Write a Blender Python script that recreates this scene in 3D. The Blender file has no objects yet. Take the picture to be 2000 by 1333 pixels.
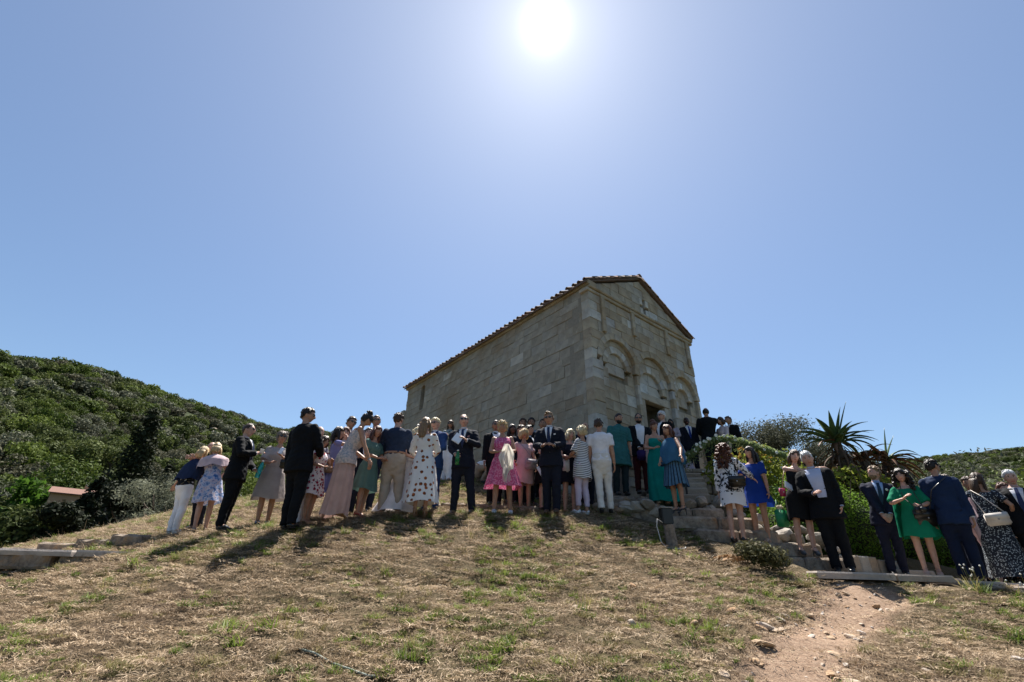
import bpy, bmesh, math, random
import numpy as np
from mathutils import Vector, Matrix, Quaternion
R = math.radians
scene = bpy.context.scene
COL = scene.collection

# ------------------------------------------------------------------ camera
cam_d = bpy.data.cameras.new('camera'); cam = bpy.data.objects.new('camera', cam_d); COL.objects.link(cam)
cam_d.sensor_fit = 'HORIZONTAL'; cam_d.sensor_width = 36.0; cam_d.lens = 16.0
cam_d.clip_start = 0.05; cam_d.clip_end = 6000
_M = np.array([[0.99971617, -0.02382404, 0.0], [-0.01114825, -0.46780838, 0.88375961], [0.02105472, 0.88350877, 0.46794119]])
# columns: right, up, forward
_rt, _up, _fw = Vector(_M[:, 0]), Vector(_M[:, 1]), Vector(_M[:, 2])
cam.matrix_world = Matrix(((_rt.x, _up.x, -_fw.x, 0), (_rt.y, _up.y, -_fw.y, 0), (_rt.z, _up.z, -_fw.z, 1.5), (0, 0, 0, 1)))
scene.camera = cam

# ------------------------------------------------------------------ sky, sun, exposure
SUN_EL, SUN_AZ = R(62.6), R(5.8)                      # azimuth measured from +Y towards +X
SUN_DIR = Vector((math.sin(SUN_AZ) * math.cos(SUN_EL), math.cos(SUN_AZ) * math.cos(SUN_EL), math.sin(SUN_EL)))
world = bpy.data.worlds.new('World'); scene.world = world; world.use_nodes = True
wn, wl = world.node_tree.nodes, world.node_tree.links
wn.clear()
w_out = wn.new('ShaderNodeOutputWorld'); w_bg = wn.new('ShaderNodeBackground'); w_sky = wn.new('ShaderNodeTexSky')
w_sky.sky_type = 'NISHITA'; w_sky.sun_disc = False
w_sky.sun_elevation = SUN_EL; w_sky.sun_rotation = SUN_AZ
w_sky.altitude = 60; w_sky.air_density = 1.25; w_sky.dust_density = 0.05; w_sky.ozone_density = 6.0
SKY_STRENGTH = 0.050
w_bg.inputs['Strength'].default_value = SKY_STRENGTH
# bright aureole of scattered light round the sun (a function of the angle to the sun only)
w_tc = wn.new('ShaderNodeTexCoord')
w_dot = wn.new('ShaderNodeVectorMath'); w_dot.operation = 'DOT_PRODUCT'; w_dot.inputs[1].default_value = SUN_DIR
wl.new(w_tc.outputs['Generated'], w_dot.inputs[0])
def wmath(op, a, b=None):
    n = wn.new('ShaderNodeMath'); n.operation = op
    for i, v in enumerate((a, b)):
        if v is None: continue
        if isinstance(v, (int, float)): n.inputs[i].default_value = v
        else: wl.new(v, n.inputs[i])
    return n.outputs[0]
_ang = wmath('ARCCOSINE', wmath('MINIMUM', w_dot.outputs['Value'], 1.0))
def _lobe(width, amp):
    return wmath('MULTIPLY', wmath('EXPONENT', wmath('MULTIPLY', _ang, -1.0 / width)), amp)
_glow = wmath('ADD', wmath('ADD', _lobe(R(0.6), 60.0), _lobe(R(5.0), 3.4)), _lobe(R(25.0), 4.1))
w_gc = wn.new('ShaderNodeVectorMath'); w_gc.operation = 'SCALE'; w_gc.inputs[0].default_value = (1.0, 0.93, 0.80)
wl.new(_glow, w_gc.inputs['Scale'])
w_add = wn.new('ShaderNodeVectorMath'); w_add.operation = 'ADD'
wl.new(w_sky.outputs[0], w_add.inputs[0]); wl.new(w_gc.outputs[0], w_add.inputs[1])
wl.new(w_add.outputs[0], w_bg.inputs['Color']); wl.new(w_bg.outputs[0], w_out.inputs['Surface'])

sun_d = bpy.data.lights.new('sun', 'SUN'); sun = bpy.data.objects.new('sun', sun_d); COL.objects.link(sun)
sun_d.energy = 5.0; sun_d.angle = R(0.53); sun_d.color = (1.0, 0.95, 0.88)
sun.rotation_euler = (-SUN_DIR).to_track_quat('-Z', 'Y').to_euler(); sun.location = SUN_DIR * 200
vs = scene.view_settings
scene.display_settings.display_device = 'sRGB'
vs.view_transform = 'Standard'; vs.look = 'None'; vs.gamma = 1.0; vs.use_curve_mapping = False
vs.exposure = 1.3
scene.cycles.max_bounces = 6; scene.cycles.diffuse_bounces = 3; scene.cycles.glossy_bounces = 2
scene.cycles.transparent_max_bounces = 8; scene.cycles.transmission_bounces = 4

# ------------------------------------------------------------------ materials
MATS = {}
def new_mat(name):
    m = bpy.data.materials.new(name); m.use_nodes = True
    nt = m.node_tree; nt.nodes.clear()
    out = nt.nodes.new('ShaderNodeOutputMaterial'); b = nt.nodes.new('ShaderNodeBsdfPrincipled')
    nt.links.new(b.outputs[0], out.inputs[0])
    return m, nt, b, out
def node(nt, typ, **kw):
    n = nt.nodes.new(typ)
    for k, v in kw.items():
        if k in n.inputs: n.inputs[k].default_value = v
        else: setattr(n, k, v)
    return n
def coords(nt, kind='Object'):
    return nt.nodes.new('ShaderNodeTexCoord').outputs[kind]
def noise(nt, co, scale, detail=4.0, rough=0.55):
    n = node(nt, 'ShaderNodeTexNoise', Scale=scale, Detail=detail, Roughness=rough)
    nt.links.new(co, n.inputs['Vector']); return n
def ramp(nt, fac, stops):
    r = nt.nodes.new('ShaderNodeValToRGB'); e = r.color_ramp.elements
    while len(e) < len(stops): e.new(0.5)
    for el, (p, c) in zip(e, stops):
        el.position = p; el.color = (c[0], c[1], c[2], 1)
    nt.links.new(fac, r.inputs[0]); return r.outputs[0]
def mixc(nt, fac, a, b, mode='MIX'):
    n = nt.nodes.new('ShaderNodeMix'); n.data_type = 'RGBA'; n.blend_type = mode
    for sock, v in ((n.inputs[0], fac), (n.inputs[6], a), (n.inputs[7], b)):
        if isinstance(v, (int, float)): sock.default_value = v
        elif isinstance(v, (tuple, list)): sock.default_value = (v[0], v[1], v[2], 1)
        else: nt.links.new(v, sock)
    return n.outputs[2]
def mth(nt, op, a, b=None):
    n = nt.nodes.new('ShaderNodeMath'); n.operation = op
    for i, v in enumerate((a, b)):
        if v is None: continue
        if isinstance(v, (int, float)): n.inputs[i].default_value = v
        else: nt.links.new(v, n.inputs[i])
    return n.outputs[0]
def bump(nt, b, height, strength=0.3, dist=0.02):
    n = node(nt, 'ShaderNodeBump', Strength=strength, Distance=dist)
    nt.links.new(height, n.inputs['Height']); nt.links.new(n.outputs[0], b.inputs['Normal'])
def translucent(nt, b, out, color, fac):
    t = nt.nodes.new('ShaderNodeBsdfTranslucent')
    if isinstance(color, (tuple, list)): t.inputs[0].default_value = (*color[:3], 1)
    else: nt.links.new(color, t.inputs[0])
    mx = nt.nodes.new('ShaderNodeMixShader'); mx.inputs[0].default_value = fac
    nt.links.new(b.outputs[0], mx.inputs[1]); nt.links.new(t.outputs[0], mx.inputs[2]); nt.links.new(mx.outputs[0], out.inputs[0])
def plain(name, color, rough=0.6, metallic=0.0, spec=0.5, var=0.12, scale=14.0, bmp=0.0):
    key = ('plain', name)
    if key in MATS: return MATS[key]
    m, nt, b, out = new_mat(name)
    n = noise(nt, coords(nt), scale)
    c0 = tuple(max(0, c * (1 - var)) for c in color); c1 = tuple(min(1, c * (1 + var)) for c in color)
    nt.links.new(ramp(nt, n.outputs[0], [(0.3, c0), (0.7, c1)]), b.inputs['Base Color'])
    b.inputs['Roughness'].default_value = rough; b.inputs['Metallic'].default_value = metallic
    b.inputs['Specular IOR Level'].default_value = spec
    if bmp: bump(nt, b, n.outputs[0], bmp, 0.01)
    MATS[key] = m; return m
def fabric(color, thin=0.0, name=None, rough=0.85):
    key = ('fabric', tuple(color), thin, rough)
    if key in MATS: return MATS[key]
    m, nt, b, out = new_mat(name or 'cloth')
    co = coords(nt)
    n = noise(nt, co, 5.0, 3); w = noise(nt, co, 260.0, 1)
    c0 = tuple(c * 0.86 for c in color); c1 = tuple(min(1, c * 1.1) for c in color)
    cc = ramp(nt, n.outputs[0], [(0.3, c0), (0.7, c1)])
    nt.links.new(cc, b.inputs['Base Color'])
    b.inputs['Roughness'].default_value = rough
    b.inputs['Specular IOR Level'].default_value = 0.12
    wr = noise(nt, co, 11.0, 4, 0.6)
    h = mth(nt, 'ADD', mth(nt, 'MULTIPLY', wr.outputs[0], 1.0), mth(nt, 'MULTIPLY', w.outputs[0], 0.03))
    bump(nt, b, h, 0.4, 0.03)
    if thin: translucent(nt, b, out, cc, thin)
    MATS[key] = m; return m
def pattern(kind, thin=0.12):
    key = ('pattern', kind)
    if key in MATS: return MATS[key]
    m, nt, b, out = new_mat(kind + '_cloth')
    co = coords(nt)
    def vor(scale, feature='F1', rnd=1.0):
        v = node(nt, 'ShaderNodeTexVoronoi', Scale=scale, Randomness=rnd); v.feature = feature
        nt.links.new(co, v.inputs['Vector']); return v
    if kind == 'spotted':
        v = vor(10.5, rnd=0.55); nz = noise(nt, co, 30, 2)
        d = mth(nt, 'ADD', v.outputs['Distance'], mth(nt, 'MULTIPLY', mth(nt, 'SUBTRACT', nz.outputs[0], 0.5), 0.22))
        inner = ramp(nt, nz.outputs[0], [(0.35, (0.10, 0.03, 0.015)), (0.6, (0.42, 0.12, 0.03))])
        col = mixc(nt, mth(nt, 'LESS_THAN', d, 0.31), (0.80, 0.78, 0.76), inner)
    elif kind == 'floral':
        v = vor(16); v2 = vor(27)
        c1 = mixc(nt, mth(nt, 'LESS_THAN', v.outputs['Distance'], 0.36), (0.78, 0.72, 0.74), (0.30, 0.03, 0.06))
        col = mixc(nt, mth(nt, 'LESS_THAN', v2.outputs['Distance'], 0.25), c1, (0.06, 0.06, 0.13))
    elif kind == 'paisley':
        nz = noise(nt, co, 13, 3, 0.7); v = vor(20)
        c1 = ramp(nt, nz.outputs[0], [(0.36, (0.05, 0.13, 0.34)), (0.47, (0.30, 0.40, 0.62)), (0.55, (0.66, 0.56, 0.60)), (0.68, (0.12, 0.16, 0.36))])
        col = mixc(nt, mth(nt, 'LESS_THAN', v.outputs['Distance'], 0.22), c1, (0.62, 0.62, 0.72))
    elif kind == 'striped':
        s = nt.nodes.new('ShaderNodeSeparateXYZ'); nt.links.new(co, s.inputs[0])
        fr = mth(nt, 'FRACT', mth(nt, 'MULTIPLY', s.outputs['Z'], 29.0))
        col = mixc(nt, mth(nt, 'LESS_THAN', fr, 0.42), (0.76, 0.76, 0.78), (0.02, 0.022, 0.035))
    elif kind == 'blackwhite':
        nz = noise(nt, co, 17, 3, 0.6); v = vor(24)
        c1 = mixc(nt, mth(nt, 'GREATER_THAN', nz.outputs[0], 0.5), (0.74, 0.71, 0.73), (0.018, 0.016, 0.02))
        col = mixc(nt, mth(nt, 'LESS_THAN', v.outputs['Distance'], 0.30), c1, (0.68, 0.66, 0.68))
        s = nt.nodes.new('ShaderNodeSeparateXYZ'); nt.links.new(co, s.inputs[0])
        low = mth(nt, 'LESS_THAN', s.outputs['Z'], 0.78)
        v3 = vor(11); c2 = mixc(nt, mth(nt, 'LESS_THAN', v3.outputs['Distance'], 0.2), (0.72, 0.69, 0.70), (0.03, 0.03, 0.03))
        col = mixc(nt, low, col, c2)
    elif kind == 'speckled':
        v = vor(42); col = mixc(nt, mth(nt, 'LESS_THAN', v.outputs['Distance'], 0.36), (0.022, 0.026, 0.036), (0.36, 0.40, 0.43))
    elif kind == 'damask':
        nz = noise(nt, co, 34, 2, 0.5)
        col = mixc(nt, mth(nt, 'GREATER_THAN', nz.outputs[0], 0.52), (0.60, 0.10, 0.24), (0.72, 0.27, 0.42))
    elif kind == 'lace':
        nz = noise(nt, co, 30, 3, 0.6)
        col = ramp(nt, nz.outputs[0], [(0.38, (0.34, 0.36, 0.40)), (0.5, (0.62, 0.50, 0.46)), (0.62, (0.70, 0.60, 0.56))])
    elif kind == 'leafprint':
        nz = noise(nt, co, 20, 3, 0.6)
        col = ramp(nt, nz.outputs[0], [(0.4, (0.06, 0.09, 0.09)), (0.5, (0.20, 0.24, 0.24)), (0.6, (0.36, 0.38, 0.38))])
    elif kind == 'bluecheck':
        s = nt.nodes.new('ShaderNodeSeparateXYZ'); nt.links.new(co, s.inputs[0])
        a = mth(nt, 'ARCTAN2', s.outputs['Y'], s.outputs['X'])
        fr = mth(nt, 'FRACT', mth(nt, 'MULTIPLY', a, 3.2)); nz = noise(nt, co, 26, 2)
        c1 = mixc(nt, nz.outputs[0], (0.03, 0.08, 0.15), (0.12, 0.24, 0.36))
        col = mixc(nt, mth(nt, 'LESS_THAN', fr, 0.3), c1, (0.01, 0.014, 0.02))
    elif kind == 'darkprint':
        nz = noise(nt, co, 22, 2); col = mixc(nt, mth(nt, 'GREATER_THAN', nz.outputs[0], 0.62), (0.012, 0.014, 0.02), (0.14, 0.10, 0.06))
    nt.links.new(col, b.inputs['Base Color'])
    b.inputs['Roughness'].default_value = 0.85; b.inputs['Specular IOR Level'].default_value = 0.2
    wr = noise(nt, co, 11.0, 4, 0.6); bump(nt, b, wr.outputs[0], 0.45, 0.025)
    if thin: translucent(nt, b, out, col, thin)
    MATS[key] = m; return m
def skin(tone):
    key = ('skin', tone)
    if key in MATS: return MATS[key]
    base = {'fair': (0.52, 0.31, 0.23), 'tan': (0.40, 0.22, 0.14), 'olive': (0.34, 0.18, 0.11), 'brown': (0.14, 0.068, 0.042), 'dark': (0.06, 0.03, 0.02)}[tone]
    m, nt, b, out = new_mat('skin_' + tone)
    n = noise(nt, coords(nt), 18, 3)
    c0 = (base[0] * 0.86, base[1] * 0.78, base[2] * 0.76)
    nt.links.new(ramp(nt, n.outputs[0], [(0.35, c0), (0.65, base)]), b.inputs['Base Color'])
    b.inputs['Roughness'].default_value = 0.52
    b.inputs['Specular IOR Level'].default_value = 0.4
    MATS[key] = m; return m
def hairmat(color):
    key = ('hair', tuple(color))
    if key in MATS: return MATS[key]
    m, nt, b, out = new_mat('hair')
    co = coords(nt); mp = node(nt, 'ShaderNodeMapping'); mp.inputs['Scale'].default_value = (1, 1, 0.12)
    nt.links.new(co, mp.inputs[0]); n = noise(nt, mp.outputs[0], 120, 3, 0.7)
    c0 = tuple(c * 0.5 for c in color); c1 = tuple(min(1, c * 1.35) for c in color)
    nt.links.new(ramp(nt, n.outputs[0], [(0.3, c0), (0.7, c1)]), b.inputs['Base Color'])
    b.inputs['Roughness'].default_value = 0.45; b.inputs['Specular IOR Level'].default_value = 0.3; b.inputs['Sheen Weight'].default_value = 0.35; b.inputs['Sheen Roughness'].default_value = 0.35; b.inputs['Sheen Tint'].default_value = (*[min(1, c * 2.2 + 0.03) for c in color], 1)
    bump(nt, b, n.outputs[0], 0.7, 0.01)
    MATS[key] = m; return m
def leafmat(name, c0, c1, trans=0.32, rough=0.75):
    key = ('leaf', name)
    if key in MATS: return MATS[key]
    m, nt, b, out = new_mat(name)
    g = nt.nodes.new('ShaderNodeNewGeometry'); oi = nt.nodes.new('ShaderNodeObjectInfo')
    n = noise(nt, coords(nt), 1.6, 2)
    f = mth(nt, 'ADD', mth(nt, 'MULTIPLY', g.outputs['Random Per Island'], 0.5), mth(nt, 'MULTIPLY', n.outputs[0], 0.5))
    f = mth(nt, 'ADD', mth(nt, 'MULTIPLY', f, 0.60), mth(nt, 'MULTIPLY', oi.outputs['Random'], 0.40))
    cc = ramp(nt, f, [(0.2, c0), (0.75, c1)])
    nt.links.new(cc, b.inputs['Base Color']); b.inputs['Roughness'].default_value = rough
    b.inputs['Specular IOR Level'].default_value = 0.12
    translucent(nt, b, out, cc, trans)
    MATS[key] = m; return m

# ------------------------------------------------------------------ mesh helpers
def link(o, parent=None):
    COL.objects.link(o)
    if parent is not None: o.parent = parent
    return o
def mk(name, verts, faces, mat, parent=None, smooth=False, midx=None, mesh_only=False):
    me = bpy.data.meshes.new(name)
    verts = np.asarray(verts, dtype=np.float32)
    me.from_pydata(verts.tolist(), [], faces if isinstance(faces, list) else [list(map(int, f)) for f in faces])
    for mm in (mat if isinstance(mat, (list, tuple)) else [mat]): me.materials.append(mm)
    if midx is not None: me.polygons.foreach_set('material_index', np.asarray(midx, dtype=np.int32))
    if smooth: me.polygons.foreach_set('use_smooth', np.ones(len(me.polygons), dtype=bool))
    me.update()
    if mesh_only: return me
    return link(bpy.data.objects.new(name, me), parent)
def quads_mesh(name, V, F, mat, parent=None, smooth=False, mesh_only=False, attrs=None):
    """fast path: V (n,3), F (m,4) numpy"""
    me = bpy.data.meshes.new(name)
    V = np.ascontiguousarray(V, dtype=np.float32); F = np.ascontiguousarray(F, dtype=np.int32)
    k = F.shape[1]
    me.vertices.add(len(V)); me.vertices.foreach_set('co', V.ravel())
    me.loops.add(F.size); me.loops.foreach_set('vertex_index', F.ravel())
    me.polygons.add(len(F)); me.polygons.foreach_set('loop_start', np.arange(0, F.size, k, dtype=np.int32))
    me.polygons.foreach_set('loop_total', np.full(len(F), k, dtype=np.int32))
    for mm in (mat if isinstance(mat, (list, tuple)) else [mat]): me.materials.append(mm)
    if smooth: me.polygons.foreach_set('use_smooth', np.ones(len(F), dtype=bool))
    for an, av in (attrs or {}).items():
        a = me.attributes.new(an, 'FLOAT', 'POINT'); a.data.foreach_set('value', np.asarray(av, dtype=np.float32))
    me.update(calc_edges=True); me.validate()
    if mesh_only: return me
    return link(bpy.data.objects.new(name, me), parent)
def empty(name, loc=(0, 0, 0), rz=0.0):
    o = bpy.data.objects.new(name, None); o.empty_display_size = 0.2; COL.objects.link(o)
    o.location = loc; o.rotation_euler = (0, 0, rz); return o
def tag(o, label=None, cat=None, group=None, kind=None):
    if label: o['label'] = label
    if cat: o['category'] = cat
    if group: o['group'] = group
    if kind: o['kind'] = kind
    return o
class MB:
    """collects pieces of geometry for one mesh"""
    def __init__(s): s.v = []; s.f = []; s.m = []
    def add(s, v, f, m=0):
        b = len(s.v); s.v.extend([tuple(map(float, p)) for p in v])
        s.f.extend([tuple(int(i) + b for i in q) for q in f]); s.m.extend([m] * len(f)); return s
    def box(s, c, d, m=0, rot=None):
        x, y, z = (k / 2 for k in d); P = []
        for sz in (-z, z):
            for sx, sy in ((-x, -y), (x, -y), (x, y), (-x, y)):
                p = Vector((sx, sy, sz))
                if rot is not None: p = rot @ p
                P.append(p + Vector(c))
        return s.add(P, [(3, 2, 1, 0), (4, 5, 6, 7), (0, 1, 5, 4), (1, 2, 6, 5), (2, 3, 7, 6), (3, 0, 4, 7)], m)
    def tube(s, pts, radii, n=8, m=0, cap=True):
        v, f = tube(pts, radii, n, cap); return s.add(v, f, m)
    def ball(s, c, r, m=0, nu=10, nv=7, rot=None):
        v, f = ellipsoid(c, r, nu, nv, rot); return s.add(v, f, m)
    def build(s, name, mat, parent=None, smooth=False):
        return mk(name, s.v, s.f, mat, parent, smooth, s.m)
def loft(rings, n=16, cap=True):
    """rings: (centre, axis_a, axis_b) vectors whose lengths are the half widths"""
    V = []; F = []; th = np.linspace(0, 2 * np.pi, n, endpoint=False); ct, st = np.cos(th), np.sin(th)
    for c, a, b in rings:
        c, a, b = np.asarray(c, float), np.asarray(a, float), np.asarray(b, float)
        V.append(c + ct[:, None] * a + st[:, None] * b)
    k = len(rings)
    for i in range(k - 1):
        for j in range(n):
            F.append((i * n + j, i * n + (j + 1) % n, (i + 1) * n + (j + 1) % n, (i + 1) * n + j))
    V = np.concatenate(V)
    if cap:
        F.append(tuple(range(n - 1, -1, -1))); F.append(tuple((k - 1) * n + j for j in range(n)))
    return V, F
def tube(pts, radii, n=8, cap=True, flat=1.0):
    pts = [Vector(p) for p in pts]; rings = []
    if not hasattr(radii, '__len__'): radii = [radii] * len(pts)
    ref = None
    for i, p in enumerate(pts):
        d = (pts[min(i + 1, len(pts) - 1)] - pts[max(i - 1, 0)]).normalized()
        if ref is None:
            ref = d.cross(Vector((0, 1, 0)))
            if ref.length < 0.2: ref = d.cross(Vector((1, 0, 0)))
        a = (ref - d * ref.dot(d)).normalized(); ref = a; b = d.cross(a)
        rings.append((p, a * radii[i], b * radii[i] * flat))
    return loft(rings, n, cap)
def ellipsoid(c, r, nu=10, nv=7, rot=None):
    V = []; F = []
    if not hasattr(r, '__len__'): r = (r, r, r)
    for i in range(nv + 1):
        ph = math.pi * i / nv
        for j in range(nu):
            th = 2 * math.pi * j / nu
            p = Vector((r[0] * math.sin(ph) * math.cos(th), r[1] * math.sin(ph) * math.sin(th), -r[2] * math.cos(ph)))
            if rot is not None: p = rot @ p
            V.append(p + Vector(c))
    for i in range(nv):
        for j in range(nu):
            F.append((i * nu + j, i * nu + (j + 1) % nu, (i + 1) * nu + (j + 1) % nu, (i + 1) * nu + j))
    return V, F
def sstep(x, a, b):
    t = np.clip((x - a) / (b - a), 0, 1); return t * t * (3 - 2 * t)
def vnoise(x, y, seed=0):
    """smooth value noise on numpy arrays"""
    xi, yi = np.floor(x).astype(np.int64), np.floor(y).astype(np.int64); xf, yf = x - xi, y - yi
    def h(a, b):
        q = (a * 374761393 + b * 668265263 + seed * 974634777) & 0xffffffff
        q = ((q ^ (q >> 13)) * 1274126177) & 0xffffffff
        return ((q ^ (q >> 16)) & 0xffff) / 65535.0
    u, v = xf * xf * (3 - 2 * xf), yf * yf * (3 - 2 * yf)
    return (h(xi, yi) * (1 - u) + h(xi + 1, yi) * u) * (1 - v) + (h(xi, yi + 1) * (1 - u) + h(xi + 1, yi + 1) * u) * v
def fbm(x, y, seed=0, oct=4):
    s = 0; a = 0.5
    for i in range(oct):
        s = s + a * (vnoise(x, y, seed + i * 17) - 0.5); x = x * 2.03; y = y * 2.03; a *= 0.5
    return s
# ------------------------------------------------------------------ the hill the guests stand on
CTRL = np.array([(-5.99, 9.0, 2.13), (-5.57, 8.9, 2.17), (-4.66, 8.04, 2.15), (-4.25, 8.51, 2.27), (-3.17, 7.25, 2.13), (-3.12, 8.2, 2.31),
    (-2.26, 7.36, 2.31), (-2.78, 9.25, 2.52), (-2.05, 8.24, 2.43), (-1.42, 7.95, 2.41), (-1.75, 12.78, 3.92), (-0.76, 8.51, 2.53),
    (-0.08, 8.61, 2.57), (0.3, 9.31, 2.69), (0.78, 8.52, 2.58), (1.13, 9.06, 2.67), (1.33, 8.77, 2.62), (1.82, 8.76, 2.67),
    (6.96, 7.67, 1.64), (7.97, 8.05, 1.70), (6.6, 7.98, 1.66), (3.73, 7.2, 1.90), (5.0, 6.6, 1.60), (3.4, 8.2, 2.08), (4.0, 7.7, 1.84), (4.5, 7.3, 1.66), (3.0, 8.5, 2.33), (4.2, 6.9, 1.64), (4.8, 6.9, 1.66), (5.6, 6.95, 1.64), (6.4, 7.1, 1.61), (7.2, 7.0, 1.56), (4.6, 8.4, 1.8), (5.2, 8.0, 1.7)])
def base_h(x, y):
    k = np.where(x < 0, 0.0118, 0.014)
    z = 0.05 + 0.29 * y - k * x * x
    z = z - 0.30 * (1 - sstep(y, 5.6, 8.7)) * (1 - 0.6 * sstep(x, 2.5, 5.0) * sstep(y, 5.5, 7.0))
    d = np.hypot(x, y)
    z = np.where(y < 0, z - 0.1 * y, z)
    drop = sstep(d, 19, 30) * (6 + 0.25 * np.clip(d - 19, 0, 60))
    return z - drop * sstep(-x + 0.4 * np.abs(y), -14, 6)
def resid(x, y):
    num = np.zeros_like(x, dtype=float); den = np.full_like(x, 0.25, dtype=float)
    for cx, cy, cz in CTRL:
        w = np.exp(-((x - cx) ** 2 + (y - cy) ** 2) / (2 * 0.8 ** 2))
        num += w * (cz - float(base_h(np.array(cx), np.array(cy)))); den += w
    return num / den
PATH = np.array([(1.0, 2.6), (2.06, 4.10), (2.66, 4.8), (3.45, 5.55), (4.1, 6.2), (4.7, 6.7)])
def path_d(x, y):
    d = np.full_like(x, 99.0, dtype=float)
    for (ax, ay), (bx, by) in zip(PATH[:-1], PATH[1:]):
        t = np.clip(((x - ax) * (bx - ax) + (y - ay) * (by - ay)) / ((bx - ax) ** 2 + (by - ay) ** 2), 0, 1)
        d = np.minimum(d, np.hypot(x - ax - t * (bx - ax), y - ay - t * (by - ay)))
    return d
def path_w(x, y):
    return 1 - sstep(path_d(x, y) + 0.35 * fbm(x * 2.2, y * 2.2, 5), 0.18, 0.52)
def ground_h(x, y):
    x = np.asarray(x, float); y = np.asarray(y, float)
    z = base_h(x, y) + resid(x, y)
    z = z + 0.10 * fbm(x * 0.9, y * 0.9, 3) * sstep(np.hypot(x, y), 2, 6) - 0.05 * path_w(x, y)
    w = sstep(x, 4.1, 4.6) * (1 - sstep(y, 8.9, 9.6)) * sstep(y, 6.95, 7.2)
    return z * (1 - w) + np.minimum(z, 1.61 - 0.03 * (x - 6)) * w
def gz(x, y): return float(ground_h(np.array([x]), np.array([y]))[0])
def axis(lo, hi, fine_lo, fine_hi, fs, cs):
    a = np.arange(lo, fine_lo, cs); b = np.arange(fine_lo, fine_hi, fs); c = np.arange(fine_hi, hi + cs, cs)
    return np.concatenate([a, b, c])
def grid_mesh(name, xs, ys, fn, mat, attrs_fn=None, kind=None):
    X, Y = np.meshgrid(xs, ys); x, y = X.ravel(), Y.ravel(); z = fn(x, y)
    nx, ny = len(xs), len(ys); i = np.arange(nx * ny).reshape(ny, nx)
    F = np.stack([i[:-1, :-1], i[:-1, 1:], i[1:, 1:], i[1:, :-1]], -1).reshape(-1, 4)
    o = quads_mesh(name, np.stack([x, y, z], 1), F, mat, smooth=True, attrs=attrs_fn(x, y) if attrs_fn else None)
    if kind: o['kind'] = kind
    return o
def green_w(x, y):
    g = 0.17 + fbm(x * 0.55, y * 0.55, 21, 4) + 0.24 * np.exp(-((y - 8.0 - 0.0 * x) / 1.1) ** 2) + 0.18 * np.exp(-((x + 4.6) / 1.0) ** 2) * (y < 7)
    g = g + 0.3 * sstep(x, 3.0, 4.6) * sstep(y, 4.9, 6.2) + 0.10 * np.exp(-((x - 1.6) / 1.2) ** 2 - ((y - 5.6) / 1.4) ** 2)
    return sstep(g, -0.02, 0.28) * (1 - path_w(x, y))
def g_mat():
    m, nt, b, out = new_mat('dry_turf')
    co = coords(nt)
    n1 = noise(nt, co, 1.3, 5); n2 = noise(nt, co, 22, 6, 0.7); n3 = noise(nt, co, 90, 4, 0.7)
    ap = node(nt, 'ShaderNodeAttribute', attribute_name='path'); ag = node(nt, 'ShaderNodeAttribute', attribute_name='green')
    straw = ramp(nt, n2.outputs[0], [(0.25, (0.032, 0.023, 0.014)), (0.5, (0.105, 0.074, 0.046)), (0.75, (0.21, 0.152, 0.098))])
    dirt = ramp(nt, n2.outputs[0], [(0.25, (0.20, 0.125, 0.080)), (0.55, (0.38, 0.265, 0.185)), (0.8, (0.50, 0.385, 0.285))])
    grn = ramp(nt, n3.outputs[0], [(0.3, (0.035, 0.045, 0.015)), (0.7, (0.12, 0.13, 0.045))])
    c = mixc(nt, mth(nt, 'MULTIPLY', ag.outputs['Fac'], 0.3), straw, grn)
    c = mixc(nt, ap.outputs['Fac'], c, dirt)
    c = mixc(nt, mth(nt, 'MULTIPLY', n1.outputs[0], 0.5), c, (0.12, 0.08, 0.055))
    nt.links.new(c, b.inputs['Base Color']); b.inputs['Roughness'].default_value = 0.95; b.inputs['Specular IOR Level'].default_value = 0.1
    h = mth(nt, 'ADD', n2.outputs[0], mth(nt, 'MULTIPLY', n3.outputs[0], 0.5)); bump(nt, b, h, 0.9, 0.03)
    return m
TURF = g_mat()
_xs = axis(-30, 30, -9, 9, 0.09, 0.6); _ys = axis(-12, 32, 2.4, 13, 0.09, 0.6)
_att = lambda x, y: {'path': path_w(x, y), 'green': green_w(x, y)}
def _rough_h(x, y):
    near = sstep(np.hypot(x, y), 1.5, 3) * (1 - sstep(np.hypot(x, y), 14, 18))
    return ground_h(x, y) + near * (1 - 0.8 * sstep(x, 4.1, 4.8) * sstep(y, 6.9, 7.3)) * (0.15 * fbm(x * 2.6, y * 2.6, 31, 4) + 0.05 * np.abs(fbm(x * 6.5, y * 6.5, 77, 3)) * (1 - path_w(x, y)))
ground = grid_mesh('ground', _xs, _ys, _rough_h, TURF, _att, 'structure')

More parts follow.
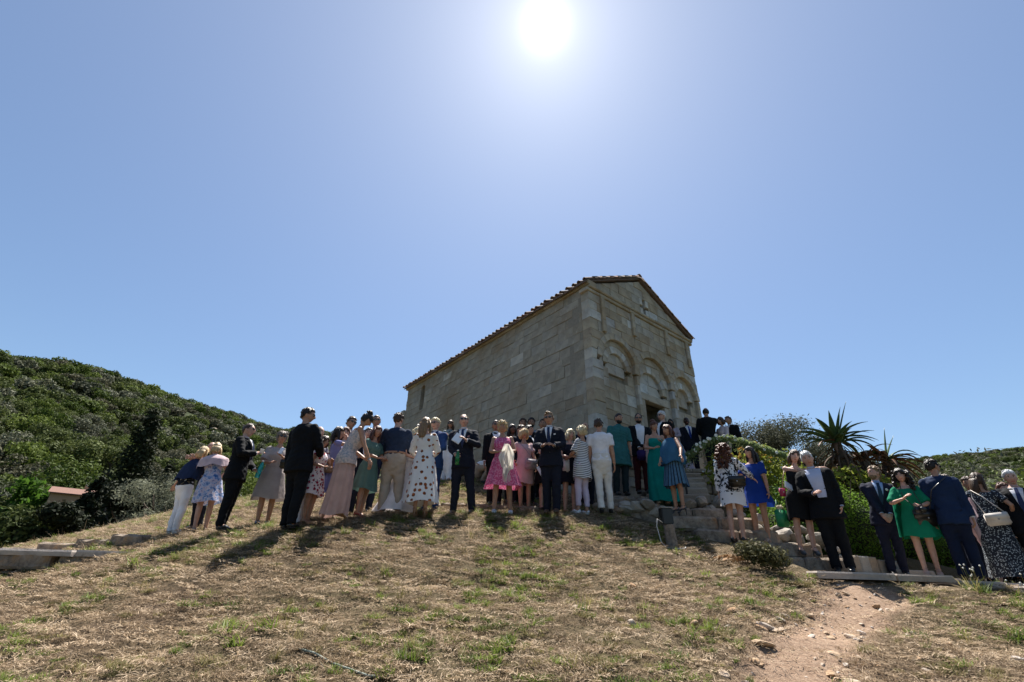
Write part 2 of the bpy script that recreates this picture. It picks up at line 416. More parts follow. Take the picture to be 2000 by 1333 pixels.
# far terrain: valley, the wooded hills left and right, open land behind the camera
EL = np.array([(-180, 2.0), (-100, 5), (-75, 12), (-60, 15.2), (-51, 15.4), (-48, 15.9), (-44.3, 16.2), (-40, 15.7), (-36, 15.0), (-32, 14.7), (-27.8, 13.8), (-24.5, 14.1), (-21, 13.9),
               (-10, 10), (0, 6), (20, 6), (32, 9.0), (40, 10.5), (42.5, 10.55), (46, 10.4), (49, 10.4), (60, 10), (90, 6), (130, 2), (180, 2.0)])
RC = np.array([(-180, 500), (-60, 230), (-44, 250), (-36, 300), (-28, 330), (-20, 380), (0, 420), (35, 430), (50, 420), (180, 500)])
def far_z(az, d):
    el = np.interp(az, EL[:, 0], EL[:, 1]); rc = np.interp(az, RC[:, 0], RC[:, 1])
    zc = 1.5 + rc * np.tan(np.radians(el))
    t = np.clip((d - 32) / (rc - 32), 0, 1); prof = 0.62 * t + 0.38 * t * t * (3 - 2 * t)
    z = np.where(d < rc, -1.0 + (zc + 1.0) * prof, zc - (d - rc) * 0.25)
    z = np.where(d < 32, -1.0 - (32 - d) * 0.12, z)
    x, y = d * np.sin(np.radians(az)), d * np.cos(np.radians(az))
    return np.maximum(z, -30) + 7 * fbm(x * 0.018, y * 0.018, 44, 4) * sstep(d, 40, 110) * (1 - sstep(d / rc, 0.8, 1.0))
def far_xy(x, y):
    return float(far_z(np.array([math.degrees(math.atan2(x, y))]), np.array([math.hypot(x, y)]))[0])
_az = np.linspace(-180, 180, 361); _dd = np.concatenate([np.linspace(9, 60, 26), np.linspace(66, 520, 64), np.linspace(560, 2500, 14)])
A2, D2 = np.meshgrid(_az, _dd); _a, _d = A2.ravel(), D2.ravel()
_i = np.arange(_a.size).reshape(A2.shape)
_F = np.stack([_i[:-1, :-1], _i[:-1, 1:], _i[1:, 1:], _i[1:, :-1]], -1).reshape(-1, 4)[:, ::-1]
def scrub_mat():
    m, nt, b, out = new_mat('scrubland')
    co = coords(nt); n = noise(nt, co, 0.11, 8, 0.65); n2 = noise(nt, co, 0.9, 5, 0.7)
    veg = ramp(nt, n2.outputs[0], [(0.3, (0.016, 0.024, 0.010)), (0.6, (0.050, 0.064, 0.026)), (0.8, (0.10, 0.10, 0.05))])
    soil = ramp(nt, n2.outputs[0], [(0.3, (0.17, 0.11, 0.07)), (0.7, (0.36, 0.27, 0.19))])
    c = mixc(nt, ramp(nt, n.outputs[0], [(0.60, (0, 0, 0)), (0.67, (1, 1, 1))]), veg, soil)
    nt.links.new(c, b.inputs['Base Color']); b.inputs['Roughness'].default_value = 0.95; b.inputs['Specular IOR Level'].default_value = 0.1
    bump(nt, b, n2.outputs[0], 1.0, 1.2); return m
SCRUB = scrub_mat()
hills = quads_mesh('hills', np.stack([_d * np.sin(np.radians(_a)), _d * np.cos(np.radians(_a)), far_z(_a, _d)], 1), _F, SCRUB, smooth=True)
hills['kind'] = 'structure'

# ------------------------------------------------------------------ grass, scattered by geometry nodes
rng = np.random.default_rng(7)
def blades(n, rad, lmin, lmax, wid, up, seed, bend=0.5):
    """n grass blades; up=0 lying, 1 standing"""
    g = np.random.default_rng(seed); V = []; F = []
    for k in range(n):
        a = g.uniform(0, 2 * math.pi); r = rad * math.sqrt(g.random()); p = np.array([r * math.cos(a), r * math.sin(a), 0.0])
        L = g.uniform(lmin, lmax); h = g.uniform(0, 2 * math.pi); el = (up * g.uniform(0.75, 1.45) + (1 - up) * g.uniform(-0.05, 0.6))
        d = np.array([math.cos(h) * math.cos(el), math.sin(h) * math.cos(el), math.sin(el)])
        s = np.cross(d, [0, 0, 1.0]); s = s / (np.linalg.norm(s) + 1e-6) * wid * g.uniform(0.6, 1.3) / 2
        if up < 0.5: s = s + np.array([0, 0, g.uniform(-1, 1) * wid * 0.5])
        p1 = p + d * L * 0.55; e2 = d + np.array([math.cos(h), math.sin(h), -0.8]) * bend * g.uniform(0.2, 1); p2 = p1 + e2 / np.linalg.norm(e2) * L * 0.5
        if up < 0.5: p = p + np.array([0, 0, g.uniform(0, 0.02)]); p1[2] += 0.008; p2[2] = max(p2[2], 0.0)
        b = len(V); V += [p - s, p + s, p1 - s * 0.8, p1 + s * 0.8, p2 - s * .15, p2 + s * .15]
        F += [(b, b + 1, b + 3, b + 2), (b + 2, b + 3, b + 5, b + 4)]
    return np.array(V), np.array(F)
STRAW = leafmat('straw', (0.235, 0.165, 0.100), (0.66, 0.515, 0.360), 0.22, 0.7)
STRAWD = leafmat('straw_old', (0.095, 0.066, 0.040), (0.355, 0.262, 0.168), 0.15, 0.8)
GRASSM = leafmat('grass_blade', (0.050, 0.085, 0.012), (0.20, 0.255, 0.050), 0.42, 0.5)
GRASSY = leafmat('grass_yellowing', (0.12, 0.11, 0.03), (0.36, 0.31, 0.13), 0.35, 0.6)
def clump_col(name, specs):
    c = bpy.data.collections.new(name)
    for i, (V, F, m) in enumerate(specs):
        me = quads_mesh(name + '_clump', V, F, m, mesh_only=True)
        c.objects.link(bpy.data.objects.new(name + '_clump', me))
    return c
def scatter(name, label_kind, coll, xs, ys, attr_fn, density, smin, smax, seed, tilt=0.2):
    X, Y = np.meshgrid(xs, ys); x, y = X.ravel(), Y.ravel(); z = _rough_h(x, y) + 0.004
    nx, ny = len(xs), len(ys); i = np.arange(nx * ny).reshape(ny, nx)
    F = np.stack([i[:-1, :-1], i[:-1, 1:], i[1:, 1:], i[1:, :-1]], -1).reshape(-1, 4)
    o = quads_mesh(name, np.stack([x, y, z], 1), F, TURF, smooth=True, attrs={'dens': attr_fn(x, y)})
    o['kind'] = 'stuff'
    ng = bpy.data.node_groups.new(name, 'GeometryNodeTree')
    ng.interface.new_socket('Geometry', in_out='INPUT', socket_type='NodeSocketGeometry'); ng.interface.new_socket('Geometry', in_out='OUTPUT', socket_type='NodeSocketGeometry')
    N, L = ng.nodes, ng.links
    gi = N.new('NodeGroupInput'); go = N.new('NodeGroupOutput'); dp = N.new('GeometryNodeDistributePointsOnFaces'); ip = N.new('GeometryNodeInstanceOnPoints')
    ci = N.new('GeometryNodeCollectionInfo'); ci.inputs['Collection'].default_value = coll; ci.inputs['Separate Children'].default_value = True; ci.inputs['Reset Children'].default_value = True
    na = N.new('GeometryNodeInputNamedAttribute'); na.data_type = 'FLOAT'; na.inputs['Name'].default_value = 'dens'
    mu = N.new('ShaderNodeMath'); mu.operation = 'MULTIPLY'; mu.inputs[1].default_value = density
    L.new(na.outputs[0], mu.inputs[0]); L.new(mu.outputs[0], dp.inputs['Density']); dp.inputs['Seed'].default_value = seed
    L.new(gi.outputs[0], dp.inputs['Mesh']); L.new(dp.outputs['Points'], ip.inputs['Points']); L.new(ci.outputs[0], ip.inputs['Instance'])
    ip.inputs['Pick Instance'].default_value = True
    rv = N.new('FunctionNodeRandomValue'); rv.data_type = 'FLOAT_VECTOR'; rv.inputs[0].default_value = (-tilt, -tilt, 0); rv.inputs[1].default_value = (tilt, tilt, 6.283); rv.inputs['Seed'].default_value = seed + 1
    rs = N.new('FunctionNodeRandomValue'); rs.data_type = 'FLOAT'; rs.inputs[2].default_value = smin; rs.inputs[3].default_value = smax; rs.inputs['Seed'].default_value = seed + 2
    L.new(rv.outputs[0], ip.inputs['Rotation']); L.new(rs.outputs[1], ip.inputs['Scale']); L.new(ip.outputs[0], go.inputs[0])
    md = o.modifiers.new('scatter', 'NODES'); md.node_group = ng
    return o
CH0 = np.array([2.23, 11.28]); CHU = np.array([-0.6215, 0.7834]); CHV = np.array([0.7834, 0.6215])
def keep_off(x, y):
    s = (x - CH0[0]) * CHU[0] + (y - CH0[1]) * CHU[1]; t = (x - CH0[0]) * CHV[0] + (y - CH0[1]) * CHV[1]
    inside = (t > -0.05) & (s > -0.1)
    stairs = (x > 2.0) & (x < 5.6) & (y > 7.9 + np.where(x < 3.2, 0.5, 0)) | (x > 3.9) & (y > 7.0) & (y < 8.6) & (x < 6.8) | (x > 1.5) & (y > 9.1) | (x > 5.2) & (y > 8.4)
    return np.where(inside | stairs, 0.0, 1.0)
_gx = np.arange(-11.5, 10.0, 0.25); _gy = np.arange(2.3, 16.5, 0.25)
straw_c = clump_col('straw', [(*blades(64, 0.17, 0.018, 0.075, 0.0042, 0.12 if s % 2 else 0.0, s, 0.10), STRAW if s % 2 else STRAWD) for s in range(1, 7)])
scatter('dry_grass', 'grass', straw_c, _gx, _gy,
        lambda x, y: keep_off(x, y) * (1 - 0.93 * path_w(x, y)) * (0.62 + 0.38 * sstep(fbm(x * 2.1, y * 2.1, 8), -0.16, 0.10)) * (1 - 0.5 * sstep(np.hypot(x, y), 9, 14)), 105, 0.7, 1.2, 3)
tuft_c = clump_col('tuft', [(*blades(60, 0.07, 0.05, 0.13, 0.007, 0.8, 20), GRASSM), (*blades(34, 0.07, 0.03, 0.075, 0.005, 0.7, 21), GRASSY),
                            (*blades(90, 0.13, 0.05, 0.11, 0.007, 0.6, 22), GRASSM), (*blades(40, 0.06, 0.03, 0.06, 0.005, 0.6, 23), GRASSY)])
scatter('grass', 'grass', tuft_c, _gx, _gy,
        lambda x, y: keep_off(x, y) * (green_w(x, y) * 0.85 + 0.15) * (1 - path_w(x, y)) * sstep(fbm(x * 1.7, y * 1.7, 61), -0.06, 0.12), 70, 0.35, 1.0, 13)
OLIVE = leafmat('grass_olive', (0.085, 0.078, 0.028), (0.26, 0.225, 0.095), 0.3, 0.7)
hum_c = clump_col('tussock', [(*blades(150, 0.12, 0.04, 0.10, 0.005, 0.62, 50), OLIVE), (*blades(110, 0.085, 0.035, 0.085, 0.005, 0.7, 51), OLIVE), (*blades(120, 0.10, 0.03, 0.08, 0.005, 0.6, 52), STRAWD)])
scatter('grass_tufts', 'grass', hum_c, _gx, _gy,
        lambda x, y: keep_off(x, y) * (1 - path_w(x, y)) * (0.15 + 0.85 * sstep(fbm(x * 1.3 + 7, y * 1.3, 15), -0.08, 0.14)), 15, 0.35, 1.15, 63)
weed_c = clump_col('weed', [(*blades(46, 0.10, 0.08, 0.20, 0.011, 0.75, 30), GRASSM), (*blades(30, 0.08, 0.10, 0.22, 0.006, 0.95, 31, 0.25), GRASSY)])
scatter('weeds', 'weeds', weed_c, _gx, _gy,
        lambda x, y: keep_off(x, y) * (1 - path_w(x, y)) * (sstep(green_w(x, y), 0.5, 0.95) * 0.8 + 0.02) * sstep(fbm(x * 2.3, y * 2.3, 91), 0.0, 0.14), 12, 0.4, 0.95, 23)
stalk_c = clump_col('stalk', [(*blades(7, 0.12, 0.18, 0.36, 0.004, 1.0, 40, 0.3), STRAW), (*blades(5, 0.10, 0.14, 0.30, 0.004, 0.95, 41, 0.4), STRAW)])
scatter('dry_stalks', 'grass', stalk_c, _gx, _gy,
        lambda x, y: keep_off(x, y) * (1 - path_w(x, y)) * (0.25 + sstep(-x + 0.25 * y, 6.2, 8.5) + sstep(x, 4.5, 7)), 1.6, 0.5, 1.1, 33)
# ------------------------------------------------------------------ the stone church
CU, CV = Vector((CHU[0], CHU[1], 0)), Vector((CHV[0], CHV[1], 0)); C0 = Vector((CH0[0], CH0[1], 0))
FW, SL, ZE, ZB = 5.38, 11.4, 9.42, 2.9            # facade width, side length, wall top, wall bottom
def PF(t, z, w=0.0): return C0 + CV * t - CU * w + Vector((0, 0, z))       # facade: w outwards
def PS(s, z, w=0.0): return C0 + CU * s - CV * w + Vector((0, 0, z))       # side wall: w outwards
def stone_mat(name, stops, bmp=0.5):
    m, nt, b, out = new_mat(name)
    co = coords(nt); oi = nt.nodes.new('ShaderNodeObjectInfo')
    isl = nt.nodes.new('ShaderNodeNewGeometry'); base = ramp(nt, mth(nt, 'FRACT', mth(nt, 'ADD', oi.outputs['Random'], isl.outputs['Random Per Island'])), stops)
    n = noise(nt, co, 2.3, 8, 0.65); n2 = noise(nt, co, 34, 5, 0.7); n3 = noise(nt, isl.outputs['Position'], 0.62, 6, 0.65)
    c = mixc(nt, 0.75, base, ramp(nt, n.outputs[0], [(0.25, (0.50, 0.47, 0.45)), (0.5, (0.98, 0.98, 0.98)), (0.78, (1.35, 1.28, 1.16))]), 'MULTIPLY')
    c = mixc(nt, ramp(nt, n3.outputs[0], [(0.47, (0, 0, 0)), (0.68, (0.62, 0.62, 0.62))]), c, (0.25, 0.17, 0.095))
    spots = ramp(nt, noise(nt, co, 9.5, 4, 0.75).outputs[0], [(0.62, (0, 0, 0)), (0.72, (0.7, 0.7, 0.7))])
    c = mixc(nt, spots, c, (0.50, 0.46, 0.40))
    dark = ramp(nt, noise(nt, co, 6.1, 6, 0.7).outputs[0], [(0.28, (0.75, 0.75, 0.75)), (0.40, (0, 0, 0))])
    c = mixc(nt, dark, c, (0.10, 0.085, 0.07))
    nt.links.new(c, b.inputs['Base Color']); b.inputs['Roughness'].default_value = 0.92; b.inputs['Specular IOR Level'].default_value = 0.15
    bump(nt, b, mth(nt, 'ADD', n.outputs[0], mth(nt, 'MULTIPLY', n2.outputs[0], 0.5)), bmp, 0.025)
    return m
ST_SIDE = stone_mat('side_stone', [(0.0, (0.320, 0.280, 0.225)), (0.25, (0.360, 0.320, 0.265)), (0.5, (0.335, 0.298, 0.240)), (0.75, (0.375, 0.345, 0.300)), (0.93, (0.310, 0.250, 0.185)), (1.0, (0.425, 0.395, 0.350))])
ST_FRONT = stone_mat('front_stone', [(0.0, (0.365, 0.300, 0.220)), (0.25, (0.435, 0.370, 0.280)), (0.5, (0.395, 0.355, 0.300)), (0.7, (0.470, 0.410, 0.325)), (0.88, (0.370, 0.285, 0.190)), (1.0, (0.505, 0.485, 0.455))])
ST_PALE = stone_mat('pale_stone', [(0.0, (0.422, 0.410, 0.397)), (0.5, (0.512, 0.474, 0.410)), (1.0, (0.620, 0.620, 0.602))])
ST_GOLD = stone_mat('ochre_stone', [(0.0, (0.36, 0.295, 0.21)), (0.5, (0.42, 0.355, 0.265)), (1.0, (0.47, 0.41, 0.33))])
MORTAR = plain('mortar', (0.26, 0.225, 0.18), 0.95, bmp=0.5)
DARKIN = plain('dark_interior', (0.055, 0.05, 0.045), 0.9)  # near-black colour standing in for the shade inside the church
TILE = [plain('roof_tile_red', (0.215, 0.125, 0.088), 0.85, var=0.3, bmp=0.3), plain('roof_tile_brown', (0.16, 0.11, 0.085), 0.85, var=0.3, bmp=0.3), plain('roof_tile_grey', (0.20, 0.165, 0.135), 0.85, var=0.3, bmp=0.3)]
srng = random.Random(11)
church = empty('church', PF(FW / 2, 4.1)); tag(church, 'small grey-brown stone church with gabled front and blind arches on the hilltop', 'church')
church_inv = Matrix.Translation(-church.location)
def cpart(o, parent=None):
    o.parent = parent or church
    if parent is None or parent == church: o.matrix_parent_inverse = church_inv
    return o
def slab_stone(name, poly, P, face, thick, mat, parent, c=0.012, jit=True, cat=None):
    """one dressed stone: outline poly [(t,z)], front at depth `face`, bevelled rim, going back `thick`"""
    cx = sum(p[0] for p in poly) / len(poly); cz = sum(p[1] for p in poly) / len(poly); n = len(poly)
    w = face + (srng.uniform(-0.010, 0.012) if jit else 0)
    V = []
    for t, z in poly:                                       # front inset
        dx, dz = cx - t, cz - z
        V.append(P(t + math.copysign(min(c, abs(dx) * 0.6), dx), z + math.copysign(min(c, abs(dz) * 0.6), dz), w))
    for t, z in poly: V.append(P(t, z, w - c * 1.1))
    for t, z in poly: V.append(P(t, z, face - thick))
    org = P(cx, cz, face); V = [v - org for v in V]
    F = [tuple(range(n))]
    for i in range(n):
        j = (i + 1) % n
        F += [(i, i + n, j + n, j), (i + n, i + 2 * n, j + 2 * n, j + n)]
    o = mk(name, V, F, mat); o.location = org
    bmh = bmesh.new(); bmh.from_mesh(o.data); bmesh.ops.recalc_face_normals(bmh, faces=bmh.faces); bmh.to_mesh(o.data); bmh.free()
    o.parent = parent; o.matrix_parent_inverse = Matrix.Translation(-parent.matrix_world.translation) if parent is not None else Matrix()
    return o
def clip_poly(x0, x1, z0, z1, lower=None, upper=None, n=6):
    """rectangle kept above lower(x) and below upper(x)"""
    xs = np.linspace(x0, x1, n if (lower or upper) else 2)
    lo = np.array([max(z0, lower(x)) if lower else z0 for x in xs]); hi = np.array([min(z1, upper(x)) if upper else z1 for x in xs])
    ok = hi - lo > 0.02
    if not ok.any(): return None
    if not ok.all():
        xs2 = np.linspace(x0, x1, 61)
        lo2 = np.array([max(z0, lower(x)) if lower else z0 for x in xs2]); hi2 = np.array([min(z1, upper(x)) if upper else z1 for x in xs2])
        k = np.where(hi2 - lo2 > 0.015)[0]
        if len(k) < 4: return None
        # longest contiguous run
        runs = np.split(k, np.where(np.diff(k) != 1)[0] + 1); k = max(runs, key=len)
        if len(k) < 4: return None
        sel = k[np.linspace(0, len(k) - 1, n).round().astype(int)]; xs, lo, hi = xs2[sel], lo2[sel], hi2[sel]
    if xs[-1] - xs[0] < 0.03: return None
    pts = [(xs[i], lo[i]) for i in range(len(xs))] + [(xs[i], hi[i]) for i in range(len(xs) - 1, -1, -1)]
    out = []
    for i, p in enumerate(pts):                              # drop collinear
        a, b = pts[i - 1], pts[(i + 1) % len(pts)]
        if abs((p[0] - a[0]) * (b[1] - p[1]) - (p[1] - a[1]) * (b[0] - p[0])) > 1e-6: out.append(p)
    return out if len(out) >= 3 else None
def courses(z0, z1, hmin, hmax, rnd):
    zs = [z0]
    while zs[-1] < z1 - hmin * 0.7: zs.append(zs[-1] + rnd.uniform(hmin, hmax))
    k = (z1 - z0) / (zs[-1] - z0); return [z0 + (z - z0) * k for z in zs]
def splits(x0, x1, lmin, lmax, rnd, first=None):
    xs = [x0]
    if first: xs.append(x0 + first)
    while xs[-1] < x1 - lmin * 0.8: xs.append(xs[-1] + rnd.uniform(lmin, lmax))
    if first:
        b = xs[1]; k = (x1 - b) / (xs[-1] - b); return [x0] + [b + (x - b) * k for x in xs[1:]]
    k = (x1 - x0) / (xs[-1] - x0); return [x0 + (x - x0) * k for x in xs]
G = 0.0022                                                   # joint
# --- side wall
sb = MB()
def obox(P, t0, t1, z0, z1, w0, w1, mb, m=0):
    a = [P(t, z, w) for z in (z0, z1) for t, w in ((t0, w0), (t1, w0), (t1, w1), (t0, w1))]
    mb.add(a, [(3, 2, 1, 0), (4, 5, 6, 7), (0, 1, 5, 4), (1, 2, 6, 5), (2, 3, 7, 6), (3, 0, 4, 7)], m)
WS0, WS1, WZ0, WZ1 = 9.72, 10.06, 8.08, 9.22                 # slit window
for a in ((0.5, WS0, ZB, ZE), (WS1, SL, ZB, ZE), (WS0, WS1, ZB, WZ0), (WS0, WS1, WZ1, ZE)): obox(PS, a[0], a[1], a[2], a[3], -0.85, -0.28, sb)
side_wall = cpart(sb.build('side_wall', MORTAR)); church_mw = church.matrix_world
bpy.context.view_layer.update()
def win_top(x): return WZ1 - 0.17 + math.sqrt(max(0.0, 0.17 ** 2 - (x - (WS0 + WS1) / 2) ** 2)) if WS0 < x < WS1 else -99
def win_low(x): return win_top(x) if WS0 < x < WS1 else -99
r1 = random.Random(5); n_side = 0
zs = courses(ZB + 0.5, ZE, 0.24, 0.37, r1); side_polys = []
for ci, (za, zb) in enumerate(zip(zs[:-1], zs[1:])):
    first = 0.36 if ci % 2 else 0.62
    xs = splits(0.292, SL, 0.34, 0.78, r1, first=first - 0.29 + .05)
    for xa, xb in zip(xs[:-1], xs[1:]):
        jz = 0.0
        if zb <= WZ0 or za >= WZ1 or xb <= WS0 or xa >= WS1:
            polys = [[(xa + G, za + G), (xb - G, za + G), (xb - G, zb - G), (xa + G, zb - G)]]
        else:
            polys = []
            if xa < WS0 - 0.03: polys.append([(xa + G, za + G), (WS0, za + G), (WS0, zb - G), (xa + G, zb - G)])
            if xb > WS1 + 0.03: polys.append([(WS1, za + G), (xb - G, za + G), (xb - G, zb - G), (WS1, zb - G)])
            if zb > WZ1 - 0.17:
                q = clip_poly(max(xa, WS0), min(xb, WS1), za, zb - G, lower=win_low)
                if q: polys.append(q)
            if za < WZ0: polys.append([(max(xa, WS0) + G, za + G), (min(xb, WS1) - G, za + G), (min(xb, WS1) - G, min(zb, WZ0) - G), (max(xa, WS0) + G, min(zb, WZ0) - G)])
        for p in polys:
            side_polys.append(p)
side_polys.sort(key=lambda p: min(q[0] for q in p) + 0.25 * abs(max(q[1] for q in p) - 6.5) + 3 * (max(q[1] for q in p) < 4.4))
rest_stone = []
for k, p in enumerate(side_polys):
    mt = ST_PALE if r1.random() < 0.012 else ST_SIDE
    j4 = [(t + r1.uniform(-.004, .004), z + r1.uniform(-.006, .006)) for t, z in p] if len(p) == 4 and min(q[0] for q in p) > 0.3 else p
    o = slab_stone('stone' if k < 300 else 'far_stones', j4, PS, 0.0, 0.285, mt if k < 300 else ST_SIDE, side_wall, c=r1.uniform(0.003, 0.009))
    if k >= 300: rest_stone.append(o)
bpy.context.view_layer.update(); fs = MB()
for o in rest_stone:
    fs.add([o.matrix_world @ v.co for v in o.data.vertices], [tuple(q.vertices) for q in o.data.polygons]); me_ = o.data; bpy.data.objects.remove(o); bpy.data.meshes.remove(me_)
fo = fs.build('far_stones', ST_SIDE, side_wall); fo.matrix_parent_inverse = Matrix.Translation(-side_wall.matrix_world.translation); fo['kind'] = 'stuff'
wb = MB(); obox(PS, WS0 - 0.03, WS1 + 0.03, WZ0 - 0.03, WZ1 + 0.03, -0.80, -0.76, wb); cpart(wb.build('window', DARKIN))  # panel behind the slit, interior shade put into its colour
# eave course under the tiles, foot ledge and a broken stub at the far end
eb = MB()
xs = splits(-0.10, SL + 0.1, 0.7, 1.2, r1)
cornice_s = cpart(mk('eave_cornice', [PS(0.3, ZE + 0.003, -0.6), PS(SL, ZE + 0.003, -0.6), PS(SL, ZE + 0.12, -0.6), PS(0.3, ZE + 0.12, -0.6), PS(0.3, ZE + 0.003, -0.28), PS(SL, ZE + 0.003, -0.28), PS(SL, ZE + 0.12, -0.28), PS(0.3, ZE + 0.12, -0.28)],
    [(0, 1, 2, 3), (7, 6, 5, 4), (4, 5, 1, 0), (3, 2, 6, 7), (0, 3, 7, 4), (1, 5, 6, 2)], ST_GOLD))
for xa, xb in zip(xs[:-1], xs[1:]):
    slab_stone('cornice_stone', [(xa + G, ZE + 0.004), (xb - G, ZE + 0.004), (xb - G, ZE + 0.15), (xa + G, ZE + 0.15)], PS, 0.085, 0.36, ST_GOLD, cornice_s, 0.02)
lb = MB(); obox(PS, SL + 0.002, SL + 0.22, ZB, 8.42, -0.6, 0.05, lb)
butt = cpart(lb.build('buttress', MORTAR)); zz = courses(4.2, 8.42, 0.3, 0.42, r1)
for za, zb in zip(zz[:-1], zz[1:]):
    slab_stone('stone', [(SL - 0.02, za + G), (SL + 0.26 + r1.uniform(0, .05), za + G), (SL + 0.26, zb - G), (SL - 0.02, zb - G)], PS, 0.10, 0.30, ST_SIDE, butt)
slab_stone('stone', [(SL + 0.1, 8.10), (SL + 0.48, 8.12), (SL + 0.46, 8.20), (SL + 0.1, 8.2)], PS, 0.06, 0.25, ST_SIDE, butt)
# --- facade
APT, APZ = 2.69, 10.80                                       # gable apex
CZ0, CZ1 = 9.235, 9.44
DT0, DT1, DZ0, DZ1 = 2.37, 3.37, 4.15, 6.41
def rake(x): return ZE + 0.05 + (APZ - ZE - 0.05) * (1 - abs(x - APT) / APT)
fb = MB()
for a in ((0.0, DT0, ZB, CZ0), (DT1, FW, ZB, CZ0), (DT0, DT1, DZ1, CZ0), (DT0, DT1, ZB, DZ0), (0, FW, CZ0, ZE)): obox(PF, a[0] + (0.002 if a[0] == 0 else 0), a[1], a[2], a[3], -0.85, -0.30, fb)
gv = [PF(0, ZE, -0.28), PF(FW, ZE, -0.28), PF(APT, APZ - 0.02, -0.28), PF(0, ZE, -0.8), PF(FW, ZE, -0.8), PF(APT, APZ - 0.02, -0.8)]
fb.add(gv, [(0, 1, 2), (5, 4, 3), (0, 3, 4, 1), (1, 4, 5, 2), (2, 5, 3, 0)])
facade = cpart(fb.build('facade', MORTAR)); bpy.context.view_layer.update()
ARCH = [dict(c=1.20, r=0.76, zs=7.20, lc=1.22, lr=0.43, lz0=6.90, lzs=7.14), dict(c=2.93, r=0.84, zs=7.08, lc=2.80, lr=0.60, lz0=6.64, lzs=6.80), dict(c=4.58, r=0.66, zs=7.08, lc=4.57, lr=0.34, lz0=6.72, lzs=7.0)]
FLOORZ = [3.3, 4.15, 4.15]
VW = 0.20
def arch_fn(c, r, zs):
    return lambda x: zs + math.sqrt(max(0.0, r * r - (x - c) ** 2)) if abs(x - c) < r else -99
def outer_low(x):
    return max(arch_fn(a['c'], a['r'] + (VW if x else VW), a['zs'])(x) if abs(x - a['c']) < a['r'] + VW else -99 for a in ARCH)
def stone_skip(x, z):                                       # inside the arch recess below the spring
    return any(abs(x - a['c']) < a['r'] and z < a['zs'] for a in ARCH)
r2 = random.Random(21)
zs = courses(3.45, CZ0, 0.27, 0.38, r2)
edges = [0.0, ARCH[0]['c'] - ARCH[0]['r'], ARCH[0]['c'] + ARCH[0]['r'], ARCH[1]['c'] - ARCH[1]['r'], ARCH[1]['c'] + ARCH[1]['r'], ARCH[2]['c'] - ARCH[2]['r'], ARCH[2]['c'] + ARCH[2]['r'], FW]
for ci, (za, zb) in enumerate(zip(zs[:-1], zs[1:])):
    if zb <= 7.1:                                           # piers between the arches
        for k in (0, 2, 4, 6):
            a, b = edges[k], edges[k + 1]
            seg = [a, b]
            slab_stone('stone', [(a + (0 if k == 0 else G), za + G), (b - G, za + G), (b - G, zb - G), (a + (0 if k == 0 else G), zb - G)], PF, 0.0, 0.29, r2.choice([ST_FRONT, ST_FRONT, ST_PALE]), facade, c=0.012)
    else:
        rough = za > 7.6
        xs = splits(0, FW, 0.30, 0.66, r2, first=0.62 if ci % 2 else 0.36)
        for xa, xb in zip(xs[:-1], xs[1:]):
            p = clip_poly(xa + (0 if xa == 0 else G), xb - G, za + G, zb - G, lower=outer_low)
            if p and abs(sum(p[i - 1][0] * p[i][1] - p[i][0] * p[i - 1][1] for i in range(len(p)))) > 0.008:
                mt = ST_PALE if r2.random() < 0.12 else ST_FRONT
                slab_stone('stone', p, PF, 0.0, 0.29, mt, facade, c=r2.uniform(0.008, 0.016))
# gable
zs = courses(CZ1 + 0.01, APZ, 0.26, 0.34, r2)
CRX, CRZ = 2.84, 9.80
for ci, (za, zb) in enumerate(zip(zs[:-1], zs[1:])):
    xa0 = APT * (1 - (APZ - za) / (APZ - ZE - .05)); xs = splits(max(0.0, xa0), FW - max(0, xa0), 0.34, 0.72, r2)
    for xa, xb in zip(xs[:-1], xs[1:]):
        up = rake; zc = (za + zb) / 2
        parts_ = [(xa, xb)]
        if zb > CRZ - 0.26 and za < CRZ + 0.30:             # leave the cross open
            h = 0.24 if (za < CRZ + 0.06 and zb > CRZ - 0.06) else 0.075
            parts_ = [q for q in ((xa, min(xb, CRX - h)), (max(xa, CRX + h), xb)) if q[1] - q[0] > 0.05]
        for qa, qb in parts_:
            p = clip_poly(qa + G, qb - G, za + G, zb - G, upper=up)
            if p: slab_stone('stone', p, PF, 0.0, 0.27, ST_PALE if r2.random() < 0.14 else ST_FRONT, facade, c=0.013)
for za, zb in zip(zs[:-1], zs[1:]):
    if za < CRZ + 0.06 and zb > CRZ - 0.06:
        for q0, q1 in ((CRX - 0.238, CRX - 0.078), (CRX + 0.078, CRX + 0.238)):
            for y0, y1 in ((za + G, CRZ - 0.062), (CRZ + 0.062, zb - G)):
                if y1 - y0 > 0.025: slab_stone('stone', [(q0, y0), (q1, y0), (q1, y1), (q0, y1)], PF, 0.0, 0.27, ST_PALE, facade, c=0.008)
cb = MB(); obox(PF, CRX - 0.25, CRX + 0.25, CRZ - 0.34, CRZ + 0.36, -0.279, -0.272, cb); cpart(cb.build('cross_opening', DARKIN))  # dark plate on solid backing, painted as the shade in the cross
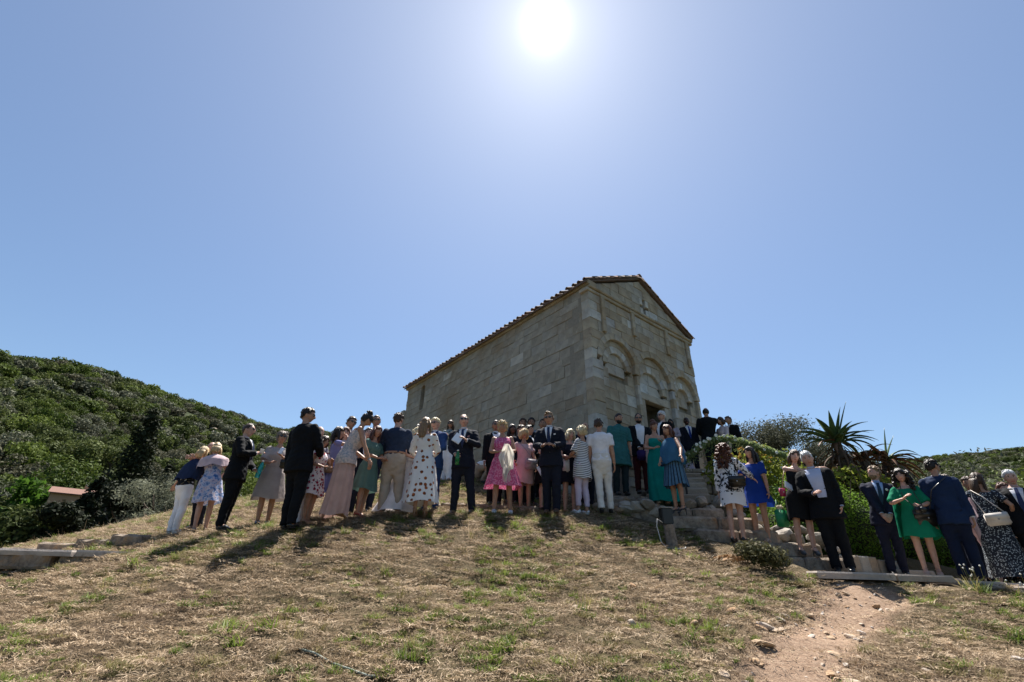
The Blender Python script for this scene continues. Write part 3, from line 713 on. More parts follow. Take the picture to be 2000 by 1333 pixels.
# arches: ring of voussoirs, recessed panel of courses, small blind lunette with its own ring
for ai, a in enumerate(ARCH):
    ar = cpart(mk('blind_arch', [PF(a['c'] - a['r'], 7.0, -0.299), PF(a['c'] + a['r'], 7.0, -0.299), PF(a['c'], a['zs'] + a['r'], -0.299)], [(0, 1, 2)], MORTAR))
    bpy.context.view_layer.update()
    def ring(c, r, w, zs, face, thick, nvo, mat, nm):
        for k in range(nvo):
            a0, a1 = math.pi * k / nvo + 0.004, math.pi * (k + 1) / nvo - 0.004; am = (a0 + a1) / 2
            pts = [(c + rr * math.cos(t), zs + rr * math.sin(t)) for rr, t in ((r, a0), (r + w, a0), (r + w, am), (r + w, a1), (r, a1), (r, am))]
            slab_stone(nm, pts, PF, face, thick, r2.choice(mat), ar, 0.010)
    ring(a['c'], a['r'], VW, a['zs'], 0.006, 0.26, 11, [ST_FRONT, ST_GOLD, ST_FRONT], 'voussoir')
    lr, lc, lzs, lz0 = a['lr'], a['lc'], a['lzs'], a['lz0']
    inner = arch_fn(a['c'], a['r'], a['zs']); l_out = arch_fn(lc, lr + 0.22, lzs); l_in = arch_fn(lc, lr, lzs)
    ring(lc, lr, 0.22, lzs, -0.115, 0.12, 9, [ST_PALE, ST_FRONT, ST_PALE], 'voussoir')
    zs = courses(FLOORZ[ai], a['zs'] + a['r'], 0.25, 0.38, r2)
    def lower_l(x): return l_out(x) if abs(x - lc) < lr + 0.22 else -99
    for za, zb in zip(zs[:-1], zs[1:]):
        xs = splits(a['c'] - a['r'], a['c'] + a['r'], 0.34, 0.62, r2)
        for xa, xb in zip(xs[:-1], xs[1:]):
            cand = []
            if zb <= lz0:
                if ai == 1 and za < DZ1:                     # beside the door
                    cand = [(max(xa, q0), min(xb, q1), None) for q0, q1 in ((a['c'] - a['r'], DT0 - 0.02), (DT1 + 0.02, a['c'] + a['r'])) if min(xb, q1) - max(xa, q0) > 0.05]
                else: cand = [(xa, xb, None)]
            elif za < lzs:
                cand = [(max(xa, q0), min(xb, q1), lower_l if zb > lzs else None) for q0, q1 in ((a['c'] - a['r'], lc - lr - (0.22 if zb > lzs else 0)), (lc + lr + (0.22 if zb > lzs else 0), a['c'] + a['r'])) if min(xb, q1) - max(xa, q0) > 0.05]
            else: cand = [(xa, xb, lower_l)]
            for qa, qb, lo in cand:
                z1 = zb if not (ai == 1 and zb > DZ1 and za < DZ1 and lo is None and qa > DT0 - .1 and qb < DT1 + .1) else zb
                p = clip_poly(qa + G, qb - G, za + G, z1 - G, lower=lo, upper=inner if zb > a['zs'] else None)
                if p: slab_stone('stone', p, PF, -0.12, 0.17, ST_PALE if r2.random() < 0.2 else ST_FRONT, ar, 0.010)
    for za, zb in ((lz0, (lz0 + lzs + lr) / 2), ((lz0 + lzs + lr) / 2, lzs + lr)):   # lunette filling
        xs = splits(lc - lr, lc + lr, lr * 0.6, lr * 1.1, r2)
        for xa, xb in zip(xs[:-1], xs[1:]):
            p = clip_poly(xa + G, xb - G, za + G, zb - G, upper=lambda x: l_in(x) if abs(x - lc) < lr else -99)
            if p: slab_stone('stone', p, PF, -0.215, 0.08, ST_PALE if ai < 2 else ST_FRONT, ar, 0.008)
# door: lintel, jambs, and a sheet painted dark for the unlit inside
door = cpart(mk('doorway', [PF(DT0, DZ0, -2.2), PF(DT1, DZ0, -2.2), PF(DT1, DZ1, -2.2), PF(DT0, DZ1, -2.2)], [(0, 1, 2, 3)], DARKIN)); bpy.context.view_layer.update()
slab_stone('lintel', [(DT0 - 0.22, DZ1), (DT1 + 0.24, DZ1), (DT1 + 0.24, DZ1 + 0.225), (DT0 - 0.22, DZ1 + 0.225)], PF, -0.085, 0.3, ST_GOLD, door, 0.012)
for s0, s1 in ((DT0 - 0.17, DT0), (DT1, DT1 + 0.17)):
    slab_stone('jamb', [(s0, DZ0), (s1, DZ0), (s1, DZ1 - 0.004), (s0, DZ1 - 0.004)], PF, -0.095, 0.6, ST_FRONT, door, 0.012)
# cornice across the front and short pilaster strips hanging below it
cor = cpart(mk('cornice', [PF(0.0, CZ0 + .02, -0.29), PF(FW, CZ0 + .02, -0.29), PF(FW, CZ1 - .02, -0.29), PF(0, CZ1 - .02, -0.29)], [(0, 1, 2, 3)], ST_GOLD)); bpy.context.view_layer.update()
xs = splits(-0.09, FW + 0.09, 0.45, 0.85, r2)
for xa, xb in zip(xs[:-1], xs[1:]):
    slab_stone('cornice_stone', [(xa + G, CZ0 + 0.003), (xb - G, CZ0 + 0.003), (xb - G, CZ0 + 0.105), (xa + G, CZ0 + 0.105)], PF, 0.055, 0.33, ST_GOLD, cor, 0.016)
    slab_stone('cornice_stone', [(xa + 0.06, CZ0 + 0.108), (xb + 0.05 if xb < FW else xb, CZ0 + 0.108), (xb + 0.05 if xb < FW else xb, CZ1), (xa + 0.06, CZ1)], PF, 0.105, 0.38, ST_GOLD, cor, 0.025)
for t0, zb in ((0.50, 8.02), (1.96, 8.40), (3.78, 8.33), (5.03, 8.25)):
    pl = cpart(mk('pilaster_strip', [PF(t0, zb, -0.25), PF(t0 + 0.15, zb, -0.25), PF(t0 + 0.15, CZ0, -0.25)], [(0, 1, 2)], ST_GOLD)); bpy.context.view_layer.update()
    nb = 3; hz = (CZ0 - zb) / nb
    for k in range(nb):
        slab_stone('stone', [(t0, zb + k * hz + G), (t0 + 0.15, zb + k * hz + G), (t0 + 0.15, zb + (k + 1) * hz - G), (t0, zb + (k + 1) * hz - G)], PF, 0.075, 0.06, ST_FRONT if k < 2 else ST_GOLD, pl, 0.012)
# remaining walls
ob = MB(); obox(PF, FW - 0.55, FW - 0.003, ZB, ZE, -SL, -0.86, ob); obox(PF, 0.86, FW - 0.56, ZB, ZE, -SL, -SL + 0.5, ob); cpart(ob.build('rear_wall', MORTAR))
fl = MB(); obox(PF, 0.86, FW - 0.57, 3.9, DZ0 - 0.01, -SL + 0.52, -0.3, fl); cpart(fl.build('floor', ST_PALE))
# roof: sloping deck, rows of clay tiles, the eave and verge tiles singly
OV, FO = 0.17, 0.07
slope = (APZ - ZE - 0.05) / APT
def RP(t, s, h=0.0):                                        # point of the roof, t across, s along, h above the deck
    z = ZE + 0.17 + slope * (APT - abs(t - APT)); n = Vector((0, 0, 1)); return PF(t, z + h, -s)
rb = MB()
for t0, t1 in ((-OV, APT), (APT, FW + OV)):
    q = [RP(t0, -FO), RP(t1, -FO), RP(t1, SL + 0.12), RP(t0, SL + 0.12)]; q2 = [p - Vector((0, 0, 0.05)) for p in q]
    rb.add(q + q2, [(0, 1, 2, 3), (7, 6, 5, 4), (0, 4, 5, 1), (1, 5, 6, 2), (2, 6, 7, 3), (3, 7, 4, 0)])
roof = cpart(rb.build('roof', TILE[1])); bpy.context.view_layer.update()
def half_tube(p0, p1, up, r0, r1, n=6, th=0.016):
    d = (p1 - p0).normalized(); s = d.cross(up).normalized(); u = s.cross(d).normalized(); V = []
    for p, r in ((p0, r0), (p1, r1)):
        for rr in (r, r - th):
            for k in range(n + 1):
                a = math.pi * k / n; V.append(p + s * (rr * math.cos(a)) + u * (rr * math.sin(a)))
    m = n + 1; F = []
    for k in range(n):
        F += [(k, k + 1, 2 * m + k + 1, 2 * m + k), (m + k, 3 * m + k, 3 * m + k + 1, m + k + 1), (k, m + k, m + k + 1, k + 1), (2 * m + k, 2 * m + k + 1, 3 * m + k + 1, 3 * m + k)]
    return V, F
def tile_obj(name, p0, p1, r0, r1, mat, up=Vector((0, 0, 1))):
    V, F = half_tube(p0, p1, up, r0, r1); c = (p0 + p1) / 2
    o = mk(name, [v - c for v in V], F, mat); o.location = c; o.parent = roof; o.matrix_parent_inverse = Matrix.Translation(-roof.matrix_world.translation); return o
rest = MB(); sp = 0.235; nrow = int((SL + 0.2) / sp)
for k in range(nrow + 1):
    s = -0.06 + k * sp
    for side in (0, 1):
        def T(q): return q if side == 0 else FW - q
        j = srng.uniform(-0.035, 0.035); e0 = -OV - 0.05 + srng.uniform(-0.05, 0.04)
        if side == 0:
            tile_obj('roof_tile', RP(T(e0), s + j, 0.035), RP(T(e0 + 0.42), s + j, 0.05), srng.uniform(.066, .078), 0.06, srng.choice(TILE))
        else:
            V, F = half_tube(RP(T(e0), s, 0.035), RP(T(e0 + 0.42), s, 0.05), Vector((0, 0, 1)), 0.088, 0.07); rest.add(V, F, srng.randrange(3))
        q = e0 + 0.38
        while q < APT + 0.05:
            V, F = half_tube(RP(T(q), s + srng.uniform(-.012, .012), 0.04), RP(T(q + 0.42), s, 0.05), Vector((0, 0, 1)), 0.085, 0.068, 4); rest.add(V, F, srng.randrange(3)); q += 0.40
for k in range(int(SL / 0.36)):
    V, F = half_tube(PF(APT, APZ + 0.16, -k * 0.36 + 0.1), PF(APT, APZ + 0.16, -(k + 1) * 0.36 + 0.06), Vector((0, 0, 1)), 0.12, 0.10, 5); rest.add(V, F, srng.randrange(3))
ro = rest.build('tile_rows', TILE, roof, True); ro.matrix_parent_inverse = Matrix.Translation(-roof.matrix_world.translation); ro['kind'] = 'stuff'
for side in (0, 1):                                          # verge tiles, thin edge seen from below
    q = -OV
    while q < APT - 0.1:
        t0, t1 = (q, min(q + 0.34, APT)) if side == 0 else (FW - q, max(FW - q - 0.34, APT))
        a, b = RP(t0, -FO - 0.03, 0.004), RP(t1, -FO - 0.03, 0.012); a2, b2 = RP(t0, 0.16, 0.004), RP(t1, 0.16, 0.012)
        c = (a + b2) / 2; up = Vector((0, 0, 0.022)); V = [p - c for p in (a, b, b2, a2, a + up, b + up, b2 + up, a2 + up)]
        o = mk('verge_tile', V, [(3, 2, 1, 0), (4, 5, 6, 7), (0, 1, 5, 4), (1, 2, 6, 5), (2, 3, 7, 6), (3, 0, 4, 7)], srng.choice(TILE)); o.location = c; o.parent = roof; o.matrix_parent_inverse = Matrix.Translation(-roof.matrix_world.translation)
        q += 0.342
# ------------------------------------------------------------------ steps, slabs, terrace, rocks
STEP = stone_mat('step_stone', [(0.0, (0.25, 0.20, 0.15)), (0.5, (0.33, 0.27, 0.21)), (1.0, (0.40, 0.34, 0.28))], 0.8)
def lichen_stone():
    m, nt, b, out = new_mat('lichen_stone'); co = coords(nt)
    n = noise(nt, co, 7, 8, 0.7); n2 = noise(nt, co, 3.1, 5, 0.65); n3 = noise(nt, co, 40, 4, 0.7)
    c = ramp(nt, n.outputs[0], [(0.3, (0.10, 0.08, 0.065)), (0.5, (0.26, 0.21, 0.165)), (0.7, (0.36, 0.31, 0.25))])
    c = mixc(nt, ramp(nt, n2.outputs[0], [(0.55, (0, 0, 0)), (0.66, (0.55, 0.55, 0.55))]), c, (0.30, 0.155, 0.045))
    nt.links.new(c, b.inputs['Base Color']); b.inputs['Roughness'].default_value = 0.95; b.inputs['Specular IOR Level'].default_value = 0.1
    bump(nt, b, mth(nt, 'ADD', n.outputs[0], mth(nt, 'MULTIPLY', n3.outputs[0], 0.4)), 0.9, 0.04); return m
LICHEN = lichen_stone()
RUBBLE = stone_mat('rubble_stone', [(0.0, (0.20, 0.18, 0.15)), (0.4, (0.30, 0.27, 0.23)), (0.8, (0.42, 0.38, 0.34)), (1.0, (0.33, 0.24, 0.16))], 0.9)
SLATE = stone_mat('path_rock', [(0.0, (0.42, 0.26, 0.15)), (0.4, (0.50, 0.38, 0.27)), (0.7, (0.46, 0.40, 0.35)), (1.0, (0.60, 0.55, 0.50))], 0.8)
def rough_box(name, c, d, mat, rz=0.0, seed=0, rough=0.03, parent=None, sub=2, tilt=(0, 0)):
    """a hewn block: subdivided bevelled box with an uneven surface"""
    g = random.Random(seed); bm_ = bmesh.new(); bmesh.ops.create_cube(bm_, size=1.0)
    for v in bm_.verts: v.co = Vector((v.co.x * d[0], v.co.y * d[1], v.co.z * d[2]))
    bmesh.ops.bevel(bm_, geom=bm_.edges[:], offset=min(d) * 0.16, segments=1, affect='EDGES')
    long = [e for e in bm_.edges if e.calc_length() > max(d) * 0.5]
    if long: bmesh.ops.subdivide_edges(bm_, edges=long, cuts=4, use_grid_fill=True)
    for v in bm_.verts:
        k = v.co
        v.co += Vector((g.uniform(-1, 1), g.uniform(-1, 1), g.uniform(-0.5, 0.6))) * rough
    bmesh.ops.recalc_face_normals(bm_, faces=bm_.faces)
    me = bpy.data.meshes.new(name); bm_.to_mesh(me); bm_.free(); me.materials.append(mat)
    o = link(bpy.data.objects.new(name, me)); o.location = c; o.rotation_euler = (tilt[0], tilt[1], rz)
    if parent is not None: o.parent = parent; o.matrix_parent_inverse = Matrix.Translation(-parent.location)
    return o
def rock_mesh(name, r, seed, mat, flat=1.0):
    g = random.Random(seed); bm_ = bmesh.new(); bmesh.ops.create_icosphere(bm_, subdivisions=2, radius=1.0)
    pl = [(Vector((g.gauss(0, 1), g.gauss(0, 1), g.gauss(0, 1))).normalized(), g.uniform(0.45, 0.85)) for _ in range(9)]
    for v in bm_.verts:
        for n, dd in pl:
            k = v.co.dot(n) - dd
            if k > 0: v.co -= n * k * 0.9
        v.co += Vector((g.uniform(-1, 1), g.uniform(-1, 1), g.uniform(-1, 1))) * 0.04
        v.co = Vector((v.co.x * r[0], v.co.y * r[1], v.co.z * r[2]))
    me = bpy.data.meshes.new(name); bm_.to_mesh(me); bm_.free(); me.materials.append(mat); return me
# the stair beside the slope: a thing whose slabs are parts
stair = empty('stone_stairs', (3.9, 8.6, 2.0)); tag(stair, 'rough lichen-stained stone steps climbing from the paved path to the church door', 'stairs')
STEPS = [  # x0, x1, front y, depth, top z, number of blocks, skew dy/dx
    (4.12, 5.30, 7.78, 0.62, 1.94, 2, 0.02), (3.75, 5.10, 8.02, 0.62, 2.16, 2, 0.0), (3.22, 4.62, 8.34, 0.66, 2.37, 2, -0.03),
    (2.86, 4.42, 8.56, 0.80, 2.60, 2, -0.02), (2.86, 4.05, 8.98, 0.75, 2.80, 2, -0.03), (1.62, 2.98, 9.22, 0.60, 2.90, 2, -0.04), (1.95, 3.35, 9.62, 0.9, 3.10, 2, -0.02)]
for si, (x0, x1, yf, dp, zt, nb, sk) in enumerate(STEPS):
    cuts = [x0] + [x0 + (x1 - x0) * (k / nb + srng.uniform(-0.06, 0.06)) for k in range(1, nb)] + [x1]
    for a, bq in zip(cuts[:-1], cuts[1:]):
        th = 0.24 if si < 5 else 0.42; cxx = (a + bq) / 2
        o = rough_box('step', (cxx, yf + dp / 2 + sk * (cxx - x0), zt - th / 2), (bq - a - 0.02, dp, th), LICHEN, seed=si * 7 + int(a * 10), rough=0.014, parent=stair)
# upper flight up to the terrace
for k in range(5):
    zt = 3.27 + k * 0.175; yf = 10.25 + k * 0.30
    rough_box('step', (3.75 + 0.10 * k, yf + 0.3, zt - 0.12), (1.35, 0.62, 0.24), STEP, rz=-0.25, seed=70 + k, rough=0.014, parent=stair)
# rubble packed under and beside the steps
for k in range(46):
    u = srng.random()
    if k < 16: x, y, z = srng.uniform(1.95, 3.0), 9.62 + srng.uniform(0.0, 0.1) - 0.42 * (k % 2), 2.76 + srng.uniform(-0.06, .14) * (1 if k % 2 else 0.6)
    elif k < 24: x, y, z = srng.uniform(3.1, 4.5), 9.3 + srng.uniform(0, .2), 2.85 + srng.uniform(-0.1, 0.14)
    else: x, y = srng.uniform(4.3, 5.6), 8.35 + srng.uniform(0, 1.0); z = 2.0 + (y - 8.2) * 0.5 + srng.uniform(-0.1, 0.1)
    r = srng.uniform(0.09, 0.2)
    o = link(bpy.data.objects.new('rubble_stone', rock_mesh('rubble_stone', (r * 1.3, r, r * 0.8), 300 + k, RUBBLE)), stair)
    o.location = (x, y, z); o.rotation_euler = (srng.uniform(-.3, .3), srng.uniform(-.3, .3), srng.uniform(0, 6)); o.matrix_parent_inverse = Matrix.Translation(-stair.location)
# church terrace with its masonry front
ter = MB(); tb = [(2.75, 10.75), (4.35, 11.82), (5.6, 11.9), (7.6, 13.4), (7.2, 15.2), (2.0, 11.4)]
ztop = 4.13
tv = [(x, y, ztop) for x, y in tb] + [(x, y, 1.6) for x, y in tb]; nb_ = len(tb)
ter.add(tv, [tuple(range(nb_))] + [(i, i + nb_, (i + 1) % nb_ + nb_, (i + 1) % nb_) for i in range(nb_)])
terrace = ter.build('terrace', plain('terrace_fill', (0.16, 0.13, 0.10), 0.95, bmp=0.6)); terrace['kind'] = 'structure'
def wall_stones(p0, p1, z0, z1, nm, parent, seed, hm=(0.16, 0.26), lm=(0.22, 0.5), mats=None):
    g = random.Random(seed); p0, p1 = Vector((*p0, 0)), Vector((*p1, 0)); d = (p1 - p0); L = d.length; d.normalize(); nrm = Vector((d.y, -d.x, 0))
    P = lambda t, z, w: p0 + d * t + nrm * w + Vector((0, 0, z))
    zz = courses(z0, z1, hm[0], hm[1], g)
    for za, zb in zip(zz[:-1], zz[1:]):
        xs = splits(0, L, lm[0], lm[1], g)
        for xa, xb in zip(xs[:-1], xs[1:]):
            j = lambda: g.uniform(-0.012, 0.012)
            slab_stone(nm, [(xa + 0.006, za + .006 + j()), (xb - 0.006, za + .006 + j()), (xb - 0.006, zb - .006 + j()), (xa + .006, zb - .006 + j())], P, g.uniform(0.03, 0.08), 0.12, g.choice(mats or [RUBBLE, STEP]), parent, 0.02)
bpy.context.view_layer.update()
wall_stones((2.75, 10.75), (4.35, 11.82), 3.05, ztop - 0.02, 'stone', terrace, 1)
wall_stones((4.35, 11.82), (5.6, 11.9), 2.7, ztop - 0.1, 'stone', terrace, 2)
wall_stones((5.6, 11.9), (7.6, 13.4), 3.2, ztop - 0.02, 'stone', terrace, 3)
for k in range(4): rough_box('coping', (4.5 + 0.32 * k, 11.88 + 0.02 * k, ztop - 0.02), (0.31, 0.34, 0.10), STEP, seed=40 + k, rough=0.008, parent=terrace)
# boulders by the steps
for k, (x, y, z, r, lab) in enumerate([(4.40, 9.62, 3.02, 0.20, 'large pale rounded boulder on the steps below the garland'), (4.80, 9.75, 3.06, 0.16, 'smaller tan boulder beside the curly-haired woman in the floral dress'), (4.62, 8.9, 2.62, 0.12, 'small pale stone on the step edge beside the blue dress woman')]):
    o = link(bpy.data.objects.new('boulder', rock_mesh('boulder', (r * 1.25, r, r * 0.9), 60 + k, RUBBLE))); o.location = (x, y, z); o.rotation_euler[2] = k; tag(o, lab, 'boulder', 'boulders by the steps')
# paved path: flat stone slabs
pave = empty('paved_path', (5.5, 7.3, 1.6)); pave['kind'] = 'structure'
PAV = stone_mat('paving_stone', [(0.0, (0.30, 0.26, 0.22)), (0.5, (0.38, 0.33, 0.29)), (1.0, (0.45, 0.40, 0.36))], 0.7)
def flag(poly, z, th, nm, parent, seed, mat):
    g = random.Random(seed); n = len(poly); cx = sum(p[0] for p in poly) / n; cy = sum(p[1] for p in poly) / n
    V = [(cx + (x - cx) * 0.97 - 0, cy + (y - cy) * 0.96, z + g.uniform(-0.004, 0.006)) for x, y in poly] + [(x, y, z - 0.022) for x, y in poly] + [(x + g.uniform(-.01, .01), y + g.uniform(-.01, .01), z - th) for x, y in poly]
    F = [tuple(range(n))] + [(i, i + n, (i + 1) % n + n, (i + 1) % n) for i in range(n)] + [(i + n, i + 2 * n, (i + 1) % n + 2 * n, (i + 1) % n + n) for i in range(n)]
    c = Vector((cx, cy, z)); o = mk(nm, [Vector(v) - c for v in V], F, mat, parent); o.location = c
    bmh = bmesh.new(); bmh.from_mesh(o.data); bmesh.ops.recalc_face_normals(bmh, faces=bmh.faces); bmh.to_mesh(o.data); bmh.free()
    o.matrix_parent_inverse = Matrix.Translation(-parent.location); return o
FLAGS = [([(4.15, 6.78), (5.35, 6.98), (5.30, 7.52), (4.2, 7.46)], 1.72), ([(5.38, 6.99), (6.36, 7.22), (6.42, 7.8), (5.34, 7.54)], 1.715), ([(5.38, 7.58), (6.4, 7.84), (6.5, 8.5), (5.42, 8.2)], 1.735),
         ([(6.46, 7.86), (7.25, 8.1), (7.3, 8.8), (6.55, 8.5)], 1.70), ([(6.55, 7.28), (7.3, 7.46), (7.22, 8.04), (6.5, 7.8)], 1.655), ([(7.36, 7.5), (8.2, 7.75), (8.1, 8.3), (7.3, 8.06)], 1.64),
         ([(7.3, 8.14), (8.1, 8.36), (8.1, 8.95), (7.36, 8.78)], 1.66), ([(8.26, 7.8), (9.1, 8.1), (9.0, 8.8), (8.16, 8.4)], 1.60), ([(8.16, 8.46), (9.0, 8.86), (8.9, 9.5), (8.15, 9.0)], 1.62), ([(9.15, 8.15), (10.0, 8.5), (9.9, 9.3), (9.05, 8.9)], 1.57),
         ([(7.3, 6.95), (8.3, 7.2), (8.22, 7.68), (7.34, 7.42)], 1.60), ([(6.6, 8.56), (7.5, 8.86), (7.4, 9.3), (6.6, 9.1)], 1.83), ([(7.0, 9.36), (7.9, 9.5), (7.8, 9.8), (7.0, 9.7)], 1.95)]
for k, (pl, z) in enumerate(FLAGS): flag(pl, z, 0.09, 'paving_slab', pave, 90 + k, PAV)
# low wall of upright stones under the clipped bush
kerb = empty('garden_wall', (6.0, 8.6, 1.7)); tag(kerb, 'low rough stone edging below the clipped green bush by the paved path', 'stone edging')
wall_stones((5.35, 8.32), (6.35, 8.62), 1.70, 2.02, 'stone', kerb, 7, (0.3, 0.34), (0.16, 0.34))
wall_stones((6.35, 8.62), (7.4, 9.35), 1.66, 1.98, 'stone', kerb, 8, (0.3, 0.34), (0.16, 0.34))
for o in list(kerb.children): o.matrix_parent_inverse = Matrix.Translation(-kerb.location)
# slabs and edging stones on the left
lp = empty('stone_path', (-6.5, 6.6, 1.6)); lp['kind'] = 'structure'
for k, pl in enumerate([[(-8.6, 7.25), (-7.35, 7.2), (-7.3, 8.2), (-8.7, 8.25)], [(-7.3, 7.2), (-6.3, 7.32), (-6.2, 8.15), (-7.26, 8.18)], [(-6.25, 7.34), (-5.35, 7.55), (-5.5, 8.1), (-6.16, 8.13)], [(-10.4, 7.2), (-8.66, 7.24), (-8.76, 8.26), (-10.4, 8.3)]]):
    flag(pl, 1.765 + 0.006 * k, 0.08, 'path_slab', lp, 150 + k, PAV)
for k, (x, y, w_) in enumerate([(-9.6, 7.33, 1.5), (-8.2, 7.36, 1.25), (-7.05, 7.40, 1.0), (-6.15, 7.55, .75)]):
    rough_box('path_stone', (x, y, 1.60 + .02 * k), (w_, 0.30, 0.24), LICHEN, 0.03 * k, 5 + k, 0.022, lp)
edg = empty('edging_stones', (-5.0, 8.0, 2.1)); tag(edg, 'row of low orange-lichen edging stones half sunk in the grass behind the left path', 'stone edging')
for k, (x, y) in enumerate([(-8.0, 8.35), (-7.45, 8.4), (-6.9, 8.42), (-6.36, 8.42)]):
    rough_box('stone', (x, y, gz(x, y) + 0.03), (0.56, 0.24, 0.20), LICHEN, srng.uniform(-.1, .1), 200 + k, 0.02, edg)
bank = empty('edging_stones', (0, 9.2, 2.7)); tag(bank, 'thin brown stone edging in the grass behind the navy suit man with the green bottle', 'stone edging')
for k in range(5): rough_box('stone', (-1.5 + 0.46 * k, 9.12 + 0.02 * k, gz(-1.5 + .46 * k, 9.12) + 0.02), (0.45, 0.2, 0.16), LICHEN, srng.uniform(-.06, .06), 230 + k, 0.02, bank)
# loose rocks on the dirt track
ROCKS = [(1.90, 3.98, .085, .055, .03), (2.12, 4.35, .10, .05, .035), (2.20, 4.30, .075, .03, .02), (2.05, 4.28, .06, .04, .025), (2.26, 4.42, .07, .04, .025), (2.45, 4.05, .05, .03, .02), (2.2, 3.72, .05, .045, .03), (2.25, 3.60, .045, .05, .03),
         (2.12, 3.5, .035, .04, .03), (2.28, 3.42, .055, .045, .045), (2.65, 4.38, .04, .03, .018), (2.9, 4.5, .07, .035, .03), (2.55, 4.9, .05, .04, .03), (3.15, 4.75, .05, .03, .02), (1.72, 3.75, .05, .04, .03), (2.55, 3.62, .035, .03, .02),
         (1.5, 4.25, .04, .04, .03), (3.75, 4.9, .04, .03, .025), (4.1, 4.3, .10, .03, .03), (4.3, 4.15, .14, .04, .035), (4.0, 3.95, .06, .04, .03), (1.0, 4.2, .045, .03, .03), (0.6, 4.5, .04, .03, .02), (3.4, 4.15, .04, .035, .025), (2.1, 3.3, .05, .03, .03), (1.95, 4.55, .05, .03, .02), (2.7, 5.1, .06, .04, .03), (3.0, 5.2, .04, .03, .02)]
for k, (x, y, a, b_, c) in enumerate(ROCKS):
    fk = 1.19 if y < 4.6 else 1.13; x, y = x * fk, y * fk; a, b_, c = a * 1.3, b_ * 1.35, c * 1.1
    o = link(bpy.data.objects.new('rock', rock_mesh('rock', (a, b_, c), 500 + k, SLATE))); o.location = (x, y, float(_rough_h(np.array([x]), np.array([y]))[0]) + c * 0.35)
    o.rotation_euler = (srng.uniform(-.3, .3), srng.uniform(-.3, .3), srng.uniform(-0.9, 0.3))
    tag(o, 'flat broken ochre rock lying on or beside the bare dirt track', 'rock', 'loose rocks on the dirt track')

# gravel and chips on the bare track
grav = bpy.data.collections.new('gravel_bits')
for k in range(5):
    r_ = (.010, .014, .020, .028, .012)[k]; grav.objects.link(bpy.data.objects.new('gravel_bits', rock_mesh('gravel_bits', (r_ * 1.4, r_, r_ * .6), 900 + k, SLATE)))
scatter('gravel', 'gravel', grav, np.arange(0.2, 7.0, 0.2), np.arange(2.4, 7.4, 0.2), lambda x, y: (path_w(x, y) * 0.9 + 0.10 * sstep(x, 0.5, 2.0)) * sstep(fbm(x * 2.5, y * 2.5, 44), -0.2, 0.15), 75, 0.5, 1.6, 77, 0.5)
# ------------------------------------------------------------------ trees and plants
def leaf_cloud(n, centers, size, seed, up=0.3, aspect=0.55, shell=0.55):
    """leaf-sized quads through overlapping lumps; centers: (x,y,z,rx,ry,rz)"""
    g = np.random.default_rng(seed); C_ = np.array(centers, float); wts = C_[:, 3] * C_[:, 4] * C_[:, 5]; k = g.choice(len(C_), n, p=wts / wts.sum())
    d = g.normal(size=(n, 3)); d /= np.linalg.norm(d, axis=1, keepdims=True)
    r = (shell + (1 - shell) * g.random((n, 1))) * (0.80 + 0.40 * g.random((n, 1)))
    p = C_[k, :3] + d * C_[k, 3:6] * r
    nrm = d * 0.6 + g.normal(size=(n, 3)) * 0.6 + np.array([0, 0, up]); nrm /= np.linalg.norm(nrm, axis=1, keepdims=True)
    t = np.cross(nrm, g.normal(size=(n, 3))); t /= np.linalg.norm(t, axis=1, keepdims=True); b = np.cross(nrm, t)
    s = size * g.uniform(0.6, 1.4, (n, 1))
    V = np.stack([p - t * s, p + b * s * aspect - t * s * .1, p + t * s, p - b * s * aspect - t * s * .1], 1).reshape(-1, 3)
    return V, np.arange(4 * n).reshape(n, 4)
BARK = plain('bark', (0.10, 0.075, 0.055), 0.95, bmp=0.8, scale=20)
LF = [leafmat('oak_leaf', (0.018, 0.030, 0.008), (0.115, 0.140, 0.042), 0.24), leafmat('olive_leaf', (0.040, 0.048, 0.030), (0.170, 0.175, 0.118), 0.2), leafmat('arbutus_leaf', (0.026, 0.048, 0.008), (0.135, 0.175, 0.036), 0.25),
      leafmat('heath_leaf', (0.036, 0.038, 0.024), (0.125, 0.122, 0.075), 0.2), leafmat('dark_conifer_leaf', (0.006, 0.010, 0.005), (0.030, 0.038, 0.017), 0.12)]
def trunk_mesh(h, r, seed, branches=4, spread=0.8):
    g = random.Random(seed); mb = MB(); top = Vector((g.uniform(-.1, .1) * h, g.uniform(-.1, .1) * h, h))
    mb.tube([(0, 0, -0.3), (g.uniform(-.04, .04) * h, 0, h * 0.5), top], [r * 1.25, r, r * 0.7], 6)
    for k in range(branches):
        a = 6.28 * k / branches + g.uniform(-.4, .4); s = Vector((0, 0, h * g.uniform(0.55, 0.95)))
        mb.tube([s, s + Vector((math.cos(a) * spread * .5, math.sin(a) * spread * .5, h * .22)), s + Vector((math.cos(a) * spread, math.sin(a) * spread, h * .55))], [r * .55, r * .4, r * .15], 5)
    me = mk('trunk', mb.v, mb.f, BARK, smooth=True, mesh_only=True); return me
def lumps(n, R_, H_, z0, seed, lump=0.5):
    g = random.Random(seed); out = []
    for k in range(n):
        a = g.uniform(0, 6.283); rr = R_ * math.sqrt(g.random()) * 0.75; z = z0 + H_ * g.uniform(0.12, 0.85); s = lump * R_ * g.uniform(0.6, 1.1)
        fall = 1 - 0.5 * abs((z - z0) / H_ - 0.45); out.append((math.cos(a) * rr * fall, math.sin(a) * rr * fall, z, s, s, s * 0.75))
    return out
CROWNS = []
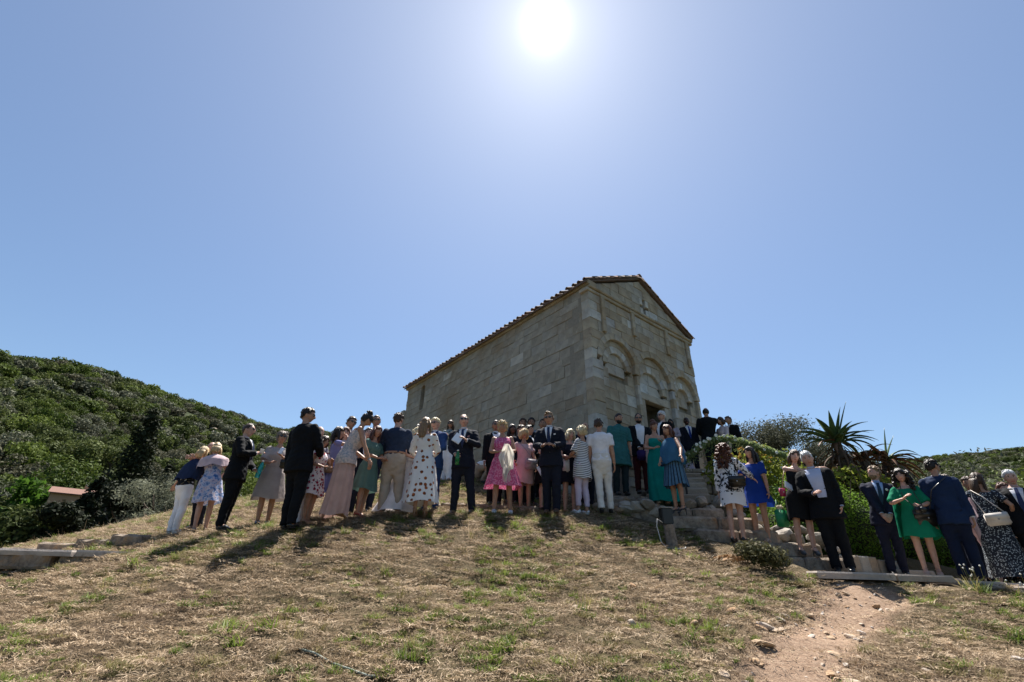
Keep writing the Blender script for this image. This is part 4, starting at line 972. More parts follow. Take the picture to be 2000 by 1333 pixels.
for k in range(10):
    m = LF[[0, 2, 1, 0, 3, 2, 0, 1, 3, 0][k]]; V, F = leaf_cloud(2400, lumps(11, 2.4, 3.2, 0.3, k, 0.45), 0.145, 100 + k, shell=0.7)
    CROWNS.append(quads_mesh('crown', V, F, m, mesh_only=True))
TRUNKS = [trunk_mesh(1.6, 0.13, k) for k in range(3)]
KINDS = ['dark evergreen oak bush in the scrub covering the hillside', 'bright green arbutus bush in the scrub covering the hillside', 'grey-green olive bush in the scrub covering the hillside', 'dark evergreen oak bush in the scrub covering the hillside', 'brownish heath bush in the scrub covering the hillside',
         'bright green arbutus bush in the scrub covering the hillside', 'dark evergreen oak bush in the scrub covering the hillside', 'grey-green olive bush in the scrub covering the hillside', 'brownish heath bush in the scrub covering the hillside', 'dark evergreen oak bush in the scrub covering the hillside']
trng = np.random.default_rng(99)
cand = []
for _ in range(16000):
    az = trng.uniform(-60, -16); d = math.sqrt(trng.uniform(46 ** 2, 345 ** 2)); cand.append((d, az))
for _ in range(9000):
    az = trng.uniform(32, 60); d = math.sqrt(trng.uniform(190 ** 2, 440 ** 2)); cand.append((d, az))
kept = []; cells = {}
def bare(az, d):                                            # rock and soil showing through the scrub
    x, y = d * math.sin(math.radians(az)), d * math.cos(math.radians(az))
    q = math.hypot((az + 33.5) / 5.0, (d - 175) / 26) < 1 and fbm(np.array([x * .05]), np.array([y * .05]), 3)[0] > -0.1
    return q
for d, az in sorted(cand):
    rc = float(np.interp(az, RC[:, 0], RC[:, 1]))
    if d > rc * 1.02 or bare(az, d): continue
    x, y = d * math.sin(math.radians(az)), d * math.cos(math.radians(az)); mind = (3.1 if d < 130 else (3.5 if d < 220 else 4.2)) * (0.85 if az > 0 else 1)
    key = (int(x // 6), int(y // 6)); ok = True
    for i in (-1, 0, 1):
        for j in (-1, 0, 1):
            for (u, v) in cells.get((key[0] + i, key[1] + j), ()):
                if (u - x) ** 2 + (v - y) ** 2 < mind ** 2: ok = False; break
            if not ok: break
        if not ok: break
    if ok: cells.setdefault(key, []).append((x, y)); kept.append((d, az, x, y))
def far_tree(x, y, k, s, sz, rz, label, group):
    e = empty('tree', (x, y, far_xy(x, y) - 0.3), rz); e.scale = (s, s, sz); tag(e, label, 'tree', group)
    c = link(bpy.data.objects.new('crown', CROWNS[k]), e); t = link(bpy.data.objects.new('trunk', TRUNKS[k % 3]), e); return e
near = [q for q in kept if q[1] < 0]; near_set = near[:280]; rest_t = near[280:] + [q for q in kept if q[1] > 0]
for i, (d, az, x, y) in enumerate(near_set):
    k = int(trng.integers(0, 10)); s = trng.uniform(0.55, 1.15) * (1.05 if d < 120 else 1.05)
    far_tree(x, y, k, s, s * trng.uniform(0.8, 1.2), trng.uniform(0, 6.28), KINDS[k], 'bushes covering the left hillside')
# everything farther off: one mass of crowns
lo_c = bpy.data.collections.new('far_crown')
for k in range(7):
    V, F = leaf_cloud(1000, lumps(8, 2.5, 3.0, 0.1, 50 + k, 0.5), 0.26, 200 + k, shell=0.75)
    lo_c.objects.link(bpy.data.objects.new('far_crown', quads_mesh('far_crown', V, F, LF[[0, 2, 0, 3, 1, 0, 2][k]], mesh_only=True)))
def point_cloud_instances(name, pts, coll, smin, smax, seed):
    me = bpy.data.meshes.new(name); me.from_pydata([tuple(p) for p in pts], [], []); o = link(bpy.data.objects.new(name, me)); o['kind'] = 'stuff'
    ng = bpy.data.node_groups.new(name, 'GeometryNodeTree')
    ng.interface.new_socket('Geometry', in_out='INPUT', socket_type='NodeSocketGeometry'); ng.interface.new_socket('Geometry', in_out='OUTPUT', socket_type='NodeSocketGeometry')
    N, L = ng.nodes, ng.links; gi = N.new('NodeGroupInput'); go = N.new('NodeGroupOutput'); ip = N.new('GeometryNodeInstanceOnPoints')
    ci = N.new('GeometryNodeCollectionInfo'); ci.inputs['Collection'].default_value = coll; ci.inputs['Separate Children'].default_value = True; ci.inputs['Reset Children'].default_value = True
    rv = N.new('FunctionNodeRandomValue'); rv.data_type = 'FLOAT_VECTOR'; rv.inputs[0].default_value = (-.1, -.1, 0); rv.inputs[1].default_value = (.1, .1, 6.283); rv.inputs['Seed'].default_value = seed
    rs = N.new('FunctionNodeRandomValue'); rs.data_type = 'FLOAT'; rs.inputs[2].default_value = smin; rs.inputs[3].default_value = smax; rs.inputs['Seed'].default_value = seed + 5
    mp = N.new('GeometryNodeMeshToPoints'); L.new(gi.outputs[0], mp.inputs[0]); L.new(mp.outputs[0], ip.inputs['Points']); L.new(ci.outputs[0], ip.inputs['Instance']); ip.inputs['Pick Instance'].default_value = True
    L.new(rv.outputs[0], ip.inputs['Rotation']); L.new(rs.outputs[1], ip.inputs['Scale']); L.new(ip.outputs[0], go.inputs[0])
    md = o.modifiers.new('scatter', 'NODES'); md.node_group = ng; return o
point_cloud_instances('woods', [(x, y, far_xy(x, y) - 0.4) for d, az, x, y in rest_t if az < 0], lo_c, 0.45, 1.3, 4)
point_cloud_instances('woods', [(x, y, far_xy(x, y) - 0.4) for d, az, x, y in rest_t if az > 0], lo_c, 0.5, 0.8, 5)
# rock faces on the bare strip of the left hill
for k in range(16):
    az = -36 + k * 0.42 + srng.uniform(-.5, .5); d = 168 + srng.uniform(-14, 14); x, y = d * math.sin(R(az)), d * math.cos(R(az)); r = srng.uniform(0.6, 1.5)
    o = link(bpy.data.objects.new('rock_outcrop', rock_mesh('rock_outcrop', (r * 1.3, r, r * 1.1), 700 + k, RUBBLE))); o.location = (x, y, far_xy(x, y) + 0.1)
    tag(o, 'grey rock outcrop on the bare strip of the left hillside', 'rock', 'rock outcrops on the left hillside')
# middle distance: trees between the knoll and the hill
def plant(name, label, cat, loc, centers, n, size, mat, seed, trunk=None, group=None, aspect=0.55, shell=0.5, up=0.3):
    e = empty(name, loc); tag(e, label, cat, group); V, F = leaf_cloud(n, centers, size, seed, up, aspect, shell)
    c = quads_mesh('crown' if cat == 'tree' else 'foliage', V, F, mat, e)
    if trunk: link(bpy.data.objects.new('trunk', trunk_mesh(*trunk)), e)
    return e
def polar(az, d): return d * math.sin(R(az)), d * math.cos(R(az))
def con(h, r, seed, n=70, lean=0.0):
    g = random.Random(seed); out = []
    for k in range(n):
        t = g.random() ** 0.8; a = g.uniform(0, 6.283); rr = r * (1 - t) ** 0.75 * g.uniform(0.35, 0.85); s = 0.16 * r + 0.26 * r * (1 - t) * g.uniform(.5, 1)
        out.append((math.cos(a) * rr, math.sin(a) * rr, 0.3 + h * t, s, s, s * 1.1))
    return out
x, y = polar(-38.9, 36); plant('conifer_tree', 'tall dark conical conifer standing in front of the wooded hill', 'tree', (x, y, 0.6), con(9.9, 2.1, 3, 120), 13000, 0.10, LF[4], 31, (4.0, 0.22, 1, 3, 0.6))
x, y = polar(-36.0, 33); plant('conifer_tree', 'shorter dark conifer leaning against the right of the tall one', 'tree', (x, y, 0.8), con(6.0, 1.7, 13, 90), 8000, 0.11, LF[4], 32, (3.0, 0.18, 2, 3, 0.5))
x, y = polar(-40.0, 34); plant('conifer_tree', 'dark bushy conifer at the left foot of the tall one', 'tree', (x, y, 0.6), con(5.0, 1.3, 23, 90), 6000, 0.11, LF[4], 33, (3.0, 0.18, 2, 3, 0.5))
BRIGHT = leafmat('bright_leaf', (0.030, 0.075, 0.008), (0.105, 0.190, 0.028), 0.45)
x, y = polar(-46.4, 46); plant('broadleaf_tree', 'bright green spreading broadleaf tree beside the small house', 'tree', (x, y, 0.8), lumps(16, 3.1, 5.0, 1.4, 8, 0.42), 9000, 0.18, BRIGHT, 34, (3.0, 0.2, 4, 5, 1.8))
x, y = polar(-40.9, 58); plant('broadleaf_tree', 'dark green round tree behind the roof of the small house', 'tree', (x, y, 1.5), lumps(14, 3.4, 4.6, 2.2, 9, 0.45), 6000, 0.19, LF[2], 35, (3.0, 0.2, 4, 5, 1.5))
x, y = polar(-49.0, 40); plant('olive_tree', 'pale grey olive tree at the left edge below the hill', 'tree', (x, y, 0.4), lumps(12, 2.4, 3.4, 1.2, 19, 0.45), 5000, 0.12, LF[1], 36, (1.8, 0.16, 5, 4, 1.0))
for k, (az, d, w, h, lab) in enumerate([(-45.2, 24, 1.5, 2.0, 'dark hedge bush at the far left edge behind the slope'), (-43.4, 24.5, 1.5, 2.35, 'dark rounded hedge bush right of the left edge hedge'), (-42.2, 24, 1.2, 2.15, 'purplish dark shrub below the small house'), (-40.9, 25, 0.8, 2.5, 'small dark conifer shrub in front of the small house wall'), (-38.6, 26, 1.3, 2.9, 'dark shrub right of the small conifer shrub under the tall conifer')]):
    x, y = polar(az, d); z0 = 1.5 + d * math.tan(R([0.6, 1.3, 2.0, 2.6, 3.2][k]))- 0.6
    plant('hedge_bush', lab, 'bush', (x, y, z0), con(h, 0.9, 40 + k, 40) if k == 3 else lumps(12, w, h, 0.0, 40 + k, 0.5), 4200, 0.075, [LF[0], LF[0], LF[4], LF[4], LF[4]][k], 60 + k, (1.2, 0.06, 1, 4, 0.5))
x, y = polar(-35.9, 20.5); plant('olive_tree', 'silvery olive bush behind the hugging group at the left', 'tree', (x, y, 2.1), lumps(16, 1.45, 2.5, 0.2, 71, 0.42), 7500, 0.055, leafmat('silver_leaf', (0.07, 0.078, 0.05), (0.20, 0.21, 0.145)), 71, (1.2, 0.09, 3, 5, 0.7), aspect=0.3)
x, y = polar(-33.3, 21.5); plant('olive_tree', 'olive bush behind the man in the black suit', 'tree', (x, y, 2.4), lumps(16, 1.7, 2.9, 0.2, 72, 0.42), 7000, 0.06, LF[1], 72, (1.2, 0.09, 3, 5, 0.7), aspect=0.3)
x, y = polar(-29.8, 24); plant('olive_tree', 'bright olive bush behind the woman in the beige dress', 'tree', (x, y, 3.0), lumps(16, 2.0, 3.2, 0.2, 73, 0.42), 7000, 0.07, LF[2], 73, (1.2, 0.09, 3, 5, 0.7), aspect=0.35)
# small house among the trees
hx, hy = polar(-42.2, 44); house = empty('small_house', (hx, hy, 4.75), R(40)); house.scale = (.50, .50, .50); tag(house, 'small ochre house with a red tiled roof among the trees at left', 'house')
HW = plain('ochre_plaster', (0.40, 0.25, 0.15), 0.9, bmp=0.2); mb = MB()
mb.box((0, 0, 0.9), (4.4, 4.0, 3.4)); mb.add([(-2.2, -2, 2.6), (2.2, -2, 2.6), (2.2, 2, 2.6), (-2.2, 2, 2.6), (-2.2, 0, 3.35), (2.2, 0, 3.35)], [(0, 1, 5, 4), (2, 3, 4, 5), (1, 2, 5), (3, 0, 4)])
mb.build('wall', HW, house); mb = MB()
for s in (-1, 1):
    mb.add([(-2.5, s * 2.4, 2.48), (2.5, s * 2.4, 2.48), (2.5, 0, 3.42), (-2.5, 0, 3.42), (-2.5, s * 2.4, 2.60), (2.5, s * 2.4, 2.60), (2.5, 0, 3.54), (-2.5, 0, 3.54)], [(0, 1, 2, 3), (4, 7, 6, 5), (0, 4, 5, 1), (1, 5, 6, 2), (3, 2, 6, 7), (0, 3, 7, 4)])
hr = mb.build('roof', plain('house_tiles', (0.17, 0.085, 0.06), 0.9, var=0.4, bmp=0.5), house); mb = MB(); mb.box((1.0, 0.5, 3.7), (0.5, 0.5, 0.8)); mb.build('chimney', HW, hr)
mb = MB(); mb.box((0.9, -2.02, 1.3), (0.9, 0.06, 1.1)); wf = mb.build('window', plain('shutter_green', (0.03, 0.05, 0.04), 0.7), house)
mb = MB(); mb.box((0.9, -2.06, 0.72), (1.1, 0.10, 0.06)); mb.build('sill', PAV, wf)
# right side: olives, leafy climbers, clipped bush, aloes
for k, (az, d, w, h, z0, lab) in enumerate([(29.2, 22, 2.3, 2.9, 4.5, 'olive tree behind the garland left of the aloe'), (32.4, 23, 2.1, 3.3, 4.5, 'olive tree directly behind the tall aloe crown'), (27.0, 24, 1.7, 2.4, 5.0, 'small olive tree behind the couple at the garland end'), (35.6, 21, 1.6, 2.6, 3.6, 'olive tree low behind the aloe trunk')]):
    x, y = polar(az, d); plant('olive_tree', lab, 'tree', (x, y, z0), lumps(22, w, h, 0.4, 80 + k, 0.36), 15000, 0.062, LF[1], 80 + k, (1.4, 0.14, k, 5, 1.0), aspect=0.28)
YEL = leafmat('fresh_leaf', (0.055, 0.10, 0.010), (0.24, 0.27, 0.045), 0.45); ORG = leafmat('new_shoot_leaf', (0.26, 0.17, 0.03), (0.48, 0.26, 0.07), 0.45)
def climber(label, loc, centers, n, seed, mat=YEL, size=0.05, flowers=40, shoots=160, fm=None):
    e = plant('leafy_shrub', label, 'shrub', loc, centers, n, size, mat, seed, aspect=0.62, shell=0.75)
    mb = MB(); g = random.Random(seed)
    for k in range(9): a = g.uniform(0, 6.28); mb.tube([(g.uniform(-.2, .2), g.uniform(-.2, .2), -.3), (math.cos(a) * .3, math.sin(a) * .3, .5), (math.cos(a) * .7, math.sin(a) * .6, 1.2)], [.02, .015, .006], 5)
    mb.build('stem', BARK, e)
    if shoots:
        top = sorted(centers, key=lambda c: -c[2])[:4]; V, F = leaf_cloud(shoots, [(c[0], c[1], c[2] + c[5] * .6, c[3] * .8, c[4] * .8, c[5] * .6) for c in top], size, seed + 1, aspect=.6); quads_mesh('new_shoots', V, F, ORG, e)['kind'] = 'stuff'
    if flowers:
        V, F = leaf_cloud(flowers * 4, centers, 0.028, seed + 2, aspect=0.9, shell=0.95); quads_mesh('blossom', V, F, plain('white_petal', (0.72, 0.70, 0.62), 0.6), e)['kind'] = 'stuff'
    return e
x, y = polar(29.6, 12.0); climber('sunlit yellow-green leafy shrub with white blossom behind the blue dress woman', (x, y, 2.3), [(-.9, 0.2, 1.55, .5, .4, .45), (-.3, .1, 1.5, .55, .45, .5), (.3, 0, 1.2, .6, .5, .55), (.75, -.1, 1.0, .5, .5, .5), (0, -.2, .7, .8, .5, .55), (.6, -.3, .35, .6, .5, .45), (-.6, 0, 1.0, .5, .4, .5), (-.1, .1, 1.95, .35, .3, .25), (.5, .1, 1.75, .3, .3, .3)], 5200, 91)
x, y = polar(34.2, 11.6); climber('dark leafy shrub between the hugging couple and the clipped bush', (x, y, 2.2), [(-.3, 0, .9, .5, .4, .5), (.2, .1, .6, .5, .4, .5), (-.5, 0, .3, .45, .4, .4)], 2200, 92, LF[2], 0.045, 6, 20)
x, y = polar(37.3, 12.6); climber('bright-leaved shrub branch left of the blond bearded man', (x, y, 2.6), [(-.25, 0, 1.0, .4, .35, .3), (.15, 0, .85, .4, .35, .35), (.5, 0, .7, .4, .3, .35), (-.1, 0, .4, .5, .4, .4)], 1700, 93, YEL, 0.055, 0, 40)
CLIP = leafmat('clipped_leaf', (0.040, 0.100, 0.010), (0.165, 0.270, 0.036), 0.42)
def mound(label, loc, cs, n, seed, size=0.024):
    e = plant('clipped_bush', label, 'bush', loc, cs, n, size, CLIP, seed, aspect=0.4, shell=0.92, up=0.5)
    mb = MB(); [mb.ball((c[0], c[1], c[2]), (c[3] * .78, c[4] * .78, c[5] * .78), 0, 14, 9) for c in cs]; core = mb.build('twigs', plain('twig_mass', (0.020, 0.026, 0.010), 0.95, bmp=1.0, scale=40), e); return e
mound('large bright green clipped bush behind the black-suited white-haired man', (6.35, 9.55, 2.0), [(-.35, 0, .75, .70, .6, .75), (.45, .1, .60, .75, .65, .62), (0, .1, 1.0, .6, .55, .45), (.95, .3, .45, .5, .5, .5)], 26000, 95)
mound('dark green clipped bush behind the woman in the green dress', (8.1, 10.6, 1.9), [(-.6, 0, .5, .75, .6, .6), (.4, .1, .55, .8, .65, .6), (1.3, .2, .5, .7, .6, .55)], 20000, 96)
mound('green clipped bush low behind the hugging woman in black', (5.35, 9.35, 2.05), [(-.25, 0, .35, .5, .45, .5), (.3, 0, .3, .45, .4, .45)], 9000, 97)
x, y = polar(42.0, 17); plant('olive_tree', 'pale olive bush behind the woman in the green dress below the right hill', 'tree', (x, y, 2.0), lumps(14, 2.0, 2.6, 0.1, 98, 0.45), 7000, 0.06, LF[1], 98, (1.0, 0.1, 1, 5, 0.9), aspect=0.3)
x, y = polar(45.2, 19); plant('shrub', 'green shrub behind the navy-suited man with the bag below the right hill', 'shrub', (x, y, 1.6), lumps(14, 2.0, 2.5, 0.1, 99, 0.45), 6000, 0.07, LF[2], 99, (1.0, 0.1, 1, 5, 0.9))
x, y = polar(48.8, 21); plant('shrub', 'green shrub at the right edge below the wooded hill', 'shrub', (x, y, 1.4), lumps(14, 2.2, 2.4, 0.1, 109, 0.45), 6000, 0.07, LF[0], 109, (1.0, 0.1, 1, 5, 0.9))
# aloes
ALOE = leafmat('aloe_leaf', (0.034, 0.060, 0.022), (0.100, 0.150, 0.058), 0.16, 0.35); ALOER = leafmat('aloe_leaf_red', (0.085, 0.040, 0.024), (0.20, 0.11, 0.065), 0.10, 0.45); ALOED = leafmat('aloe_dead_leaf', (0.028, 0.020, 0.014), (0.13, 0.085, 0.058), 0.10, 0.8)
def aloe_leaf(L, w, droop, n=7):
    """thick channelled leaf along +X starting upwards, tapering to a curled point"""
    V = []; F = []
    px, pz, a = 0.0, 0.0, 0.0
    for i in range(n + 1):
        t = i / n; ww = w * (0.75 + 0.6 * t - 1.33 * t ** 1.7) if i < n else 0.004; ww = max(ww, 0.004); th = 0.22 * ww + 0.004
        ca, sa = math.cos(a), math.sin(a); up = np.array([-sa, 0, ca]); c = np.array([px, 0, pz])
        V += [c + np.array([0, -ww, 0]) + up * ww * .35, c - up * th * .4, c + np.array([0, ww, 0]) + up * ww * .35, c + up * th]
        st = L / n; a -= droop / n * (0.5 + 1.2 * t); px += st * math.cos(a); pz += st * math.sin(a)
    for i in range(n):
        for j in range(4): F.append((4 * i + j, 4 * i + (j + 1) % 4, 4 * i + 4 + (j + 1) % 4, 4 * i + 4 + j))
    F.append((4 * n, 4 * n + 1, 4 * n + 2, 4 * n + 3)); return V, F
def aloe(label, loc, height, leaves, seed, scale=1.0, dead=70):
    e = empty('aloe_plant', loc); tag(e, label, 'aloe'); g = random.Random(seed)
    mb = MB(); mb.tube([(0, 0, -.3), (.05, .02, height * .5), (0, 0, height + .1)], [.16, .13, .09], 8); mb.build('trunk', BARK, e)
    for (az, el, L, w, droop, kind) in leaves:
        V, F = aloe_leaf(L * scale, w * scale * 1.3, droop + .35 * (el < 60)); o = mk('leaf', V, F, ALOE if kind == 0 else ALOER, e, True)
        o.location = (0.05 * math.cos(R(az)), 0.05 * math.sin(R(az)), height + g.uniform(-.06, .1)); o.rotation_euler = (0, -R(el), R(az))
    dm = MB()
    for k in range(dead):
        V, F = aloe_leaf(g.uniform(.5, .95) * scale, g.uniform(.025, .045) * scale, g.uniform(.5, 1.6), 5); az = g.uniform(0, 6.28); el = g.uniform(-1.25, -.1); q = Matrix.Rotation(az, 4, 'Z') @ Matrix.Rotation(-el, 4, 'Y')
        z = height * g.uniform(.25, 1.0); off = Vector((.12 * math.cos(az), .12 * math.sin(az), z)); dm.add([q @ Vector(v) + off for v in V], F)
    d = dm.build('dead_leaves', ALOED, e); d['kind'] = 'stuff'; return e
# azimuth 180 = towards the left of the picture, 270 = towards the viewer
x, y = polar(36.2, 13.2)
aloe('tall aloe with a crown of long pointed leaves on a shaggy trunk', (x, y, 2.5), 2.12, [(182, 34, 1.25, .075, .55, 0), (196, 22, 1.25, .08, .2, 0), (215, 42, .95, .09, .2, 0), (160, 52, 1.0, .07, .8, 0), (240, 60, .85, .08, .1, 0), (330, 68, 1.15, .10, .05, 0), (300, 72, .9, .08, .1, 0), (20, 62, .9, .07, .1, 0), (345, 38, 1.0, .085, .35, 0), (5, 30, 1.15, .085, .5, 0), (352, 16, 1.05, .08, .35, 0), (15, 8, .95, .07, 1.5, 0), (300, 20, .8, .08, .4, 0), (270, 35, .7, .09, .2, 0), (250, 18, .75, .08, .4, 0), (90, 50, .9, .08, .4, 0), (60, 35, .9, .08, .6, 0), (120, 40, .9, .08, .6, 0), (335, -2, .9, .06, 1.6, 0), (188, 14, 1.1, .08, .5, 0), (172, 26, 1.1, .08, .6, 0), (225, 30, .85, .09, .3, 0), (320, 40, .85, .09, .3, 0), (285, 50, .7, .09, .2, 0), (3, 20, 1.1, .08, .6, 0), (205, 4, .9, .07, .5, 1), (230, -5, .7, .06, .9, 1), (180, 68, .7, .06, .1, 0)], 1, 0.88, 150)
x, y = polar(39.7, 14.0)
aloe('smaller reddish aloe with one upright leaf right of the tall aloe', (x, y, 2.5), 1.72, [(340, 78, .72, .06, .0, 0), (350, 62, .6, .05, .1, 0), (195, 42, .8, .07, 1.0, 1), (205, 58, .75, .07, .7, 1), (180, 20, .8, .07, .6, 0), (220, 10, .7, .06, .6, 1), (350, 32, .8, .065, 1.2, 1), (5, 18, .9, .065, .9, 1), (340, 5, .95, .06, .5, 1), (15, -6, 1.0, .055, .4, 1), (300, 15, .6, .06, .8, 1), (270, 30, .5, .07, .6, 0), (250, 0, .6, .06, .8, 1), (90, 35, .7, .06, .8, 1), (160, 45, .8, .06, 1.3, 1), (175, -8, .7, .05, .5, 1), (190, 30, .9, .065, 1.0, 0), (355, 48, .8, .065, 1.0, 0), (230, 35, .6, .07, .6, 1), (320, 35, .7, .065, .9, 1), (200, -4, .85, .06, .6, 1), (2, 6, .95, .06, .7, 1)], 2, 1.0, 90)
x, y = polar(38.0, 13.4)
aloe('low reddish aloe rosette between the two taller aloes', (x, y, 2.5), 1.65, [(a, e, .66, .05, .9, 1) for a, e in ((0, 30), (30, 45), (60, 20), (100, 50), (140, 30), (180, 35), (210, 50), (240, 25), (270, 45), (300, 30), (330, 55), (350, 8), (195, 5), (15, -10))], 3, 1.0, 120)
x, y = polar(35.2, 12.9)
aloe('dead-leaved aloe stem behind the white-haired man', (x, y, 2.3), 1.5, [(a, e, .6, .05, 1.2, 1) for a, e in ((0, 10), (60, 20), (150, 30), (200, 5), (250, 15), (300, 20), (340, 0))], 4, 1.0, 160)
# dark tuft on the slope beside the steps, leaf litter next to it
tuft = plant('grass_tussock', 'dark tangled tussock of weeds on the slope below the steps', 'weeds', (3.52, 7.02, 1.84), [(0, 0, .10, .24, .22, .17), (.16, -.12, .03, .22, .2, .15), (-.12, .1, .14, .18, .17, .12)], 2000, 0.032, leafmat('tussock_leaf', (0.03, 0.032, 0.012), (0.12, 0.115, 0.05), .25), 121, shell=.5, aspect=.3, up=.6)
V, F = leaf_cloud(110, [(0, 0, .02, .32, .22, .04)], 0.045, 131, up=1.0); lit = quads_mesh('fallen_leaves', V + np.array([3.22, 7.35, gz(3.22, 7.35)]), F, leafmat('dead_leaf', (0.16, 0.08, 0.03), (0.40, 0.24, 0.12), .2)); lit['kind'] = 'stuff'
# weeds and white flower heads between path and grass at the right
for k in range(14):
    x, y = (7.0 + 0.24 * k, 6.75 + 0.09 * k + srng.uniform(-.2, .2)) if k < 12 else (6.35 + .1 * (k - 12), 7.0)
    V, F = blades(30, 0.14, 0.10, 0.30, 0.009, 0.85, 400 + k); e = quads_mesh('weed', V, F, GRASSM if k % 3 else GRASSY); e.location = (x, y, gz(x, y)); tag(e, 'green weed clump along the lower edge of the paved path at right', 'weed', 'weeds along the paved path')
    fm = MB()
    for q in range(5): px, py, h = srng.uniform(-.12, .12), srng.uniform(-.1, .1), srng.uniform(.18, .34); fm.tube([(px, py, 0), (px * 1.3, py * 1.3, h)], .003, 4); fm.ball((px * 1.3, py * 1.3, h), .012, 1, 6, 4)
    fm.build('flower_stalk', [GRASSY, plain('white_petal', (0.72, 0.70, 0.62))], e)
# ------------------------------------------------------------------ people
LENS = plain('dark_lens', (0.006, 0.006, 0.008), 0.08, spec=0.8, var=0); EYEW = plain('eye_white', (0.6, 0.58, 0.55), 0.3); EYED = plain('iris', (0.03, 0.02, 0.015), 0.2); LIP = plain('lip', (0.34, 0.11, 0.10), 0.5)
SHOEB = plain('black_leather', (0.012, 0.011, 0.011), 0.35, spec=0.5); SHOEW = plain('white_leather', (0.66, 0.66, 0.68), 0.5); SHOET = plain('tan_leather', (0.30, 0.16, 0.09), 0.5); SHOED = plain('brown_leather', (0.085, 0.045, 0.028), 0.4); SHOEN = plain('nude_leather', (0.42, 0.27, 0.20), 0.45)
METAL = plain('steel', (0.35, 0.35, 0.36), 0.3, metallic=1.0)
V3 = lambda *a: np.array(a, float)
PENDING = []                                                # (object, extra pieces, smooth iterations)
def remesh_obj(name, pieces, mat, parent, voxel, smooth=4, extras=None, mats=None):
    """closed overlapping pieces fused into one continuous skin"""
    mb = MB()
    for v, f in pieces: mb.add(v, f)
    o = mk(name, mb.v, mb.f, mats or [mat], parent)
    md = o.modifiers.new('fuse', 'REMESH'); md.mode = 'VOXEL'; md.voxel_size = voxel; md.use_smooth_shade = True
    if smooth: sm = o.modifiers.new('smooth', 'SMOOTH'); sm.factor = 0.5; sm.iterations = smooth
    PENDING.append((o, extras)); return o
def flush_pending():
    dg = bpy.context.evaluated_depsgraph_get(); out = []
    for o, ex in PENDING: out.append(bpy.data.meshes.new_from_object(o.evaluated_get(dg), preserve_all_data_layers=False, depsgraph=dg))
    for (o, ex), me in zip(PENDING, out):
        nv = len(me.vertices); co = np.empty(nv * 3, np.float32); me.vertices.foreach_get('co', co)
        if not o.name.startswith('person'):                 # folds and drag lines in the cloth
            nr = np.empty(nv * 3, np.float32); me.vertices.foreach_get('normal', nr); q = co.reshape(-1, 3); k_ = (len(o.name) * 13 + nv) % 91; amp = 0.0065 if o.name.startswith(('trousers', 'jacket', 'shirt', 'blouse', 'tunic', 'coat')) else 0.0045
            wv = vnoise(q[:, 0] * 9 + q[:, 2] * 3 + k_, q[:, 1] * 9 + q[:, 2] * 12 - k_, k_) - .5 + .8 * (vnoise(q[:, 0] * 22 - q[:, 2] * 7, q[:, 1] * 20 + q[:, 2] * 24 + k_, k_ + 5) - .5)
            fl_ = np.sin(q[:, 2] * 70 + q[:, 0] * 26 + 9 * vnoise(q[:, 0] * 6 + k_, q[:, 2] * 5, 3)); co = (q + nr.reshape(-1, 3) * (wv * 1.7 * amp + fl_ * amp * .28)[:, None]).ravel().astype(np.float32)
        nl = len(me.loops); li = np.empty(nl, np.int32); me.loops.foreach_get('vertex_index', li)
        npol = len(me.polygons); ls = np.empty(npol, np.int32); me.polygons.foreach_get('loop_total', ls)
        starts = np.concatenate([[0], np.cumsum(ls)[:-1]]); mi = np.zeros(npol, np.int32)
        if ex is not None and ex.v:
            ev = np.array(ex.v, np.float32); co = np.concatenate([co, ev.ravel()]); fl = [i + nv for f in ex.f for i in f]; el = np.array([len(f) for f in ex.f], np.int32)
            starts = np.concatenate([starts, len(li) + np.concatenate([[0], np.cumsum(el)[:-1]])]); li = np.concatenate([li, np.array(fl, np.int32)]); ls = np.concatenate([ls, el]); mi = np.concatenate([mi, np.array(ex.m, np.int32)])
        nm = bpy.data.meshes.new(o.data.name); nm.vertices.add(len(co) // 3); nm.vertices.foreach_set('co', co); nm.loops.add(len(li)); nm.loops.foreach_set('vertex_index', li.astype(np.int32))
        nm.polygons.add(len(ls)); nm.polygons.foreach_set('loop_start', starts.astype(np.int32)); nm.polygons.foreach_set('loop_total', ls.astype(np.int32)); nm.polygons.foreach_set('material_index', mi); nm.polygons.foreach_set('use_smooth', np.ones(len(ls), bool))
        for m in o.data.materials: nm.materials.append(m)
        nm.update(calc_edges=True); nm.validate(); o.modifiers.clear(); o.data = nm; bpy.data.meshes.remove(me)
    PENDING.clear()
